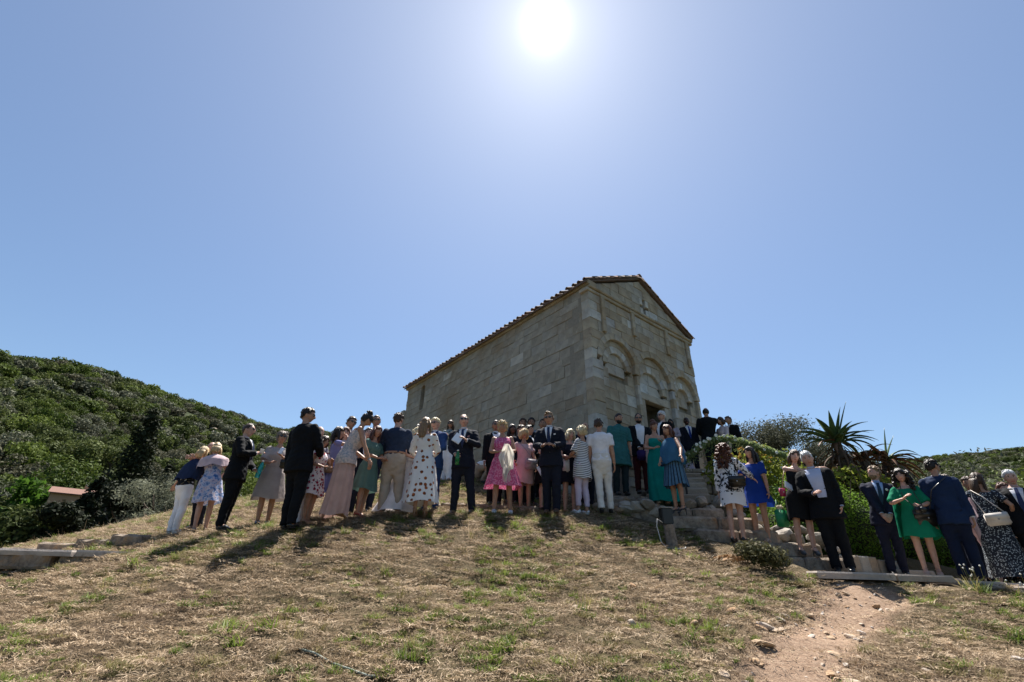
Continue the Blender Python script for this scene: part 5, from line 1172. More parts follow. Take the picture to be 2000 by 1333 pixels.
# torso sections: height, half width, half depth, y offset  (for a 1.75 m figure)
TORSO = {'m': [(0.80, .150, .105, .0), (0.88, .168, .115, .005), (0.95, .166, .115, .008), (1.03, .146, .102, .0), (1.12, .143, .100, -.004), (1.22, .163, .110, -.006), (1.31, .176, .117, -.004), (1.38, .172, .108, .004), (1.43, .135, .085, .012), (1.475, .068, .062, .014), (1.50, .058, .058, .012)],
         'f': [(0.80, .160, .112, .0), (0.88, .178, .125, .008), (0.95, .168, .118, .006), (1.04, .128, .092, .0), (1.10, .122, .088, -.002), (1.19, .138, .104, -.012), (1.26, .148, .122, -.020), (1.33, .146, .104, -.008), (1.39, .138, .080, .004), (1.425, .110, .066, .010), (1.455, .056, .052, .012), (1.48, .048, .048, .010)]}
SHW = {'m': .182, 'f': .156}
class Pose:
    def __init__(s, g, lean=0.0, side=0.0, b=1.0, shift=(0, 0, 0)):
        s.sh = V3(*shift); s.g, s.lean, s.side, s.b = g, lean, side, b; s.piv = V3(0, .01, .95)
        ax = Matrix.Rotation(lean, 3, 'X'); ay = Matrix.Rotation(side, 3, 'Y'); s.full = np.array(ay @ ax)
        s.zs = np.array([r[0] for r in TORSO[g]]); s.tab = np.array(TORSO[g])
    def rot_at(s, z):
        t = float(sstep(np.array(z), .90, 1.22)); return np.array(Matrix.Rotation(s.side * t, 3, 'Y') @ Matrix.Rotation(s.lean * t, 3, 'X'))
    def bend(s, p):
        p = np.asarray(p, float)
        if not s.lean and not s.side: return p + s.sh
        return s.piv + s.rot_at(p[2]) @ (p - s.piv) + s.sh
    def sec(s, z, grow=0.0):
        a = np.interp(z, s.zs, s.tab[:, 1]) * s.b + grow; d = np.interp(z, s.zs, s.tab[:, 2]) * (0.4 + 0.6 * s.b) * (1 + (s.b - 1) * .6) + grow; return a, d, np.interp(z, s.zs, s.tab[:, 3])
    def ring(s, z, a, d, yo, n=None):
        R_ = s.rot_at(z); return (s.bend(V3(0, yo, z)), R_ @ V3(a, 0, 0), R_ @ V3(0, d, 0))
    def front(s, x, z, off):
        """point on the front of the trunk"""
        a, d, yo = s.sec(z, off); q = min(0.98, abs(x) / a); return s.bend(V3(x, yo - d * math.sqrt(1 - q * q), z))
    def torso(s, grow=0.0, z0=.80, z1=1.50, extra=None, n=20):
        zz = sorted(set([z0, z1] + [z for z in s.zs if z0 < z < z1] + list(np.arange(z0, z1, .06))))
        rings = []
        for z in zz:
            a, d, yo = s.sec(z, grow)
            if extra: ea, ed = extra(z); a += ea; d += ed
            rings.append(s.ring(z, a, d, yo))
        return loft(rings, n)
def ik(S, W, l1, l2, pole):
    S, W = np.asarray(S, float), np.asarray(W, float); v = W - S; L = np.linalg.norm(v)
    if L > (l1 + l2) * .999: W = S + v / L * (l1 + l2) * .999; v = W - S; L = np.linalg.norm(v)
    u = v / L; p = np.asarray(pole, float) - u * np.dot(pole, u); p = p / (np.linalg.norm(p) + 1e-9)
    a = (l1 * l1 - l2 * l2 + L * L) / (2 * L); h = math.sqrt(max(0, l1 * l1 - a * a)); return S + u * a + p * h, W
ARMS = {  # wrist for the +X arm, elbow direction, hand direction
    'down': ((.235, -.03, .845), (.4, .8, -.2), (.0, -.15, -1)), 'hold': ((.095, -.285, 1.07), (.7, .3, -.8), (-.35, -.8, .1)), 'low': ((.10, -.24, .97), (.7, .5, -.4), (-.4, -.7, -.35)),
    'chest': ((.085, -.27, 1.20), (.8, .2, -.8), (-.5, -.6, .45)), 'clasp': ((.055, -.215, .90), (.7, .6, -.2), (-.45, -.5, -.75)), 'photo': ((.085, -.36, 1.50), (.7, -.1, -.8), (-.2, -.3, .9)),
    'reach': ((.13, -.50, 1.22), (.5, .3, -.8), (0, -1, .1)), 'back': ((.14, .20, .98), (.8, .7, 0), (-.5, .2, -.7)), 'bag': ((.27, -.10, 1.0), (.6, .8, -.2), (0, -.6, -.7)), 'out': ((.42, -.22, 1.0), (.5, .8, -.3), (.6, -.3, -.8)),
    'hug': ((.02, -.44, 1.36), (.9, .1, -.7), (-.75, -.6, .1)), 'hughigh': ((.05, -.46, 1.50), (.9, .0, -.6), (-.75, -.5, .2)), 'face': ((.07, -.20, 1.44), (.8, -.1, -.8), (-.3, .1, .95)), 'point': ((.36, -.46, 1.34), (.6, .3, -.7), (.5, -.85, .1)), 'pocket': ((.21, -.06, .88), (.7, .9, 0), (-.3, -.3, -.9)), 'drop': ((.20, -.30, .80), (.3, .8, -.2), (0, -.1, -1)), 'shoulder': ((-.02, -.20, 1.36), (.9, -.2, -.6), (-.8, -.3, .5))}
def hand_pieces(mb, W, hd, palm_n, s=1.0, curl=0.5, side=1):
    """palm, four jointed fingers of unequal length and a thumb leaving the side of the palm"""
    hd = np.asarray(hd, float); hd /= np.linalg.norm(hd); pn = np.asarray(palm_n, float); pn = pn - hd * np.dot(pn, hd); pn /= (np.linalg.norm(pn) + 1e-9); sd = np.cross(hd, pn)
    v, f = loft([(W - hd * .012, sd * .024, pn * .017), (W + hd * .025, sd * .033, pn * .017), (W + hd * .065, sd * .040, pn * .014), (W + hd * .088, sd * .037, pn * .011)], 8); mb.add(v, f, 0)
    for k, (o, L) in enumerate(((-.029, .064), (-.010, .078), (.010, .082), (.028, .074))):
        p = W + hd * .080 + sd * o; d = hd.copy(); pts = [p]
        for q, fr in enumerate((.45, .32, .23)):
            a = curl * (0.55 + .3 * q); d = d * math.cos(a) + pn * math.sin(a); d /= np.linalg.norm(d); pts.append(pts[-1] + d * L * fr)
        v, f = tube(pts, [.0098, .009, .0078, .0055], 6); mb.add(v, f, 0)
    td = hd * .6 + sd * side * -.75 + pn * .35; td /= np.linalg.norm(td); p = W + hd * .022 - sd * side * .026
    t2 = hd * .85 + pn * .4; t2 /= np.linalg.norm(t2); v, f = tube([p, p + td * .034, p + td * .034 + (t2 + td) * .5 * .03], [.0135, .011, .007], 6); mb.add(v, f, 0)
NU, NV = 30, 22
def head_pts(grow=0.0, g='m', beard=0.0):
    th = np.linspace(0, 2 * np.pi, NU, endpoint=False); ph = np.linspace(0.04, np.pi - 0.04, NV); T, P = np.meshgrid(th, ph)
    dx, dy, dz = np.sin(P) * np.sin(T), -np.sin(P) * np.cos(T), np.cos(P)      # T = 0 faces -Y
    rx, ry, rz = .074, .094, .116
    if g == 'f': rx, ry, rz = .070, .090, .112
    x, y, z = dx * rx, dy * ry, dz * rz
    low = np.clip(-dz, 0, 1); x = x * (1 - .30 * low ** 1.6); back = np.clip(dy, 0, 1); y = y + .012 * back * np.clip(dz + .4, 0, 1); y = np.where((dy > 0) & (dz < -.3), y * (1 - .35 * np.clip(-dz - .3, 0, 1)), y)
    fr = np.clip(-dy, 0, 1); G = lambda cx, cz, sx, sz: np.exp(-((x - cx) / sx) ** 2 - ((z - cz) / sz) ** 2) * (dy < 0)
    y = y - .026 * G(0, -.022, .012, .020) - .012 * G(0, .002, .009, .022) - .008 * G(0, -.090, .022, .018) - .005 * G(0, -.056, .022, .010) - .006 * G(0, .034, .05, .012)
    y = y + .010 * (G(.031, .012, .014, .012) + G(-.031, .012, .014, .012)) + .004 * G(0, -.072, .02, .006)
    pts = np.stack([x, y, z], -1); nrm = np.stack([dx / rx, dy / ry, dz / rz], -1); nrm /= np.linalg.norm(nrm, axis=-1, keepdims=True)
    return pts, nrm, dx, dy, dz
def grid_faces(mask=None):
    F = []
    for i in range(NV - 1):
        for j in range(NU):
            if mask is None or (mask[i, j] or mask[i, (j + 1) % NU] or mask[i + 1, j] or mask[i + 1, (j + 1) % NU]): F.append((i * NU + j, (i + 1) * NU + j, (i + 1) * NU + (j + 1) % NU, i * NU + (j + 1) % NU))
    return F
def shell(grow, g, amount, seed=0, rough=.004):
    """hair or beard shell: amount(dx,dy,dz) in 0..1 says how thick"""
    pts, nrm, dx, dy, dz = head_pts(0, g); thn = np.arctan2(dx, -dy); am = np.clip(amount(dx, dy, dz + .05 * np.sin(thn * 6 + seed) + .04 * np.sin(thn * 11 + 2 * seed)), 0, 1); r_ = np.random.default_rng(seed)
    th = np.arctan2(dx, -dy); wv = .5 * np.sin(th * 9 + dz * 3 + seed) + .5 * np.sin(th * 17 - dz * 5 + 2 * seed)
    lump = .5 * np.sin(th * 5 + seed * 1.7 + dz * 4) + .5 * np.sin(th * 3 - dz * 7 + seed)
    P = pts + nrm * (am * (grow + rough * wv + rough * 1.1 * lump + r_.normal(size=am.shape) * rough * .5) - (1 - np.clip(am * 6, 0, 1)) * .006)[..., None]
    F = grid_faces(am > 0.02); V = P.reshape(-1, 3)
    top = len(V); V = np.concatenate([V, [P[0].mean(0)]])
    if (am[0] > .02).all(): F += [(top, j, (j + 1) % NU) for j in range(NU)]
    used = sorted({i for f in F for i in f}); mp = {i: k for k, i in enumerate(used)}; return V[used], [tuple(mp[i] for i in f) for f in F]
def ss(x, a, b): return sstep(x, a, b)
HAIR = {'dark': (0.018, 0.012, 0.009), 'brown': (0.055, 0.030, 0.018), 'auburn': (0.085, 0.030, 0.016), 'light': (0.20, 0.125, 0.065), 'blond': (0.46, 0.33, 0.17), 'pale': (0.58, 0.47, 0.29), 'grey': (0.34, 0.33, 0.32), 'white': (0.62, 0.62, 0.63), 'greybrown': (0.22, 0.18, 0.15)}
ALL = {}
def person(key, x, y, z, yaw, H, g='m', label='', tone='fair', hair=('short', 'dark'), arms=('down', 'down'), top=None, legs=None, dress=None, lean=0.0, side=0.0, b=1.0, head=(0, 0), glasses=None, beard=None,
           shoes=SHOEB, heel=0.0, stance=.085, step=(0, 0), extra=None, roll=0.0, far=False, group='wedding guests outside the church', curl=.55, crouch=None):
    rr_ = random.Random(sum(map(ord, key)) * 7)
    if not side and not crouch: side = rr_.uniform(-2.5, 2.5)
    if len(head) == 2: head = (head[0] + rr_.uniform(-7, 7), head[1] + rr_.uniform(-5, 5), rr_.uniform(-5, 5))
    if step == (0, 0): q_ = rr_.uniform(-.07, .07); step = (q_, -q_ * .6)
    s = H / 1.75; po = Pose(g, R(lean), R(side), b, crouch or (0, 0, 0)); vox = (.018 if far else .0135); hz = heel
    # ---- skeleton
    ank = [V3(stance, .015 + step[0], .085 + hz), V3(-stance, .015 + step[1], .085 + hz)]; hip = [V3(.088, .0, .90 + hz * .4), V3(-.088, .0, .90 + hz * .4)]
    knee = [(a + h) / 2 + V3(0, -.022, .02) for a, h in zip(ank, hip)]
    if crouch:
        hip = [h + V3(*crouch) for h in hip]; knee = [ik(h, a, .41, .41, (.25 * q, -1, .4))[0] for h, a, q in zip(hip, ank, (1, -1))]
    sh = [po.bend(V3(SHW[g] * (.6 + .4 * b), 0.008, 1.393)), po.bend(V3(-SHW[g] * (.6 + .4 * b), 0.008, 1.393))]
    Rt = po.rot_at(1.4); elb = []; wr = []; hdv = []
    for i, sx in enumerate((1, -1)):
        a = arms[i]; spec = ARMS[a] if isinstance(a, str) else a; W = V3(*spec[0]) * V3(sx, 1, 1); pl = V3(*spec[1]) * V3(sx, 1, 1); hd = V3(*(spec[2] if len(spec) > 2 else (0, -.5, -.8))) * V3(sx, 1, 1)
        if (lean or side) and isinstance(a, str) and a not in ('drop',): W = po.bend(W) if W[2] > 1.0 else W + (po.bend(V3(0, 0, 1.2)) - V3(0, 0, 1.2)) * .6
        e, w = ik(sh[i], W, .285, .255, pl); elb.append(e); wr.append(w); hdv.append(hd)
    neck0 = po.bend(V3(0, .014, 1.44)); hc = po.bend(V3(0, -.012, 1.632 if g == 'm' else 1.628)); neck1 = hc + po.rot_at(1.6) @ V3(0, .018, -.055)
    hR = np.array(Matrix.Rotation(R(head[0]), 3, 'Z') @ Matrix(po.rot_at(1.6).tolist()) @ Matrix.Rotation(R(head[1]), 3, 'X'))
    if len(head) > 2: hR = np.array(Matrix.Rotation(R(head[2]), 3, 'Y')) @ hR
    HP = lambda P: np.asarray(P) @ hR.T + hc
    S = lambda vf: (np.asarray(vf[0], float) * s, vf[1])
    # ---- body
    fm = g == 'f'; P = [po.torso(0, .80, 1.50 if not fm else 1.48)]
    kb = .5 + .5 * b
    for i in range(2):
        dn = wr[i] - elb[i]
        P.append(tube([sh[i] + (0, 0, .02), sh[i] * .97 + elb[i] * .03, sh[i] * .55 + elb[i] * .45, elb[i], elb[i] + dn * .25, elb[i] + dn * .7, wr[i]], [x_ * kb * (1 if not fm else .86) for x_ in (.045, .053, .048, .041, .042, .033, .026)], 12))
        v, f = ellipsoid(sh[i], (.052 * kb, .050 * kb, .052 * kb), 10, 8); P.append((np.array([list(q) for q in v]), f))
        cf = knee[i] * .62 + ank[i] * .38 + V3(0, .012, .03)
        P.append(tube([hip[i] + (0, 0, .02), hip[i] * .7 + knee[i] * .3, knee[i] * .8 + hip[i] * .2, knee[i], cf, ank[i] * .75 + knee[i] * .25, ank[i], ank[i] - (0, 0, .03)], [x_ * kb * (1 if not fm else .95) for x_ in (.088, .086, .066, .056, .056, .042, .036, .036)], 12))
        toe = ank[i] + V3(0, -.15 + hz * .25, -.066 - hz); he = ank[i] + V3(0, .035, -.045)
        P.append(loft([(he, V3(.028, 0, 0), V3(0, 0, .030)), (ank[i] + V3(0, -.02, -.04), V3(.034, 0, 0), V3(0, .004, .042)), (ank[i] * .45 + toe * .55 + V3(0, 0, .004), V3(.040, 0, 0), V3(0, .006, .028)), (toe, V3(.032, 0, 0), V3(0, .004, .016))], 10))
    P.append(tube([neck0 - po.rot_at(1.4) @ V3(0, 0, .03), (neck0 + neck1) / 2, neck1 + po.rot_at(1.6) @ V3(0, 0, .03)], [.058, .053, .052] if not fm else [.050, .044, .043], 12))
    ex = MB(); pts, nrm, dx, dy, dz = head_pts(0, g); hv = HP(pts.reshape(-1, 3)); fc = grid_faces(); tp = len(hv); hv = np.concatenate([hv, [HP(pts[0].mean(0)), HP(pts[-1].mean(0))]])
    zf = pts.reshape(-1, 3); midx = []
    for f_ in fc:
        c_ = zf[list(f_)].mean(0); midx.append(1 if (c_[1] < -.06 and abs(c_[0]) < .023 and -.066 < c_[2] < -.050) else 0)
    ex.add(hv * s, fc, 0); ex.m[-len(fc):] = midx; ex.add(hv * s, [(tp, j, (j + 1) % NU) for j in range(NU)] + [(tp + 1, (NV - 1) * NU + (j + 1) % NU, (NV - 1) * NU + j) for j in range(NU)], 0)
    hm = Matrix(hR.tolist())
    for sx in (1, -1):
        v, f = ellipsoid(HP(V3(sx * (.074 if not fm else .070), .012, -.004)), (.010, .020, .032), 8, 6, hm); ex.add([Vector(q) * s for q in v], f, 0)
        v, f = ellipsoid(HP(V3(sx * .031, -.0745, .013)), (.0135, .008, .0065), 8, 6, hm); ex.add([Vector(q) * s for q in v], f, 2)
        v, f = ellipsoid(HP(V3(sx * .031, -.0805, .013)), (.006, .004, .006), 8, 5, hm); ex.add([Vector(q) * s for q in v], f, 3)
        v, f = ellipsoid(HP(V3(sx * .031, -.0835, .0205)), (.0165, .005, .0035), 8, 5, hm); ex.add([Vector(q) * s for q in v], f, 3)
        v, f = ellipsoid(HP(V3(sx * .032, -.086 if not fm else -.082, .034)), (.019, .006, .0045), 8, 5, hm); ex.add([Vector(q) * s for q in v], f, 4)
    hmb = MB()
    for i, sx in enumerate((1, -1)):
        pn = V3(-sx, -.2, -.1) if isinstance(arms[i], str) and arms[i] in ('down', 'drop', 'pocket', 'bag', 'out') else V3(-sx * .6, .25, -.75 if arms[i] not in ('photo', 'face', 'hug', 'hughigh') else .2)
        hand_pieces(hmb, wr[i], hdv[i], pn, s, curl, sx)
    ex.add([np.array(p) * s for p in hmb.v], hmb.f, 0)
    hc_ = HAIR[hair[1]]; browm = hairmat(tuple(c * .7 for c in hc_) if hair[1] not in ('white', 'pale') else (0.25, 0.2, 0.15))
    body = remesh_obj('person', [S(p) for p in P], None, None, vox, 3, ex, [skin(tone), LIP, EYEW, EYED, browm])
    body.location = (x, y, z); body.rotation_euler = (Matrix.Rotation(R(roll), 3, 'Y') @ Matrix.Rotation(R(yaw), 3, 'Z')).to_euler(); tag(body, label, 'person', group)
    def cp(nm, mb_or_vf, m, smooth=True, parent=None):
        v, f = (mb_or_vf.v, mb_or_vf.f) if isinstance(mb_or_vf, MB) else mb_or_vf
        return mk(nm, np.asarray([tuple(q) for q in v], float) * s, f, m, parent or body, smooth, mb_or_vf.m if isinstance(mb_or_vf, MB) else None)
    # ---- shoes
    for i, sx in enumerate((1, -1)):
        if shoes is None: break
        mb = MB(); toe = ank[i] + V3(0, -.155 + hz * .25, -.064 - hz); he = ank[i] + V3(0, .042, -.042)
        openq = fm and hz > 0
        v, f = loft([(he + V3(0, .004, 0), V3(.030, 0, 0), V3(0, 0, .032)), (ank[i] + V3(0, -.02, -.052 if not openq else -.066), V3(.039, 0, 0), V3(0, .004, .036 if not openq else .020)), (ank[i] * .45 + toe * .55 + V3(0, 0, .002), V3(.045, 0, 0), V3(0, .006, .030 if not openq else .018)), (toe * .85 + ank[i] * .15 + V3(0, -.02, -.012), V3(.040, 0, 0), V3(0, .003, .021)), (toe + V3(0, -.022, .002), V3(.018, 0, 0), V3(0, .002, .011))], 10); mb.add(v, f)
        if hz > 0: v, f = tube([he + V3(0, .012, -.02), he + V3(0, .020, -.045 - hz)], [.012, .007], 6); mb.add(v, f); v, f = tube([ank[i] + V3(.037, 0, -.01), ank[i] + V3(0, .04, .0), ank[i] + V3(-.037, 0, -.01), ank[i] + V3(0, -.04, -.015), ank[i] + V3(.037, 0, -.01)], .006, 5); mb.add(v, f)
        else: v, f = loft([(ank[i] + V3(0, -.065, -.0815), V3(.043, 0, 0), V3(0, .112, 0)), (ank[i] + V3(0, -.065, -.068), V3(.043, 0, 0), V3(0, .112, 0))], 12); mb.add(v, f)
        cp('shoe', mb, shoes)
    # ---- trousers
    if legs:
        col, lw = legs[0], (legs[1] if len(legs) > 1 else 1.0); hem = legs[2] if len(legs) > 2 else .055; m = fabric(col, legs[3] if len(legs) > 3 else 0.0) if not isinstance(col, str) else pattern(col)
        TP = [loft([po.ring(zz, a, d, yo) for zz, (a, d, yo) in [(q, po.sec(q, .024)) for q in (.80, .88, .95, 1.0, 1.06)]], 18)]
        TP[0] = loft([po.ring(.66, .12 * kb, .070 * kb, 0), po.ring(.73, .155 * kb, .105 * kb, 0)] + [po.ring(zz, a, d, yo) for zz, (a, d, yo) in [(q, po.sec(q, .024)) for q in (.80, .88, .95, 1.0, 1.06)]], 18)
        for i in range(2):
            an2 = ank[i] + V3(0, .005, hem - .085 - hz); k2 = knee[i]
            TP.append(tube([hip[i] + V3(0, 0, .02), hip[i] * .6 + k2 * .4, k2, k2 * .5 + an2 * .5 + V3(0, .012, 0), an2 + V3(0, 0, .06), an2], [.106 * kb, .098 * kb * (.5 + .5 * lw), max(.074 * lw, .068) * kb, max(.068 * lw, .064), max(.060 * lw, .052), max(.061 * lw, .050)], 14))
        remesh_obj('trousers', [S(p) for p in TP], m, body, vox, 3)
        if top and top[0] == 'shirt' and (len(top) < 3 or top[2].get('hem', 1) > .96): cp('belt', loft([po.ring(q, *[po.sec(q, .029)[k] for k in (0, 1, 2)]) for q in (1.015, 1.05)], 18), SHOET)
    # ---- upper garment
    def sleeve(col_grow, to, loose=1.0):
        out = []
        for i in range(2):
            S0, E_, W_ = sh[i], elb[i], wr[i]; c = col_grow
            pts = [S0 + (0, 0, .012), S0 * .9 + E_ * .1, S0 * .5 + E_ * .5, E_]; rr = [(.056 + c) * kb, (.061 + c) * kb, (.053 + c * loose) * kb, (.046 + c * loose) * kb]
            if to == 'short': pts = [S0 + (0, 0, .012), S0 * .9 + E_ * .1, S0 * .35 + E_ * .65]; rr = [(.056 + c) * kb, (.060 + c) * kb, (.055 + c * loose) * kb]
            elif to == 'cap': pts = [S0 + (0, 0, .010), S0 * .9 + E_ * .1, S0 * .65 + E_ * .35]; rr = [(.052 + c) * kb, (.056 + c) * kb, (.054 + c) * kb]
            elif to == 'elbow': pts = [S0 + (0, 0, .012), S0 * .9 + E_ * .1, S0 * .5 + E_ * .5, E_ * .9 + S0 * .1]; rr = [(.056 + c) * kb, (.060 + c) * kb, (.054 + c * loose) * kb, (.050 + c * loose * 1.3) * kb]
            else:
                k_ = .93 if to == 'long' else .7; pts += [E_ * .6 + W_ * .4, E_ * (1 - k_) + W_ * k_]; rr += [(.044 + c * loose) * kb, (.036 + c * loose)]
            if fm: rr = [q * .88 for q in rr]
            out.append(tube(pts, rr, 12)); v, f = ellipsoid(S0 + V3(0, 0, .004), [(.052 + c) * kb * (.88 if fm else 1)] * 3, 10, 8); out.append((np.array([list(q) for q in v]), f))
        return out
    gr = .0
    if top:
        kind, col = top[0], top[1]; m = fabric(col, .10 if kind in ('shirt', 'blouse') else 0) if not isinstance(col, str) else pattern(col)
        opt = top[2] if len(top) > 2 else {}
        slv = opt.get('sleeve', 'long'); hemz = opt.get('hem', {'jacket': .76, 'shirt': .99, 'blouse': .93, 'kurta': .60, 'coat': .70}[kind]); gr = {'jacket': .026, 'shirt': .022, 'blouse': .022, 'kurta': .028, 'coat': .03}[kind]
        flare = opt.get('flare', .02 if kind != 'kurta' else .05)
        def exf(q): t = max(0.0, (1.0 - q) / .35); return (flare * t, flare * .8 * t + .006)
        def low_ring(q):
            a, d, yo = po.sec(max(q, .88), gr); e0, e1 = exf(q); return po.ring(q, a + e0, d + e1, yo)
        zz = sorted(set([hemz] + [q for q in np.arange(hemz, 1.44, .05)] + [1.40, 1.44, 1.47])); JP = [loft([low_ring(q) for q in zz], 20)] + sleeve(gr * .62, slv, opt.get('loose', 1.0))
        if kind in ('jacket', 'coat'): JP.append(tube([sh[0] + (0, 0, .008), po.bend(V3(.09, .015, 1.432)), po.bend(V3(0, .02, 1.452)), po.bend(V3(-.09, .015, 1.432)), sh[1] + (0, 0, .008)], [.050, .056, .060, .056, .050], 10))
        jo = remesh_obj({'jacket': 'jacket', 'shirt': 'shirt', 'blouse': 'blouse', 'kurta': 'tunic', 'coat': 'coat'}[kind], [S(p) for p in JP], m, body, vox, 4)
        def patch(nm, pts_fn, rows, cols, m_, parent=None):
            v = [pts_fn(i / (rows - 1), j / (cols - 1)) for i in range(rows) for j in range(cols)]; f = [(i * cols + j, i * cols + j + 1, (i + 1) * cols + j + 1, (i + 1) * cols + j) for i in range(rows - 1) for j in range(cols - 1)]
            return cp(nm, (v, f), m_, True, parent)
        if kind == 'jacket':
            zb = opt.get('vz', 1.10); wv = opt.get('vw', .062); zt = 1.462; sc = opt.get('shirt', (0.70, 0.70, 0.74)); open_ = opt.get('open', False)
            if open_: zb = 1.02
            def vw(t): return wv * (1 - t) ** .8 + (.055 if open_ else .004) * (1 if open_ else t)
            sm = fabric(sc, .05)
            patch('shirt', lambda t, q: po.front((2 * q - 1) * vw(t) * 1.08, zt + (zb - zt) * t, gr + .008 + .004), 10, 7, sm)
            colr = loft([po.ring(1.452, .066, .066, .012), po.ring(1.478, .061, .060, .010), po.ring(1.505, .057, .056, .006)], 16, False); cp('collar', colr, sm)
            for sx in (1, -1):
                def lap(t, q, sx=sx):
                    w0 = vw(t); w1 = w0 + (.062 * (1 - t) ** .7 + .004) * (1 if t > .18 else .55 + t * 2.5); return po.front(sx * (w0 + (w1 - w0) * q), zt + (zb - zt) * t, gr + .012 + .010 * (1 - abs(2 * q - 1)) + .003)
                patch('lapel', lap, 10, 4, m, jo)
            if opt.get('tie'):
                tm = fabric(opt['tie'], rough=.5)
                if opt.get('bow'):
                    mb = MB()
                    for sx in (1, -1): c_ = po.front(sx * .030, 1.452, gr + .026); mb.ball(c_, (.030, .012, .018))
                    mb.ball(po.front(0, 1.452, gr + .028), (.011, .013, .012)); cp('bow_tie', mb, tm)
                else:
                    patch('tie', lambda t, q: po.front((2 * q - 1) * min(.018 + .024 * t if t > .08 else .022, vw(t) * .82 + .002), 1.452 + (zb - .02 - 1.452) * t, gr + .019 + (.006 if t < .08 else 0)), 9, 3, tm)
            if opt.get('square'): patch('pocket_square', lambda t, q: po.front(.075 + .05 * q, 1.285 + .022 * (1 - t) + .012 * q, gr + .016), 2, 3, fabric(opt['square']))
            mb = MB()
            if slv == 'long':
                for i in range(2): dn = wr[i] - elb[i]; v, f = tube([elb[i] + dn * .90, elb[i] + dn * .985], [.0335 * kb, .0335 * kb], 10, False); mb.add(v, f)
                cp('cuff', mb, sm)
            if opt.get('button', True):
                mb = MB(); mb.ball(po.front(.004, zb - .012, gr + .010), .009); mb.ball(po.front(.004, zb - .11, gr + .012), .009); cp('button', mb, SHOEB, True, jo)
            if opt.get('flower'): mb = MB(); mb.ball(po.front(.10, 1.33, gr + .02), (.022, .014, .022)); cp('buttonhole_flower', mb, plain('white_petal', (.72, .70, .62)), True, jo)
        elif kind in ('shirt', 'kurta'):
            cp('collar', loft([po.ring(1.445, .070, .068, .012), po.ring(1.475, .064, .062, .010), po.ring(1.502, .061, .060, .006)], 16, False), m, True, jo)
            mb = MB()
            for k in range(5): mb.ball(po.front(0, 1.40 - .09 * k, gr + .008), .006)
            cp('button', mb, SHOEW if kind == 'shirt' else SHOEB, True, jo)
            if kind == 'kurta': patch('placket', lambda t, q: po.front((2 * q - 1) * .016, 1.45 - .62 * t, gr + .012), 10, 3, m, jo)
        elif kind == 'blouse': pass
    # ---- dress
    if dress:
        col = dress['col']; m = pattern(col, dress.get('thin', .14)) if isinstance(col, str) else fabric(col, dress.get('thin', .14)); gr = dress.get('grow', .013)
        neck = dress.get('neck', 1.40); slv = dress.get('sleeve'); wz = dress.get('waist', 1.06); loose = dress.get('shape') == 'shift'
        zz = [wz - .06] + [q for q in np.arange(wz, neck, .045)] + [neck]
        def bring(q):
            a, d, yo = po.sec(q, gr)
            if loose: a = max(a, po.sec(1.25, gr)[0] * .96); d = max(d, po.sec(1.25, gr)[1] * .92) if q < 1.3 else d
            return po.ring(q, a, d, yo)
        BP = [loft([bring(q) for q in zz], 20)]
        if slv: BP += sleeve(.010, slv, dress.get('loose', 1.2))
        exm = MB(); hem, hw, hd_ = dress['hem'], dress['hw'], dress.get('hd', dress['hw'] * .8); npl, amp = dress.get('pleats', 9), dress.get('amp', .05); n = 64; rings_n = 22
        for rr in range(rings_n):
            t = rr / (rings_n - 1); q = wz + .03 + (hem - wz - .03) * t; a0, d0, yo = po.sec(wz + .03, gr + .006)
            if loose: a0, d0 = max(a0, po.sec(1.25, gr)[0] * .97), max(d0, po.sec(1.25, gr)[1] * .93)
            ah, dh, yh = po.sec(.90, gr + .012); th_ = (wz + .03 - .90) / (wz + .03 - hem)
            if t < th_: u = sstep(np.array(t / th_), 0, 1); a, d, yy = a0 + (ah - a0) * u, d0 + (dh - d0) * u, yo + (yh - yo) * u
            else: u = (t - th_) / (1 - th_); e = u ** dress.get('curve', 1.0); a, d, yy = ah + (hw - ah) * e, dh + (hd_ - dh) * e, yh
            a_, d_ = a, d; sway = dress.get('sway', (0, 0))
            for j in range(n):
                an = 2 * math.pi * j / n; pl = 1 + amp * t ** .8 * (math.cos(npl * an + dress.get('ph', 0)) + .45 * math.cos((npl * 2 - 3) * an + 1.3)); hz_ = .018 * t * math.cos(3 * an + 1)
                p = po.bend(V3(a_ * pl * math.cos(an) + sway[0] * t * t, yy + d_ * pl * math.sin(an) + sway[1] * t * t, q + hz_)) if q > .9 else V3(a_ * pl * math.cos(an) + sway[0] * t * t, yy + d_ * pl * math.sin(an) + sway[1] * t * t, q + hz_) + (0 if not (lean or side) else (po.bend(V3(0, yy, .9)) - V3(0, yy, .9)) * 0)
                exm.v.append(tuple(p * s))
        for rr in range(rings_n - 1):
            for j in range(n): exm.f.append((rr * n + j, rr * n + (j + 1) % n, (rr + 1) * n + (j + 1) % n, (rr + 1) * n + j)); exm.m.append(0)
        do = remesh_obj('dress', [S(p) for p in BP], m, body, vox, 3, exm)
        if dress.get('straps'):
            mb = MB()
            for sx in (1, -1):
                pts = [po.front(sx * .085, neck - .015, gr + .002), po.front(sx * .082, 1.40, .012), po.bend(V3(sx * .085, .01, 1.455)), po.bend(V3(sx * .080, .085, 1.39)), po.bend(V3(sx * .075, .105, neck - .02))]
                mb.tube(pts, [.012] * 5, 6)
            cp('strap', mb, m, True, do)
        if dress.get('belt'): cp('belt', loft([po.ring(q, *po.sec(q, gr + .012)) for q in (wz - .02, wz + .03)], 20), fabric(dress['belt']), True)
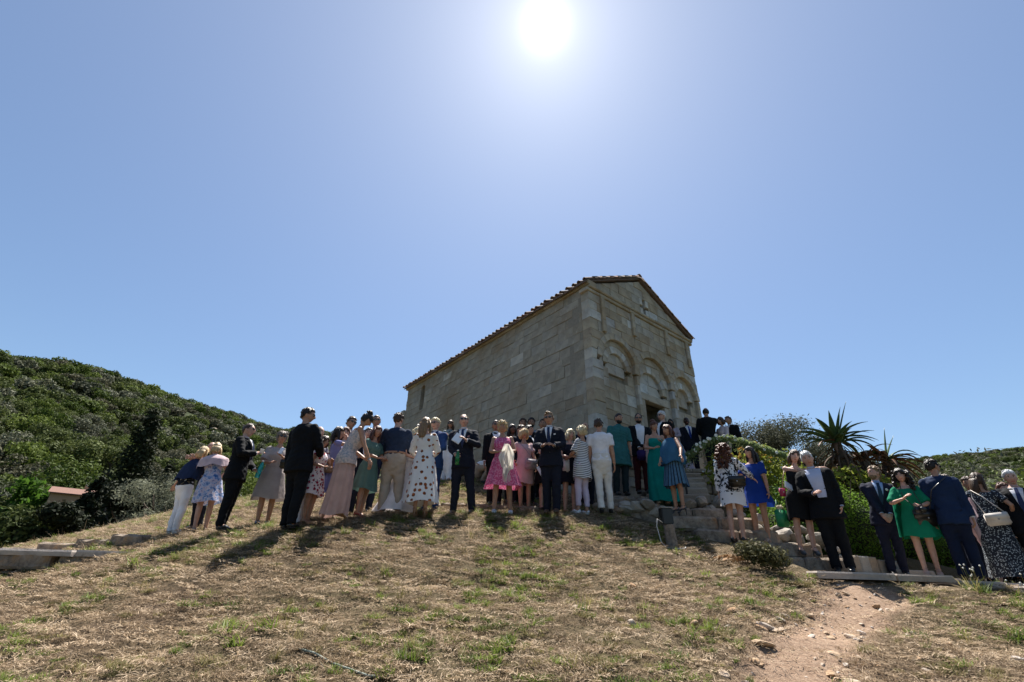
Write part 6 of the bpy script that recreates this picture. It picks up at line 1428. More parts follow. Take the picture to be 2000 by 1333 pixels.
        if dress.get('over'):                               # lace top layer over the hips
            ov = []
            for q in np.arange(.80, 1.36, .04): a, d, yo = po.sec(q, gr + .018); ov.append(po.ring(q, a + max(0, (1.0 - q)) * .18, d + max(0, (1.0 - q)) * .12, yo))
            cp('lace_layer', loft(ov, 24, False), pattern(dress['over'], .25), True)
    if extra and 'shawl' in extra:
        col, z0, z1 = extra['shawl'][:3]; sm = fabric(col, .18); mb = MB(); n = 40; rows = 12; half = extra['shawl'][3] if len(extra['shawl']) > 3 else math.pi
        P_ = []
        for r_ in range(rows):
            t = r_ / (rows - 1); q = z1 + (z0 - z1) * t; wa = .09 + (.155 if fm else .19) * min(1, t * 2.6) ** .6 + .04 * t; wd = .085 + .075 * min(1, t * 2.2) ** .7 + .03 * t
            for j in range(n + 1):
                an = math.pi / 2 + half * (2 * j / n - 1); rp = 1 + .035 * t * math.cos(11 * an + 2 * t); P_.append(po.bend(V3(wa * rp * math.cos(an), .012 + wd * rp * math.sin(an), q + .02 * t * math.sin(5 * an))))
        mb.add(P_, [(r_ * (n + 1) + j, r_ * (n + 1) + j + 1, (r_ + 1) * (n + 1) + j + 1, (r_ + 1) * (n + 1) + j) for r_ in range(rows - 1) for j in range(n)]); cp('shawl', mb, sm)
    # ---- hair
    st = hair[0]; hmt = hairmat(hc_); sd_ = abs(hash(key)) % 97 if False else sum(map(ord, key)) % 97; hb = MB()
    top_line = lambda dx, dy, dz: ss(dz - (.56 - .56 * ss(dy, -.75, .1) - .55 * ss(dy, .1, .8)), -.03, .16)
    def addshell(grow, fn, rough=.004): v, f = shell(grow, g, fn, sd_, rough); hb.add(HP(v), f)
    if st in ('short', 'quiff', 'cropped'):
        addshell({'short': .017, 'quiff': .016, 'cropped': .008}[st], lambda dx, dy, dz: top_line(dx, dy, dz) * (.55 + .45 * ss(dz, 0, .7)), .005 if st != 'cropped' else .001)
        if st != 'cropped':
            g3 = random.Random(sd_)
            for k in range(46):
                ph_ = g3.uniform(.1, 1.25) if g3.random() < .7 else g3.uniform(1.2, 1.75); t_ = g3.uniform(-math.pi, math.pi)
                if math.cos(t_) > .25 and ph_ > .85: continue
                o0 = V3(.086 * math.sin(ph_) * math.sin(t_), .006 - .106 * math.sin(ph_) * math.cos(t_), .122 * math.cos(ph_) + .004); tg = V3(math.cos(ph_) * math.sin(t_), -math.cos(ph_) * math.cos(t_), -math.sin(ph_)); o1 = o0 + tg * .022 + V3(g3.uniform(-.006, .006), g3.uniform(-.004, .006), .008); o2 = o0 + tg * .042 + V3(g3.uniform(-.01, .01), g3.uniform(-.006, .006), .006)
                hb.tube([HP(o0), HP(o1), HP(o2)], [.010, .009, .002], 5)
        if st == 'quiff':
            for k in range(14): a = random.Random(sd_ + k); hb.ball(HP(V3(a.uniform(-.05, .05), -.062 + a.uniform(-.02, .05), .108 + a.uniform(-.012, .016))), (.022, .024, .018), 0, 8, 6)
    elif st == 'receding': addshell(.012, lambda dx, dy, dz: np.clip(top_line(dx, dy, dz) * ss(dy + .12 * np.abs(dx) * 4, -.50, -.05), 0, 1), .003)
    elif st == 'bald': addshell(.010, lambda dx, dy, dz: ss(dz, -.55, -.35) * (1 - ss(dz, .30, .52)) * ss(dy, -.30, .05), .002)
    elif st in ('long', 'bob', 'pony', 'curly', 'bun', 'shoulder', 'shortf'):
        low = {'long': -.9, 'bob': -.80, 'shoulder': -.9, 'curly': -.85, 'bun': -.55, 'pony': -.55, 'shortf': -.60}[st]; gw = {'bob': .026, 'curly': .03, 'shortf': .026, 'bun': .012, 'pony': .012}.get(st, .018)
        addshell(gw, lambda dx, dy, dz: np.clip(ss(dz - (.46 - .50 * ss(np.abs(dx), .28, .62)), -.02, .14) * (dy < .2) + ss(dy, -.25, .12) * ss(dz, low - .1, low + .12), 0, 1) * np.where(dy > -.3, 1, ss(dz, .12 if st not in ('bob',) else -.3, .4)), .005)
        L = hair[2] if len(hair) > 2 else {'long': .34, 'shoulder': .20, 'bob': .0, 'curly': .28}.get(st, 0)
        Rb = po.rot_at(1.5); dn = V3(0, 0, -1); bk = hR @ V3(0, 1, 0); bk[2] = 0; bk /= (np.linalg.norm(bk) + 1e-9); sdv = np.cross(V3(0, 0, 1), bk)
        if st in ('long', 'shoulder'):
            rr = []
            for k in range(9):
                t = k / 8; c_ = HP(V3(0, .045, .01)) + dn * L * t + bk * (.030 + .035 * math.sin(min(1, t * 1.3) * 1.8)); rr.append((c_, sdv * (.076 + .014 * math.sin(t * 3) - .030 * t ** 3), bk * (.048 - .018 * t)))
            v, f = loft(rr, 22); v = np.array(v); g2 = np.random.default_rng(sd_); cen = v.mean(0); ang = np.arange(len(v)) % 22; v = v + (np.sin(ang * 2.9 + sd_)[:, None] * .0045) * (v - cen) / .08; hb.add(v, f)
            for sx in (1, -1):
                p0 = HP(V3(sx * .066, -.015, .055)); p1 = HP(V3(sx * .080, -.008, -.03)); p2 = HP(V3(sx * .085, -.005, -.09)) + dn * L * .25; p3 = p2 + dn * L * .35 + bk * .01; hb.tube([p0, p1, p2, p3], [.016, .024, .024, .010], 8)
            g3 = random.Random(sd_ + 3)                     # loose locks break the outline
            for k in range(16):
                a = g3.uniform(-1.3, 1.3); o0 = HP(V3(.078 * math.sin(a), .05 + .035 * math.cos(a), g3.uniform(-.05, .05))); e0 = o0 + dn * L * g3.uniform(.75, 1.12) + bk * g3.uniform(.01, .05) + sdv * g3.uniform(-.02, .02); hb.tube([o0, (o0 + e0) / 2 + bk * .018, e0], [.012, .013, .003], 5)
        if st == 'bob':
            for sx in (1, -1):
                for k in range(5): yk = -.035 + .03 * k; hb.tube([HP(V3(sx * .070, yk, .04)), HP(V3(sx * (.090 - .006 * k), yk, -.035)), HP(V3(sx * (.082 - .006 * k), yk + .01, -.105))], [.020, .026, .012], 7)
            hb.ball(HP(V3(0, .07, -.05)), (.07, .045, .07), 0, 12, 8, hm)
        if st == 'shortf':
            g3 = random.Random(sd_)
            for k in range(80):
                ph_ = g3.uniform(.05, 1.75); t_ = g3.uniform(-math.pi, math.pi)
                if math.cos(t_) > .35 and ph_ > .95: continue
                q_ = 1.10; o0 = V3(.084 * q_ * math.sin(ph_) * math.sin(t_), .010 - .104 * q_ * math.sin(ph_) * math.cos(t_), .120 * q_ * math.cos(ph_) + .004); tg = V3(math.cos(ph_) * math.sin(t_), -math.cos(ph_) * math.cos(t_), -math.sin(ph_))
                o1 = o0 + tg * .032 + V3(g3.uniform(-.012, .012), g3.uniform(-.008, .008), .006); o2 = o0 + tg * .062 + V3(g3.uniform(-.018, .018), g3.uniform(-.012, .012), .0)
                hb.tube([HP(o0 - tg * .02), HP(o0), HP(o1), HP(o2)], [.004, .012, .012, .003], 5)
        if st == 'bun': hb.ball(HP(V3(0, .055, .125)), (.052, .050, .040), 0, 14, 10, hm); hb.tube([HP(V3(.045, .05, .108)), HP(V3(0, .105, .108)), HP(V3(-.045, .05, .108)), HP(V3(0, .0, .118)), HP(V3(.045, .05, .108))], [.020] * 5, 8)
        if st == 'pony':
            hb.ball(HP(V3(0, .105, .02)), (.03, .03, .03)); hb.tube([HP(V3(0, .11, .02)), HP(V3(0, .15, -.05)), HP(V3(0, .14, -.14)), HP(V3(0, .12, -.22))], [.022, .032, .028, .008], 9)
        if st == 'curly':
            g3 = random.Random(sd_)
            for k in range(190):
                a = g3.uniform(-2.2, 2.2); t = g3.random(); zz_ = .11 - (L + .16) * t; rad = .085 + .045 * math.sin(min(1, t * 1.5) * 2.2) + g3.uniform(-.012, .02)
                p = hc + sdv * (rad * math.sin(a)) + bk * (.02 + rad * 1.05 * math.cos(a)) + V3(0, 0, zz_)
                if abs(a) > 1.5 and zz_ > .07: continue
                r_ = g3.uniform(.016, .027); hb.tube([p, p + V3(g3.uniform(-.02, .02), g3.uniform(-.02, .02), -.02), p + V3(g3.uniform(-.03, .03), g3.uniform(-.03, .03), -.05)], [r_ * .8, r_, r_ * .3], 6)
    if hb.v: cp('hair', hb, hmt)
    if beard:
        v, f = shell(.009 if beard != 'long' else .02, g, lambda dx, dy, dz: ss(-dz, .38, .52) * ss(-dy, -.05, .3) * (1 - ss(-dz, .93, .99) * 0) + .0 * dx, sd_, .002); cp('beard', (HP(v), f), hmt)
    if glasses:
        mb = MB()
        for sx in (1, -1):
            mb.ball(HP(V3(sx * .032, -.0985, .012)), (.026, .006, .020), 0, 12, 8, hm); mb.tube([HP(V3(sx * .056, -.094, .020)), HP(V3(sx * .078, -.05, .018)), HP(V3(sx * .079, .015, .008))], .0035, 5)
        mb.tube([HP(V3(-.010, -.104, .018)), HP(V3(.010, -.104, .018))], .003, 5); cp('sunglasses', mb, LENS)
    if extra and 'bracelet' in extra:
        mb = MB(); i = extra['bracelet']; dn_ = (wr[i] - elb[i]); dn_ /= np.linalg.norm(dn_); v, f = tube([wr[i] - dn_ * .02, wr[i] - dn_ * .006], [.031, .031], 10, False); mb.add(v, f); cp('bracelet', mb, METAL)
    M4 = Matrix.Translation((x, y, z)) @ Matrix.Rotation(R(roll), 4, 'Y') @ Matrix.Rotation(R(yaw), 4, 'Z')
    tw = lambda p: M4 @ (Vector(p) * s)
    ALL[key] = dict(obj=body, s=s, wr=[tw(w + h / np.linalg.norm(h) * .07) for w, h in zip(wr, hdv)], wrist=[tw(w) for w in wr], sh=[tw(q) for q in sh], elb=[tw(q) for q in elb], tw=tw, M=M4, chest=tw(po.front(0, 1.25, .05)), po=po)
    return body
# ------------------------------------------------------------------ the guests, left to right
BK, NV_, NVY, BLK2 = (.0075, .0080, .0100), (.012, .014, .024), (.016, .022, .045), (.010, .010, .011)
WHT, BEI, CRM = (.74, .73, .76), (.36, .30, .24), (.62, .56, .48)
P_ = person
ARMS['lowout'] = ((.55, .02, .92), (.3, .9, .2), (.8, -.2, -.6))
P_('hug_bald', -5.90, 9.30, 2.24, -15, 1.66, 'm', 'bald man in a dark patterned shirt hugged between the two blond women at far left', 'fair', ('bald', 'greybrown'), ('hug', 'hug'), ('shirt', 'darkprint', {'sleeve': 'short'}), ((.02, .022, .03),), far=True, lean=4, roll=-4)
P_('hug_white', -6.02, 8.93, 2.13, 150, 1.62, 'f', 'blond woman in white trousers and navy wrap stretching one arm out low at far left', 'fair', ('shoulder', 'blond', .16), ('lowout', 'hug'), ('blouse', 'darkprint', {'sleeve': 'short', 'hem': .90}), (WHT, 1.0, .05), lean=10, side=-9, shoes=SHOEW, extra={'shawl': ((.022, .035, .085), 1.02, 1.45, 2.5)}, head=(25, 10), roll=-5)
P_('hug_blue', -5.52, 8.86, 2.17, 205, 1.66, 'f', 'blond woman in a blue paisley dress and pale pink wrap hugging at far left', 'fair', ('shoulder', 'blond', .12), ('hughigh', 'hold'), None, None, dict(col='paisley', hem=.52, hw=.27, neck=1.40, sleeve=None, waist=1.07, amp=.07, pleats=7, sway=(-.05, .02)), lean=8, side=4, extra={'shawl': ((.62, .48, .50), 1.20, 1.46, 2.3)}, shoes=SHOEN, head=(10, 14), step=(.02, -.05), roll=-5)
P_('suit_left', -4.66, 8.04, 2.14, 98, 1.80, 'm', 'man in a black suit and sunglasses seen from the side holding a turquoise bottle', 'fair', ('receding', 'brown'), ('low', 'chest'), ('jacket', BK, {'tie': (.02, .03, .07), 'vw': .066}), (BK, 1.05), glasses=True, b=1.06, roll=-2)
P_('beige_dress', -4.26, 8.51, 2.27, 28, 1.66, 'f', 'woman with curly grey-blond hair and sunglasses in a plain beige-grey dress', 'tan', ('shortf', 'greybrown'), ('chest', 'hold'), None, None, dict(col=(.36, .315, .30), hem=.46, hw=.29, hd=.22, sleeve='elbow', shape='shift', waist=1.0, amp=.035, pleats=5, neck=1.42, loose=2.2), glasses=True, shoes=SHOEB, b=1.08, head=(10, 0), roll=-2.5)
P_('hidden_beige', -3.4, 7.72, 2.20, 40, 1.52, 'f', 'woman in a pale jacket and white trousers mostly hidden behind the tallest dark-suited man', 'fair', ('bob', 'grey'), ('bag', 'hold'), ('blouse', (.50, .47, .42), {'hem': .88}), (WHT, 1.1), far=True)
P_('tall_suit', -3.24, 7.26, 2.12, 160, 1.87, 'm', 'tall man in a dark suit and sunglasses seen from behind at left', 'tan', ('short', 'dark'), ('down', 'hold'), ('jacket', BK, {}), (BK, 1.08), glasses=True, b=1.05, head=(-52, 0), roll=-3)
P_('bald_left', -3.40, 7.98, 2.26, 60, 1.63, 'm', 'bald pale-faced man peeking out past the shoulder of the tallest dark suit', 'fair', ('bald', 'grey'), ('hold', 'hold'), ('shirt', (.40, .40, .44), {}), (BEI,), far=True)
P_('floral_skirt', -3.16, 7.66, 2.21, 65, 1.42, 'f', 'short dark-haired woman in a white dress with dark red floral print', 'tan', ('bob', 'brown'), ('chest', 'hold'), None, None, dict(col='floral', hem=.55, hw=.25, amp=.06, pleats=7, sleeve='cap'), shoes=SHOET, heel=.05)
P_('lavender', -2.98, 8.05, 2.30, 112, 1.62, 'f', 'dark-haired woman in a lavender-blue dress raising her hands to take a picture', 'tan', ('shoulder', 'dark', .18), ('photo', 'photo'), None, None, dict(col=(.24, .25, .49), hem=.56, hw=.31, hd=.26, amp=.10, pleats=10, sleeve='cap', waist=1.05, thin=.25, sway=(0, .03)), shoes=SHOEN, heel=.06, step=(.03, -.04), roll=-4)
P_('woman_photo', -3.20, 8.75, 2.42, 20, 1.70, 'f', 'woman with reddish-brown hair shading her face behind the lavender dress', 'fair', ('shoulder', 'auburn', .12), ('face', 'down'), ('blouse', (.55, .52, .54), {'sleeve': 'short'}), (NV_,), far=True, head=(0, 5))
P_('man_back_left', -3.30, 9.15, 2.53, 40, 1.93, 'm', 'brown-haired man in sunglasses and open collar behind the group, left of the hair bun', 'tan', ('short', 'brown'), ('down', 'down'), ('jacket', NV_, {'vw': .085}), (NV_,), glasses=True, far=True)
P_('man_back_right', -2.80, 9.35, 2.62, 18, 1.95, 'm', 'short-haired man in sunglasses and blue tie behind the group, right of the hair bun', 'tan', ('cropped', 'brown'), ('down', 'down'), ('jacket', NVY, {'tie': (.02, .04, .14), 'vw': .075}), (NVY,), glasses=True, far=True)
P_('pink_sheer', -2.60, 7.44, 2.29, 112, 1.76, 'f', 'woman with a dark hair bun leaning forward in a long sheer blush-pink gown', 'tan', ('bun', 'dark'), ('low', (( .20, -.36, .82), (.3, .8, 0), (0, -.2, -1))), None, None, dict(col=(.60, .40, .35), hem=.05, hw=.215, hd=.20, amp=.08, pleats=10, neck=1.33, straps=True, over='lace', thin=.3, sway=(0, .06), waist=1.07), lean=18, shoes=SHOEN, heel=.06, extra={'bracelet': 1}, head=(0, 22), roll=-2)
P_('bow_tie', -2.84, 8.98, 2.52, 15, 1.66, 'm', 'man in a white shirt with a dark bow tie half hidden behind the leaning woman', 'fair', ('short', 'dark'), ('hold', 'hold'), ('jacket', NV_, {'tie': BK, 'bow': True, 'vw': .09}), (NV_,), far=True)
P_('sage', -2.47, 8.06, 2.36, 62, 1.60, 'f', 'long-haired brunette in a sage-green knee-length dress', 'tan', ('long', 'auburn', .26), ('hold', 'hold'), None, None, dict(col=(.115, .20, .175), hem=.50, hw=.26, amp=.07, pleats=9, sleeve='short', waist=1.06, thin=.2), shoes=plain('red_leather', (.30, .035, .02), .5), heel=.06, roll=2)
P_('navy_shirt', -2.02, 8.24, 2.42, 188, 1.84, 'm', 'man in a navy shirt and beige chinos seen from behind', 'fair', ('short', 'brown'), ('hold', 'hold'), ('shirt', (.022, .035, .068), {'loose': 1.5}), ((.40, .335, .27), 1.12, .11), shoes=SHOET, b=1.04, stance=.13, roll=-2.3, head=(-20, 0))
P_('bride', -1.88, 8.56, 2.51, 60, 1.58, 'f', 'blond bride in a long white gown half hidden behind the navy shirt', 'fair', ('bob', 'pale'), ('hold', 'hold'), None, None, dict(col=(.78, .74, .75), hem=.02, hw=.42, hd=.42, sway=(-.16, .06), amp=.05, pleats=9, sleeve='short', thin=.25, waist=1.06), lean=12, head=(0, 15), shoes=SHOEW)
P_('dark_long', -1.80, 8.90, 2.60, -60, 1.66, 'f', 'woman with long black hair hidden behind the bride and the spotted dress', 'tan', ('long', 'dark', .36), ('hold', 'hold'), ('blouse', (.10, .03, .04), {}), (NV_,), far=True)
P_('spotted', -1.45, 7.97, 2.41, 186, 1.70, 'f', 'woman with long ash-blond hair in a white dress with rust-brown motifs seen from behind', 'fair', ('long', 'light', .30), ('hold', 'hold'), None, None, dict(col='spotted', hem=.22, hw=.30, hd=.27, amp=.055, pleats=8, sleeve='long', loose=2.4, waist=1.07, thin=.2), shoes=SHOET, heel=.06, roll=-1.5, head=(-22, 0))
P_('blue_suit', -1.42, 8.60, 2.54, -20, 1.76, 'm', 'fair-haired man in a bright navy-blue suit half hidden behind the spotted dress', 'fair', ('short', 'pale'), ('hold', 'hold'), ('jacket', (.018, .045, .135), {}), ((.018, .045, .135),), glasses=True)
P_('white_trousers', -1.72, 12.7, 3.88, -8, 1.70, 'f', 'woman in wide white trousers and a grey-green print blouse by the church wall', 'tan', ('long', 'brown', .20), ('chest', 'chest'), ('blouse', 'leafprint', {'sleeve': 'elbow', 'hem': .98}), (WHT, 1.75, .02, .1), glasses=True, shoes=SHOEN, stance=.12)
P_('navy_centre', -0.80, 8.51, 2.52, -4, 1.83, 'm', 'balding man in sunglasses and a navy suit holding a white leaflet and a green bottle', 'fair', ('receding', 'light'), ('chest', 'low'), ('jacket', NV_, {'tie': (.018, .03, .085), 'vw': .080, 'vz': 1.12, 'square': (.45, .20, .20)}), (NV_, 1.02), glasses=True, stance=.16, b=1.05, shoes=SHOED, roll=-3)
P_('crouching', -0.66, 12.5, 3.80, 75, 1.62, 'm', 'person in a white shirt bending down low beside the church wall', 'tan', ('short', 'brown'), ('drop', 'drop'), ('shirt', WHT, {}), ((.30, .22, .16),), lean=72, far=True, crouch=(0, .18, -.50), stance=.12)
P_('bald_suit', -0.29, 9.80, 2.87, 10, 1.80, 'm', 'bald man in sunglasses and a black suit behind the woman in the pink dress', 'olive', ('cropped', 'dark'), ('hold', 'down'), ('jacket', BK, {'vw': .085}), (BK,), glasses=True, far=True)
P_('pink_dress', -0.10, 8.61, 2.56, 2, 1.71, 'f', 'smiling blond woman in a bright pink patterned dress', 'tan', ('shortf', 'blond'), ('hold', 'hold'), None, None, dict(col='damask', hem=.48, hw=.34, hd=.28, amp=.075, pleats=9, neck=1.41, waist=1.06, thin=.22), b=1.12, shoes=SHOEW, stance=.15, head=(0, 2), roll=-1)
P_('dark_woman', 0.07, 10.1, 2.96, 20, 1.72, 'f', 'dark-skinned woman in the shade behind the pink dress', 'brown', ('long', 'dark', .2), ('down', 'down'), ('blouse', (.09, .06, .05), {}), (BK,), far=True)
P_('man_fringe', 0.22, 9.95, 2.92, 40, 1.70, 'm', 'brown-haired man looking down behind the bowed blond woman', 'fair', ('short', 'brown'), ('hold', 'down'), ('jacket', NV_, {}), (NV_,), far=True, head=(0, 12))
P_('man_black_hair', 0.42, 9.75, 2.87, 60, 1.68, 'm', 'black-haired man in a dark suit behind the bowed blond woman', 'tan', ('short', 'dark'), ('hold', 'down'), ('jacket', BK, {}), (BK,), far=True)
P_('pink_top', 0.32, 9.18, 2.68, 18, 1.62, 'f', 'blond woman in a pale pink dress bowing her head and carrying a grey handbag', 'tan', ('bob', 'blond'), ('drop', 'bag'), None, None, dict(col=(.58, .40, .40), hem=.56, hw=.21, hd=.17, amp=.03, pleats=6, sleeve='short', shape='shift', thin=.15, loose=1.4), shoes=SHOEN, b=1.03, head=(10, 38), roll=-1)
P_('woman_wall', 0.30, 11.0, 3.26, 0, 1.86, 'm', 'brown-haired man with blurred face farthest back against the church wall', 'olive', ('short', 'brown'), ('down', 'down'), ('shirt', (.14, .12, .12), {}), (BK,), far=True)
P_('beard_grey', 0.55, 11.0, 3.24, 5, 1.90, 'm', 'bearded man in a light grey shirt standing back against the church wall', 'olive', ('short', 'dark'), ('down', 'down'), ('shirt', (.24, .26, .31), {}), (BK,), beard=True, far=True)
P_('dark_hair_man', 0.75, 10.5, 3.09, -10, 1.86, 'm', 'dark-haired man half hidden behind the tall man with the white pocket square', 'olive', ('short', 'dark'), ('down', 'down'), ('jacket', BK, {}), (BK,), far=True)
P_('black_dress', 0.70, 9.25, 2.72, 48, 1.64, 'f', 'woman with long brown hair in a black dress left of the pocket-square man', 'fair', ('long', 'brown', .3), ('chest', 'hold'), None, None, dict(col=BK, hem=.50, hw=.24, amp=.04, sleeve='cap', thin=0), shoes=SHOEB)
P_('navy_tall', 0.78, 8.52, 2.57, -14, 1.87, 'm', 'tall man in sunglasses and navy suit with a white pocket square', 'tan', ('quiff', 'light'), ('hold', 'hold'), ('jacket', NV_, {'tie': (.02, .03, .075), 'vw': .074, 'square': WHT}), (NV_, 1.02), glasses=True, b=1.04, shoes=SHOED, head=(-6, 0))
P_('blond_black', 1.16, 9.06, 2.66, 12, 1.62, 'f', 'blond woman in a black top and skirt left of the striped dress', 'fair', ('bob', 'pale'), ('hold', 'hold'), None, None, dict(col=(.012, .013, .022), hem=.58, hw=.20, amp=.02, sleeve='short', thin=0), shoes=SHOET, b=1.06, head=(14, 0), roll=2)
P_('striped', 1.36, 8.78, 2.62, -128, 1.65, 'f', 'short-haired blond woman in a black-and-white striped tunic and lilac leggings', 'tan', ('shortf', 'pale'), ('hold', 'hold'), None, ((.54, .46, .58), .82, .14), dict(col='striped', hem=.66, hw=.215, hd=.18, amp=.02, sleeve='elbow', shape='shift', loose=1.8, thin=.1), shoes=SHOEW, b=1.10, head=(-18, 0), roll=2)
P_('red_head', 1.62, 9.72, 2.85, 25, 1.80, 'm', 'red-faced bald man in a dark navy suit behind the striped tunic', 'tan', ('bald', 'auburn'), ('down', 'down'), ('jacket', NV_, {}), (NV_,), far=True)
P_('white_shirt', 1.80, 8.78, 2.66, 170, 1.76, 'm', 'dark-haired person in a white short-sleeved shirt and cream trousers climbing the steps', 'tan', ('short', 'brown'), ('down', 'down'), ('shirt', (.78, .77, .82), {'sleeve': 'short', 'hem': .90, 'loose': 1.3}), ((.66, .62, .58), .98, .06), step=(.06, -.10), shoes=SHOEB, roll=-2, head=(-15, 8))
P_('kurta', 2.36, 9.85, 3.13, 8, 1.79, 'm', 'bearded man in a long teal-green tunic over dark trousers', 'tan', ('cropped', 'dark'), ('down', 'down'), ('kurta', (.030, .125, .125), {'sleeve': 'elbow', 'loose': 1.6}), ((.018, .03, .035), 1.0), beard='long', shoes=SHOEB, head=(25, 12), roll=2.5)
P_('maroon', 2.93, 10.25, 3.25, -4, 1.81, 'm', 'bearded man in sunglasses, black jacket and maroon trousers holding a pink shawl', 'tan', ('receding', 'dark'), ('low', 'clasp'), ('jacket', BK, {'open': True, 'vw': .05, 'button': False}), ((.050, .012, .014), 1.0), glasses=True, beard=True, shoes=SHOEB, head=(-8, 4), roll=2)
P_('white_hair_door', 3.68, 10.62, 3.46, -62, 1.80, 'm', 'white-haired man in sunglasses and black jacket in front of the church door', 'fair', ('short', 'white'), ('down', 'back'), ('jacket', BK, {'vw': .07}), (BK,), glasses=True, b=1.08, far=True)
P_('teal', 3.05, 9.42, 2.92, -5, 1.70, 'f', 'auburn-haired woman in a long strapless teal gown', 'tan', ('bun', 'auburn'), ('chest', 'hold'), None, None, dict(col=(.008, .25, .215), hem=.03, hw=.32, hd=.30, amp=.06, pleats=9, neck=1.34, straps=False, thin=.3, sway=(.10, 0), waist=1.1), shoes=SHOEN, head=(20, 12))
P_('shawl', 3.10, 8.66, 2.63, -62, 1.67, 'f', 'red-brown haired woman in a blue shawl and dark blue knee-length dress', 'tan', ('shoulder', 'auburn', .12), ('out', 'low'), None, None, dict(col='bluecheck', hem=.52, hw=.24, hd=.22, amp=.06, pleats=8, waist=1.06, thin=.12), shoes=SHOEB, heel=.08, extra={'shawl': ((.045, .14, .25), .95, 1.46, math.pi)}, roll=0)
P_('blue_tie', 5.15, 12.75, 4.13, -8, 1.72, 'm', 'dark-skinned man in a navy suit and bright blue tie by the garland', 'dark', ('cropped', 'dark'), ('down', 'down'), ('jacket', NV_, {'tie': (.015, .04, .22), 'vw': .09}), (NV_,), far=True)
P_('bald_back', 5.50, 12.27, 4.13, 165, 1.86, 'm', 'large balding man in a black suit seen from behind at the top of the steps', 'tan', ('bald', 'dark'), ('hold', 'reach'), ('jacket', BK, {}), (BK,), b=1.08)
P_('blush_top', 5.96, 12.4, 4.13, -70, 1.63, 'f', 'brown-haired woman in a pale blush top behind the garland', 'fair', ('bob', 'brown'), ('hold', 'hold'), ('blouse', (.62, .50, .50), {}), (BEI,), far=True)
P_('dark_suit_top', 6.32, 12.6, 4.13, -60, 1.74, 'm', 'man in a dark suit beside the woman in the blush top behind the garland', 'tan', ('short', 'brown'), ('down', 'down'), ('jacket', BK, {}), (BK,), far=True)
P_('veil_guest', 4.45, 12.1, 4.13, -30, 1.45, 'f', 'partly hidden guest in a pale lilac lace dress behind the left end of the garland', 'olive', ('long', 'dark', .2), ('hold', 'hold'), None, None, dict(col=(.42, .36, .42), hem=.03, hw=.50, hd=.4, amp=.05, sleeve='long', thin=.3), far=True)
P_('floral_jacket', 3.86, 8.22, 2.17, 140, 1.66, 'f', 'woman with long curly brown hair in a black-and-white floral coat dress', 'fair', ('curly', 'auburn', .30), ('down', ((.30, -.34, 1.16), (.5, .5, -.6), (.5, -.5, -.55))), None, None, dict(col='blackwhite', hem=.60, hw=.225, hd=.19, amp=.015, sleeve='long', shape='shift', loose=1.7, thin=.05), shoes=SHOEB, b=1.04, roll=3, head=(-42, 0))
P_('blue_dress', 4.36, 8.40, 2.17, -48, 1.66, 'f', 'woman with long straight dark hair in a cobalt blue loose dress', 'tan', ('long', 'dark', .30), ('down', 'hold'), None, None, dict(col=(.012, .045, .26), hem=.66, hw=.29, hd=.25, amp=.06, pleats=8, sleeve='short', loose=2.6, neck=1.40, thin=.25, waist=1.1), shoes=SHOEN, stance=.10, roll=4, head=(-22, 0))
P_('black_hug', 4.80, 7.95, 1.95, -12, 1.72, 'f', 'brown-haired woman in a sleeveless black dress throwing an arm round the white-haired man', 'fair', ('shoulder', 'brown', .08), ('down', ((-.30, -.30, 1.38), (-.1, -.7, -.7), (-.95, -.05, .15))), None, None, dict(col=BLK2, hem=.56, hw=.20, hd=.17, amp=.015, neck=1.40, thin=0), shoes=SHOEB, heel=.07, roll=5, head=(0, 8), side=4)
P_('white_hair_hug', 5.08, 7.60, 1.73, -32, 1.82, 'm', 'white-haired man in a black suit and pale blue shirt being hugged', 'fair', ('short', 'white'), ('pocket', 'hold'), ('jacket', BK, {'open': True, 'vw': .06, 'shirt': (.46, .50, .66), 'button': False, 'hem': .72, 'flare': .06}), (BK, 1.1), b=1.02, roll=-1, head=(0, 6, -8), side=-4)
P_('blond_beard', 6.66, 8.59, 1.72, -28, 1.84, 'm', 'blond bearded man in a navy suit with clasped hands turning his head left', 'fair', ('short', 'light'), ('clasp', 'clasp'), ('jacket', (.016, .018, .034), {'tie': (.02, .04, .07), 'vw': .075, 'shirt': (.34, .45, .66), 'flower': True}), ((.016, .018, .034), 1.0), beard=True, roll=4, head=(-52, 0))
P_('green_dress', 6.72, 7.98, 1.70, -36, 1.68, 'f', 'woman with long dark curly hair in an emerald green dress', 'fair', ('curly', 'dark', .42), ('hold', 'chest'), None, None, dict(col=(.010, .22, .115), hem=.60, hw=.24, hd=.20, amp=.04, pleats=7, sleeve='elbow', loose=2.4, shape='shift', thin=.25), shoes=SHOEN, heel=.05, roll=3, head=(-4, 4), extra={'shawl': ((.010, .22, .115), .62, 1.44, 1.9)})
P_('navy_bag', 7.06, 7.68, 1.655, 136, 1.83, 'm', 'dark-haired man in a navy-blue suit seen from behind with a black shoulder bag', 'tan', ('short', 'dark'), ('down', 'down'), ('jacket', (.013, .026, .066), {}), ((.010, .015, .034), 1.1), glasses=True, b=.94, roll=3, head=(-40, 0))
P_('back_suit_right', 8.35, 8.9, 1.62, 140, 1.88, 'm', 'grey-haired man in a dark suit behind the speckled gown seen from behind', 'tan', ('short', 'greybrown'), ('down', 'down'), ('jacket', NV_, {}), (NV_,), far=True, head=(-30, 0))
P_('speckled', 8.00, 8.02, 1.66, 130, 1.70, 'f', 'long-haired brunette in a black-and-white speckled floor-length gown', 'tan', ('long', 'brown', .26), ('hold', 'bag'), None, None, dict(col='speckled', hem=.05, hw=.27, hd=.25, amp=.05, pleats=7, sleeve='short', thin=.05), shoes=SHOEB, roll=4, head=(-40, 0))
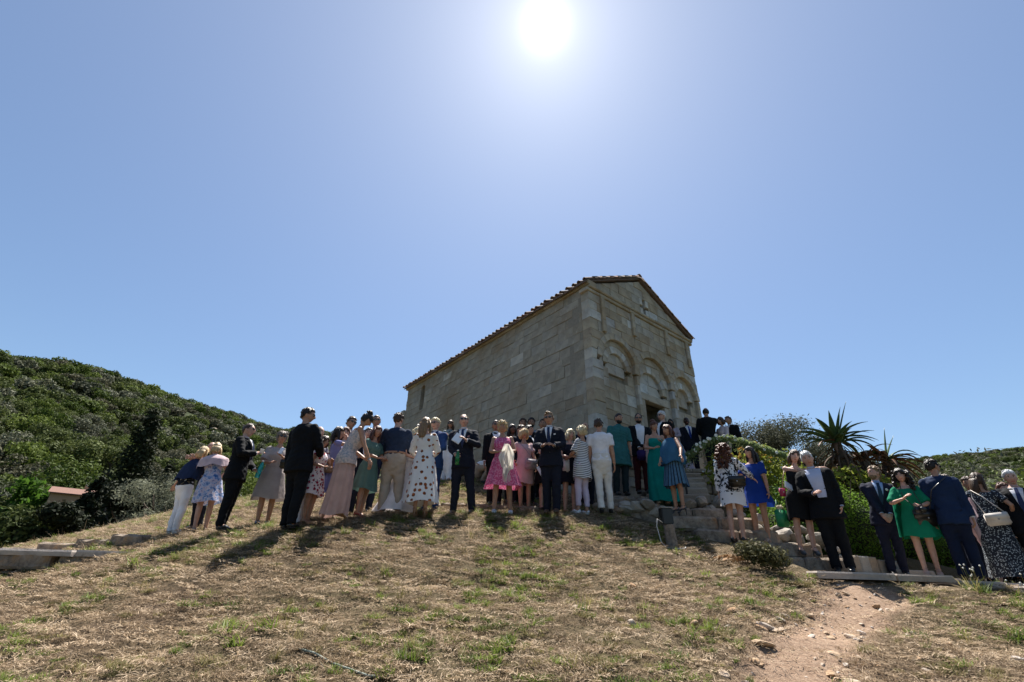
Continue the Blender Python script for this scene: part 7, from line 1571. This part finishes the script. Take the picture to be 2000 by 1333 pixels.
P_('hidden_right', 8.80, 8.85, 1.60, -45, 1.86, 'm', 'dark-haired man mostly hidden behind the speckled gown', 'tan', ('short', 'brown'), ('down', 'down'), ('jacket', NV_, {}), (NV_,), far=True)
P_('white_hair_tie', 8.35, 7.78, 1.55, -42, 1.80, 'm', 'stout white-haired man in a black suit with a navy tie at the right edge', 'fair', ('short', 'white'), ('down', 'down'), ('jacket', BK, {'tie': (.02, .03, .09), 'vw': .085}), (BK, 1.1), b=1.14, roll=3, head=(4, 4))
P_('hidden_far_right', 9.2, 8.7, 1.45, -10, 1.88, 'm', 'reddish-haired man behind the two dark suits at the right edge', 'fair', ('short', 'auburn'), ('down', 'down'), ('jacket', BK, {}), (BK,), far=True)
P_('edge_suit', 8.42, 7.40, 1.35, 105, 1.85, 'm', 'brown-haired man in a dark suit cut off by the right edge of the picture', 'tan', ('short', 'brown'), ('down', 'down'), ('jacket', NV_, {}), (NV_,), glasses=True, roll=2)
P_('child', 7.86, 8.28, 2.16, -30, .82, 'm', 'small child in pink carried in front of the woman in the speckled gown', 'fair', ('short', 'brown'), ('hug', 'hug'), ('shirt', (.62, .42, .44), {}), ((.62, .42, .44), .9), shoes=SHOEW, stance=.22)
flush_pending()
# ------------------------------------------------------------------ things carried, the floodlight, the garland
def rbox(d, bev=0.15, taper=1.0):
    """soft-edged box, z up, origin at its centre"""
    bm_ = bmesh.new(); bmesh.ops.create_cube(bm_, size=1.0)
    for v in bm_.verts: k = taper if v.co.z > 0 else 1.0; v.co = Vector((v.co.x * d[0] * k, v.co.y * d[1] * k, v.co.z * d[2]))
    bmesh.ops.bevel(bm_, geom=bm_.edges[:], offset=min(d) * bev, segments=2, affect='EDGES'); bm_.verts.ensure_lookup_table()
    v = [tuple(q.co) for q in bm_.verts]; f = [tuple(q.index for q in p.verts) for p in bm_.faces]; bm_.free(); return v, f
def bag(key, loc, rz, d, mat, label, strap=None, flap=True, strap_mat=None, tilt=0, clasp=True, name='handbag', cat='handbag'):
    e = empty(name, loc, rz); e.rotation_euler[1] = tilt; tag(e, label, cat); mk('bag_body', *rbox(d, .22, .94), mat, e, True)
    if flap:
        v, f = rbox((d[0] * .99, d[1] * .35, d[2] * .55), .3); mk('flap', [(a, b - d[1] * .42, c + d[2] * .22) for a, b, c in v], f, mat, e, True)
    if clasp: mb = MB(); mb.ball((0, -d[1] * .66, -d[2] * .02), (.014, .008, .014)); mb.build('clasp', METAL, e, True)
    if strap:
        inv = Matrix.Translation(loc) @ Matrix.Rotation(rz, 4, 'Z') @ Matrix.Rotation(tilt, 4, 'Y'); inv = inv.inverted(); v, f = tube([inv @ Vector(p) for p in strap], .007, 6); mk('strap', v, f, strap_mat or mat, e, True)
    return e
def V_(key, *p): return ALL[key]['tw'](p)
def bottle(loc, mat, label, h=.24, r=.034, tilt=(0, 0)):
    e = empty('bottle', loc); e.rotation_euler = (tilt[0], tilt[1], 0); tag(e, label, 'bottle'); v, f = loft([((0, 0, z), (q, 0, 0), (0, q, 0)) for z, q in ((-h * .5, r * .8), (-h * .48, r), (h * .12, r), (h * .28, r * .75), (h * .38, r * .4), (h * .44, r * .38))], 14); mk('bottle_body', v, f, mat, e, True)
    v, f = loft([((0, 0, h * .44), (r * .45, 0, 0), (0, r * .45, 0)), ((0, 0, h * .52), (r * .45, 0, 0), (0, r * .45, 0))], 12); mk('cap', v, f, SHOEW, e, True); return e
def glassy(name, c):
    m, nt, b, out = new_mat(name); b.inputs['Base Color'].default_value = (*c, 1); b.inputs['Roughness'].default_value = .12; b.inputs['Transmission Weight'].default_value = .45; return m
def leaflet(loc, rot, d, label, name='leaflet', cat='paper', mat=None):
    mb = MB(); mb.box((0, 0, 0), (d[0], .003, d[1])); mb.add([(-d[0] / 2, -.004, d[1] / 2), (d[0] / 2, -.004, d[1] / 2), (d[0] / 2 * .98, -.03, -d[1] / 2), (-d[0] / 2 * .98, -.03, -d[1] / 2)], [(0, 1, 2, 3)]); o = mb.build(name, mat or plain('paper_white', (.76, .76, .80), .7, var=.03)); o.location = loc; o.rotation_euler = rot; return tag(o, label, cat)
TURQ = glassy('turquoise_glass', (.02, .42, .44)); GRN = glassy('green_glass', (.01, .22, .06))
w = ALL['suit_left']['wr']; bottle(w[0] + Vector((.05, -.02, .03)), TURQ, 'turquoise bottle held by the man in the black suit at left', .30, .042, (0, .12))
leaflet(w[1] + Vector((.03, -.02, .02)), (.9, .2, .3), (.07, .09), 'folded paper held upright by the man in the black suit at left')
w = ALL['beige_dress']['wr']; leaflet(w[0] + Vector((.01, -.03, .06)), (-.2, .15, .1), (.065, .13), 'white phone held up by the woman in the beige-grey dress', 'phone', 'phone')
bag('x', V_('tall_suit', .30, -.10, .93), R(20), (.26, .08, .14), SHOEB, 'dark brown clutch beside the back of the tallest dark-suited man', flap=True, strap=[V_('tall_suit', .36, -.1, 1.0), V_('tall_suit', .36, -.12, 1.25)])
bag('x', V_('lavender', -.23, .12, .88), R(8), (.20, .08, .11), plain('taupe_leather', (.21, .15, .11), .5), 'small beige box clutch hanging at the hip of the lavender dress', strap=[V_('lavender', -.21, .10, .94), V_('lavender', -.18, .13, 1.2), V_('lavender', -.10, .10, 1.44)])
w = ALL['navy_centre']['wr']; leaflet(w[0] + Vector((-.10, -.05, -.03)), (-.35, .5, .1), (.15, .20), 'white leaflet in the hand of the navy suit man at the centre')
bottle(w[1] + Vector((.02, -.03, -.05)), GRN, 'green bottle held low by the navy suit man at the centre', .26, .04)
def cloth_drop(key, loc, wid, length, mat, label, fringe=0, seed=1, rz=0, name='scarf', cat='scarf', spread=.5):
    g = random.Random(seed); mb = MB(); n, m = 26, 20; P = []
    for i in range(m):
        t = i / (m - 1); ww = wid * (.35 + (.65 + spread * .3) * math.sin(min(1, t * 1.5) * 1.57) - (.55 * max(0, t - .6) * 1.2))
        for j in range(n + 1): q = 2 * j / n - 1; P.append((q * ww / 2 + .012 * math.sin(9 * t + 3 * q + seed), -.030 * math.cos(q * 9 + seed + 2.2 * t) * (.5 + t) - .02 + .012 * math.sin(13 * t + q * 4), -length * t * (1 - .30 * abs(q) ** 1.5 + .10 * math.sin(q * 5 + seed))))
    mb.add(P, [(i * (n + 1) + j, i * (n + 1) + j + 1, (i + 1) * (n + 1) + j + 1, (i + 1) * (n + 1) + j) for i in range(m - 1) for j in range(n)])
    o = mb.build(name, mat, None, True); o.location = loc; o.rotation_euler[2] = rz; tag(o, label, cat)
    if fringe:
        fb = MB()
        for k in range(fringe): q = 2 * k / fringe - 1; x0, z0 = q * wid * .30, -length * (1 - .22 * q * q) * .97; fb.tube([(x0, -.03, z0), (x0 * 1.05 + g.uniform(-.01, .01), -.03, z0 - .06), (x0 * 1.1 + g.uniform(-.02, .02), -.02, z0 - g.uniform(.09, .14))], .0025, 4)
        fb.build('fringe', mat, o)['kind'] = 'stuff'
    return o
w = ALL['pink_dress']['wr']; cloth_drop('x', w[0] + Vector((.0, -.07, .10)), .24, .60, fabric((.78, .74, .66), .35), 'cream fringed shawl hanging from the hands of the woman in bright pink', 16, 2)
bag('x', V_('pink_top', .05, -.27, .92), R(14), (.24, .09, .19), plain('grey_leather', (.24, .21, .23), .5), 'grey-taupe handbag in front of the bowed blond woman in pale pink', strap=[V_('pink_top', .13, -.24, .99), V_('pink_top', -.02, -.17, 1.25), V_('pink_top', -.13, -.05, 1.43)])
leaflet(ALL['pink_top']['wr'][0] + Vector((.10, -.05, -.04)), (-.1, -.5, .2), (.16, .20), 'white leaflet held beside the grey-taupe handbag')
w = ALL['striped']['wr']; bag('x', (w[0] + w[1]) / 2 + Vector((-.03, -.03, -.12)), R(-30), (.15, .10, .26), plain('white_canvas', (.62, .58, .56), .7), 'white bag in the hands of the woman in the striped tunic', flap=False, clasp=False)
cloth_drop('x', ALL['maroon']['wr'][0] + Vector((.06, -.05, .06)), .22, .62, fabric((.60, .38, .34), .25), 'salmon-pink shawl hanging from the hand of the man in maroon trousers', 0, 5)
bag('x', ALL['maroon']['wr'][1] + Vector((.0, -.06, -.13)), R(0), (.24, .12, .22), fabric((.030, .018, .085)), 'dark purple cloth bag in front of the maroon trousers', flap=False, clasp=False, name='pouch', cat='bag')
bag('x', V_('floral_jacket', -.17, .22, .98), R(-20), (.27, .09, .18), SHOEB, 'black shoulder bag on the back of the floral coat dress', strap=[V_('floral_jacket', -.12, .22, 1.06), V_('floral_jacket', .05, .20, 1.28), V_('floral_jacket', .14, .08, 1.46), V_('floral_jacket', .10, -.1, 1.44)], strap_mat=SHOEB)
gp = ALL['blue_dress']['wr'][0] + Vector((.10, -.06, -.20)); e = bag('x', gp + Vector((0, 0, -.16)), R(-12), (.19, .09, .28), plain('green_paper', (.012, .21, .075), .5), 'bright green paper gift bag hanging beside the cobalt blue dress', flap=False, clasp=False, strap=[gp + Vector((-.05, 0, -.02)), gp + Vector((-.02, .02, .14)), gp + Vector((.04, 0, -.02))], name='gift_bag', cat='gift bag')
mb = MB(); g_ = random.Random(3)
for k in range(9): mb.tube([(g_.uniform(-.04, .04), 0, .13), (g_.uniform(-.05, .05), -.01, .18), (g_.uniform(-.06, .06), 0, .21)], [.018, .022, .004], 5)
mb.build('tissue', plain('cream_tissue', (.60, .50, .34), .8), e)
bag('x', V_('black_hug', -.26, -.08, .98), R(10), (.10, .05, .13), plain('magenta_leather', (.30, .016, .08), .45), 'small magenta purse on a strap at the hip of the sleeveless black dress', strap=[V_('black_hug', -.25, -.08, 1.04), V_('black_hug', -.20, -.05, 1.25), V_('black_hug', -.12, 0, 1.46)], strap_mat=plain('tan_leather', (.30, .16, .09), .5), name='purse', cat='purse')
leaflet(V_('black_hug', -.17, -.14, 1.08), (-.2, .5, .3), (.14, .13), 'pale leaflet tucked at the waist of the sleeveless black dress')
cpos = (ALL['green_dress']['wr'][0] + ALL['green_dress']['chest']) / 2 + Vector((-.03, -.10, -.16)); e = empty('camera_gear', cpos, R(-10)); tag(e, 'black camera hanging on a neck strap in front of the emerald green dress', 'camera'); mk('camera_body', *rbox((.14, .06, .095), .15), SHOEB, e, True)
v, f = loft([((0, -.03, 0), (.04, 0, 0), (0, 0, .04)), ((0, -.10, 0), (.038, 0, 0), (0, 0, .038))], 14); mk('lens', v, f, SHOEB, e, True); v, f = rbox((.05, .04, .03), .2); mk('viewfinder', [(a, b, c + .058) for a, b, c in v], f, SHOEB, e, True)
inv = (Matrix.Translation(cpos) @ Matrix.Rotation(R(-10), 4, 'Z')).inverted(); mb = MB()
for sx in (1, -1): mb.tube([inv @ (cpos + Vector((sx * .07, 0, .03))), inv @ V_('green_dress', sx * .09, -.16, 1.25), inv @ V_('green_dress', sx * .07, -.02, 1.46)], .006, 5)
mb.build('neck_strap', SHOEB, e)
bag('x', V_('navy_bag', .30, .05, .86), R(-15), (.36, .11, .26), SHOEB, 'large black shoulder bag at the side of the navy-blue suited man seen from behind', strap=[V_('navy_bag', .22, .12, .98), V_('navy_bag', .12, .19, 1.25), V_('navy_bag', -.12, .12, 1.47)], name='shoulder_bag', cat='bag')
bag('x', V_('speckled', -.10, .24, .93), R(-28), (.30, .09, .19), plain('cream_leather', (.60, .55, .50), .45), 'cream white flap handbag on the back of the speckled gown', strap=[V_('speckled', -.23, .2, 1.02), V_('speckled', -.02, .20, 1.3), V_('speckled', .12, .04, 1.45), V_('speckled', .12, .14, 1.3), V_('speckled', .02, .24, 1.0)], strap_mat=plain('cream_leather', (.60, .55, .50), .45), tilt=-.1)
cloth_drop('x', V_('speckled', .20, .06, 1.32), .17, 1.22, fabric((.62, .50, .54), .3), 'long pale pink scarf hanging down the left side of the speckled gown', 0, 9, R(-10), spread=.0)
# floodlight on a wooden stump
sx_, sy_ = 2.53, 7.62; sz_ = gz(sx_, sy_)
stump = empty('wooden_stump', (sx_, sy_, sz_)); tag(stump, 'short weathered wooden post standing on the slope left of the steps', 'wooden post')
WOOD = plain('grey_wood', (.17, .14, .115), .95, var=.45, scale=22, bmp=.9); v, f = loft([((0, 0, -.15), (.088, 0, 0), (0, .085, 0)), ((.005, 0, .08), (.084, 0, 0), (0, .08, 0)), ((.0, 0, .19), (.080, 0, 0), (0, .077, 0)), ((-.005, .0, .305), (.083, 0, 0), (0, .08, 0))], 13); rr = random.Random(2); mk('post', [tuple(np.array(q) + [rr.uniform(-.006, .006), rr.uniform(-.006, .006), rr.uniform(-.01, .01)]) for q in v], f, WOOD, stump)
lamp = empty('floodlight', (sx_ - .02, sy_ + .01, sz_ + .43)); tag(lamp, 'black floodlight box fixed on top of the wooden post', 'floodlight')
v, f = rbox((.17, .13, .24), .10); mk('housing', v, f, plain('black_plastic', (.012, .012, .012), .4), lamp); v, f = rbox((.19, .03, .15), .2); mk('visor', [(a, b + .07, c + .06) for a, b, c in v], f, SHOEB, lamp); v, f = rbox((.20, .16, .014), .2); mk('lid', [(a, b, c + .128) for a, b, c in v], f, plain('grey_metal', (.25, .25, .25), .5), lamp)
mb = MB(); mb.tube([(-.09, -.05, -.10), (-.17, -.06, -.05), (-.19, -.05, -.15), (-.16, -.08, -.38), (-.10, -.13, -.46), (.08, -.17, -.475), (.19, -.12, -.46), (.22, -.02, -.44)], .008, 6); mb.build('cable', plain('grey_cable', (.42, .42, .42), .5), lamp, True)
# flower garland along a rope handrail beside the upper steps
PTS = [Vector(p) for p in ((4.02, 10.78, 4.00), (4.22, 10.75, 4.20), (4.50, 10.66, 4.42), (4.80, 10.55, 4.56), (5.10, 10.45, 4.58), (5.38, 10.35, 4.47), (5.64, 10.25, 4.34), (5.92, 10.18, 4.22), (6.2, 10.15, 4.10))]
gar = empty('flower_garland', PTS[0]); tag(gar, 'leafy garland with white flowers draped along the handrail above the steps', 'garland')
cl = []
for a, b in zip(PTS[:-1], PTS[1:]):
    for t in np.linspace(0, 1, 6, endpoint=False): p = a + (b - a) * t - PTS[0]; cl.append((p.x, p.y, p.z, .10, .10, .095))
V, F = leaf_cloud(2600, cl, .034, 301, shell=.4, aspect=.5); quads_mesh('foliage', V, F, leafmat('garland_leaf', (.06, .09, .03), (.24, .30, .13), .35), gar)
V, F = leaf_cloud(700, [(c[0], c[1], c[2] - .16, .05, .05, .15) for c in cl], .03, 302, shell=.3, aspect=.3); quads_mesh('trailing_sprigs', V, F, leafmat('garland_leaf', (.06, .09, .03), (.24, .30, .13), .35), gar)['kind'] = 'stuff'
g_ = random.Random(4)
for k in range(26):
    c = cl[g_.randrange(len(cl))]; mb = MB(); pc = Vector((c[0] + g_.uniform(-.05, .05), c[1] - g_.uniform(.04, .09), c[2] + g_.uniform(-.04, .09))); r_ = g_.uniform(.022, .042)
    for q in range(6): a = 6.28 * q / 6; mb.ball(pc + Vector((math.cos(a) * r_ * .6, -.004, math.sin(a) * r_ * .6)), (r_ * .55, r_ * .35, r_ * .55), 0, 7, 5)
    mb.build('flower', plain('white_petal', (.72, .70, .62)), gar, True)
mb = MB(); mb.tube([p - PTS[0] for p in PTS], .016, 6); mb.build('rope', plain('rope', (.25, .19, .12), .9), gar)
post = MB(); post.tube([(0, 0, 0), (0, 0, 1.28)], .022, 8); post.ball((0, 0, 1.29), .03); po_ = post.build('handrail_post', plain('rusty_iron', (.05, .038, .03), .7, bmp=.4), None, True); po_.location = (3.98, 10.5, 2.84); tag(po_, 'thin dark iron handrail post carrying the left end of the garland', 'post')
post2 = MB(); post2.tube([(0, 0, 0), (0, 0, 1.0)], .022, 8); post2.ball((0, 0, 1.01), .03); po2 = post2.build('handrail_post', plain('rusty_iron', (.05, .038, .03), .7, bmp=.4), None, True); po2.location = (5.64, 10.27, 3.33); tag(po2, 'dark iron handrail post under the right end of the garland behind the blue dress', 'post')
# garden hose end lying in the dry grass in the foreground
hp = [(-1.62, 4.28), (-1.46, 4.22), (-1.28, 4.12), (-1.12, 4.02), (-.96, 3.96), (-.80, 3.95)]; mb = MB(); mb.tube([(x, y, float(_rough_h(np.array([x]), np.array([y]))[0]) + .012) for x, y in hp], .0085, 7); ho = mb.build('garden_hose', plain('green_hose', (.20, .23, .19), .7), None, True); tag(ho, 'short length of faded green hose half hidden in the dry grass in front', 'hose')
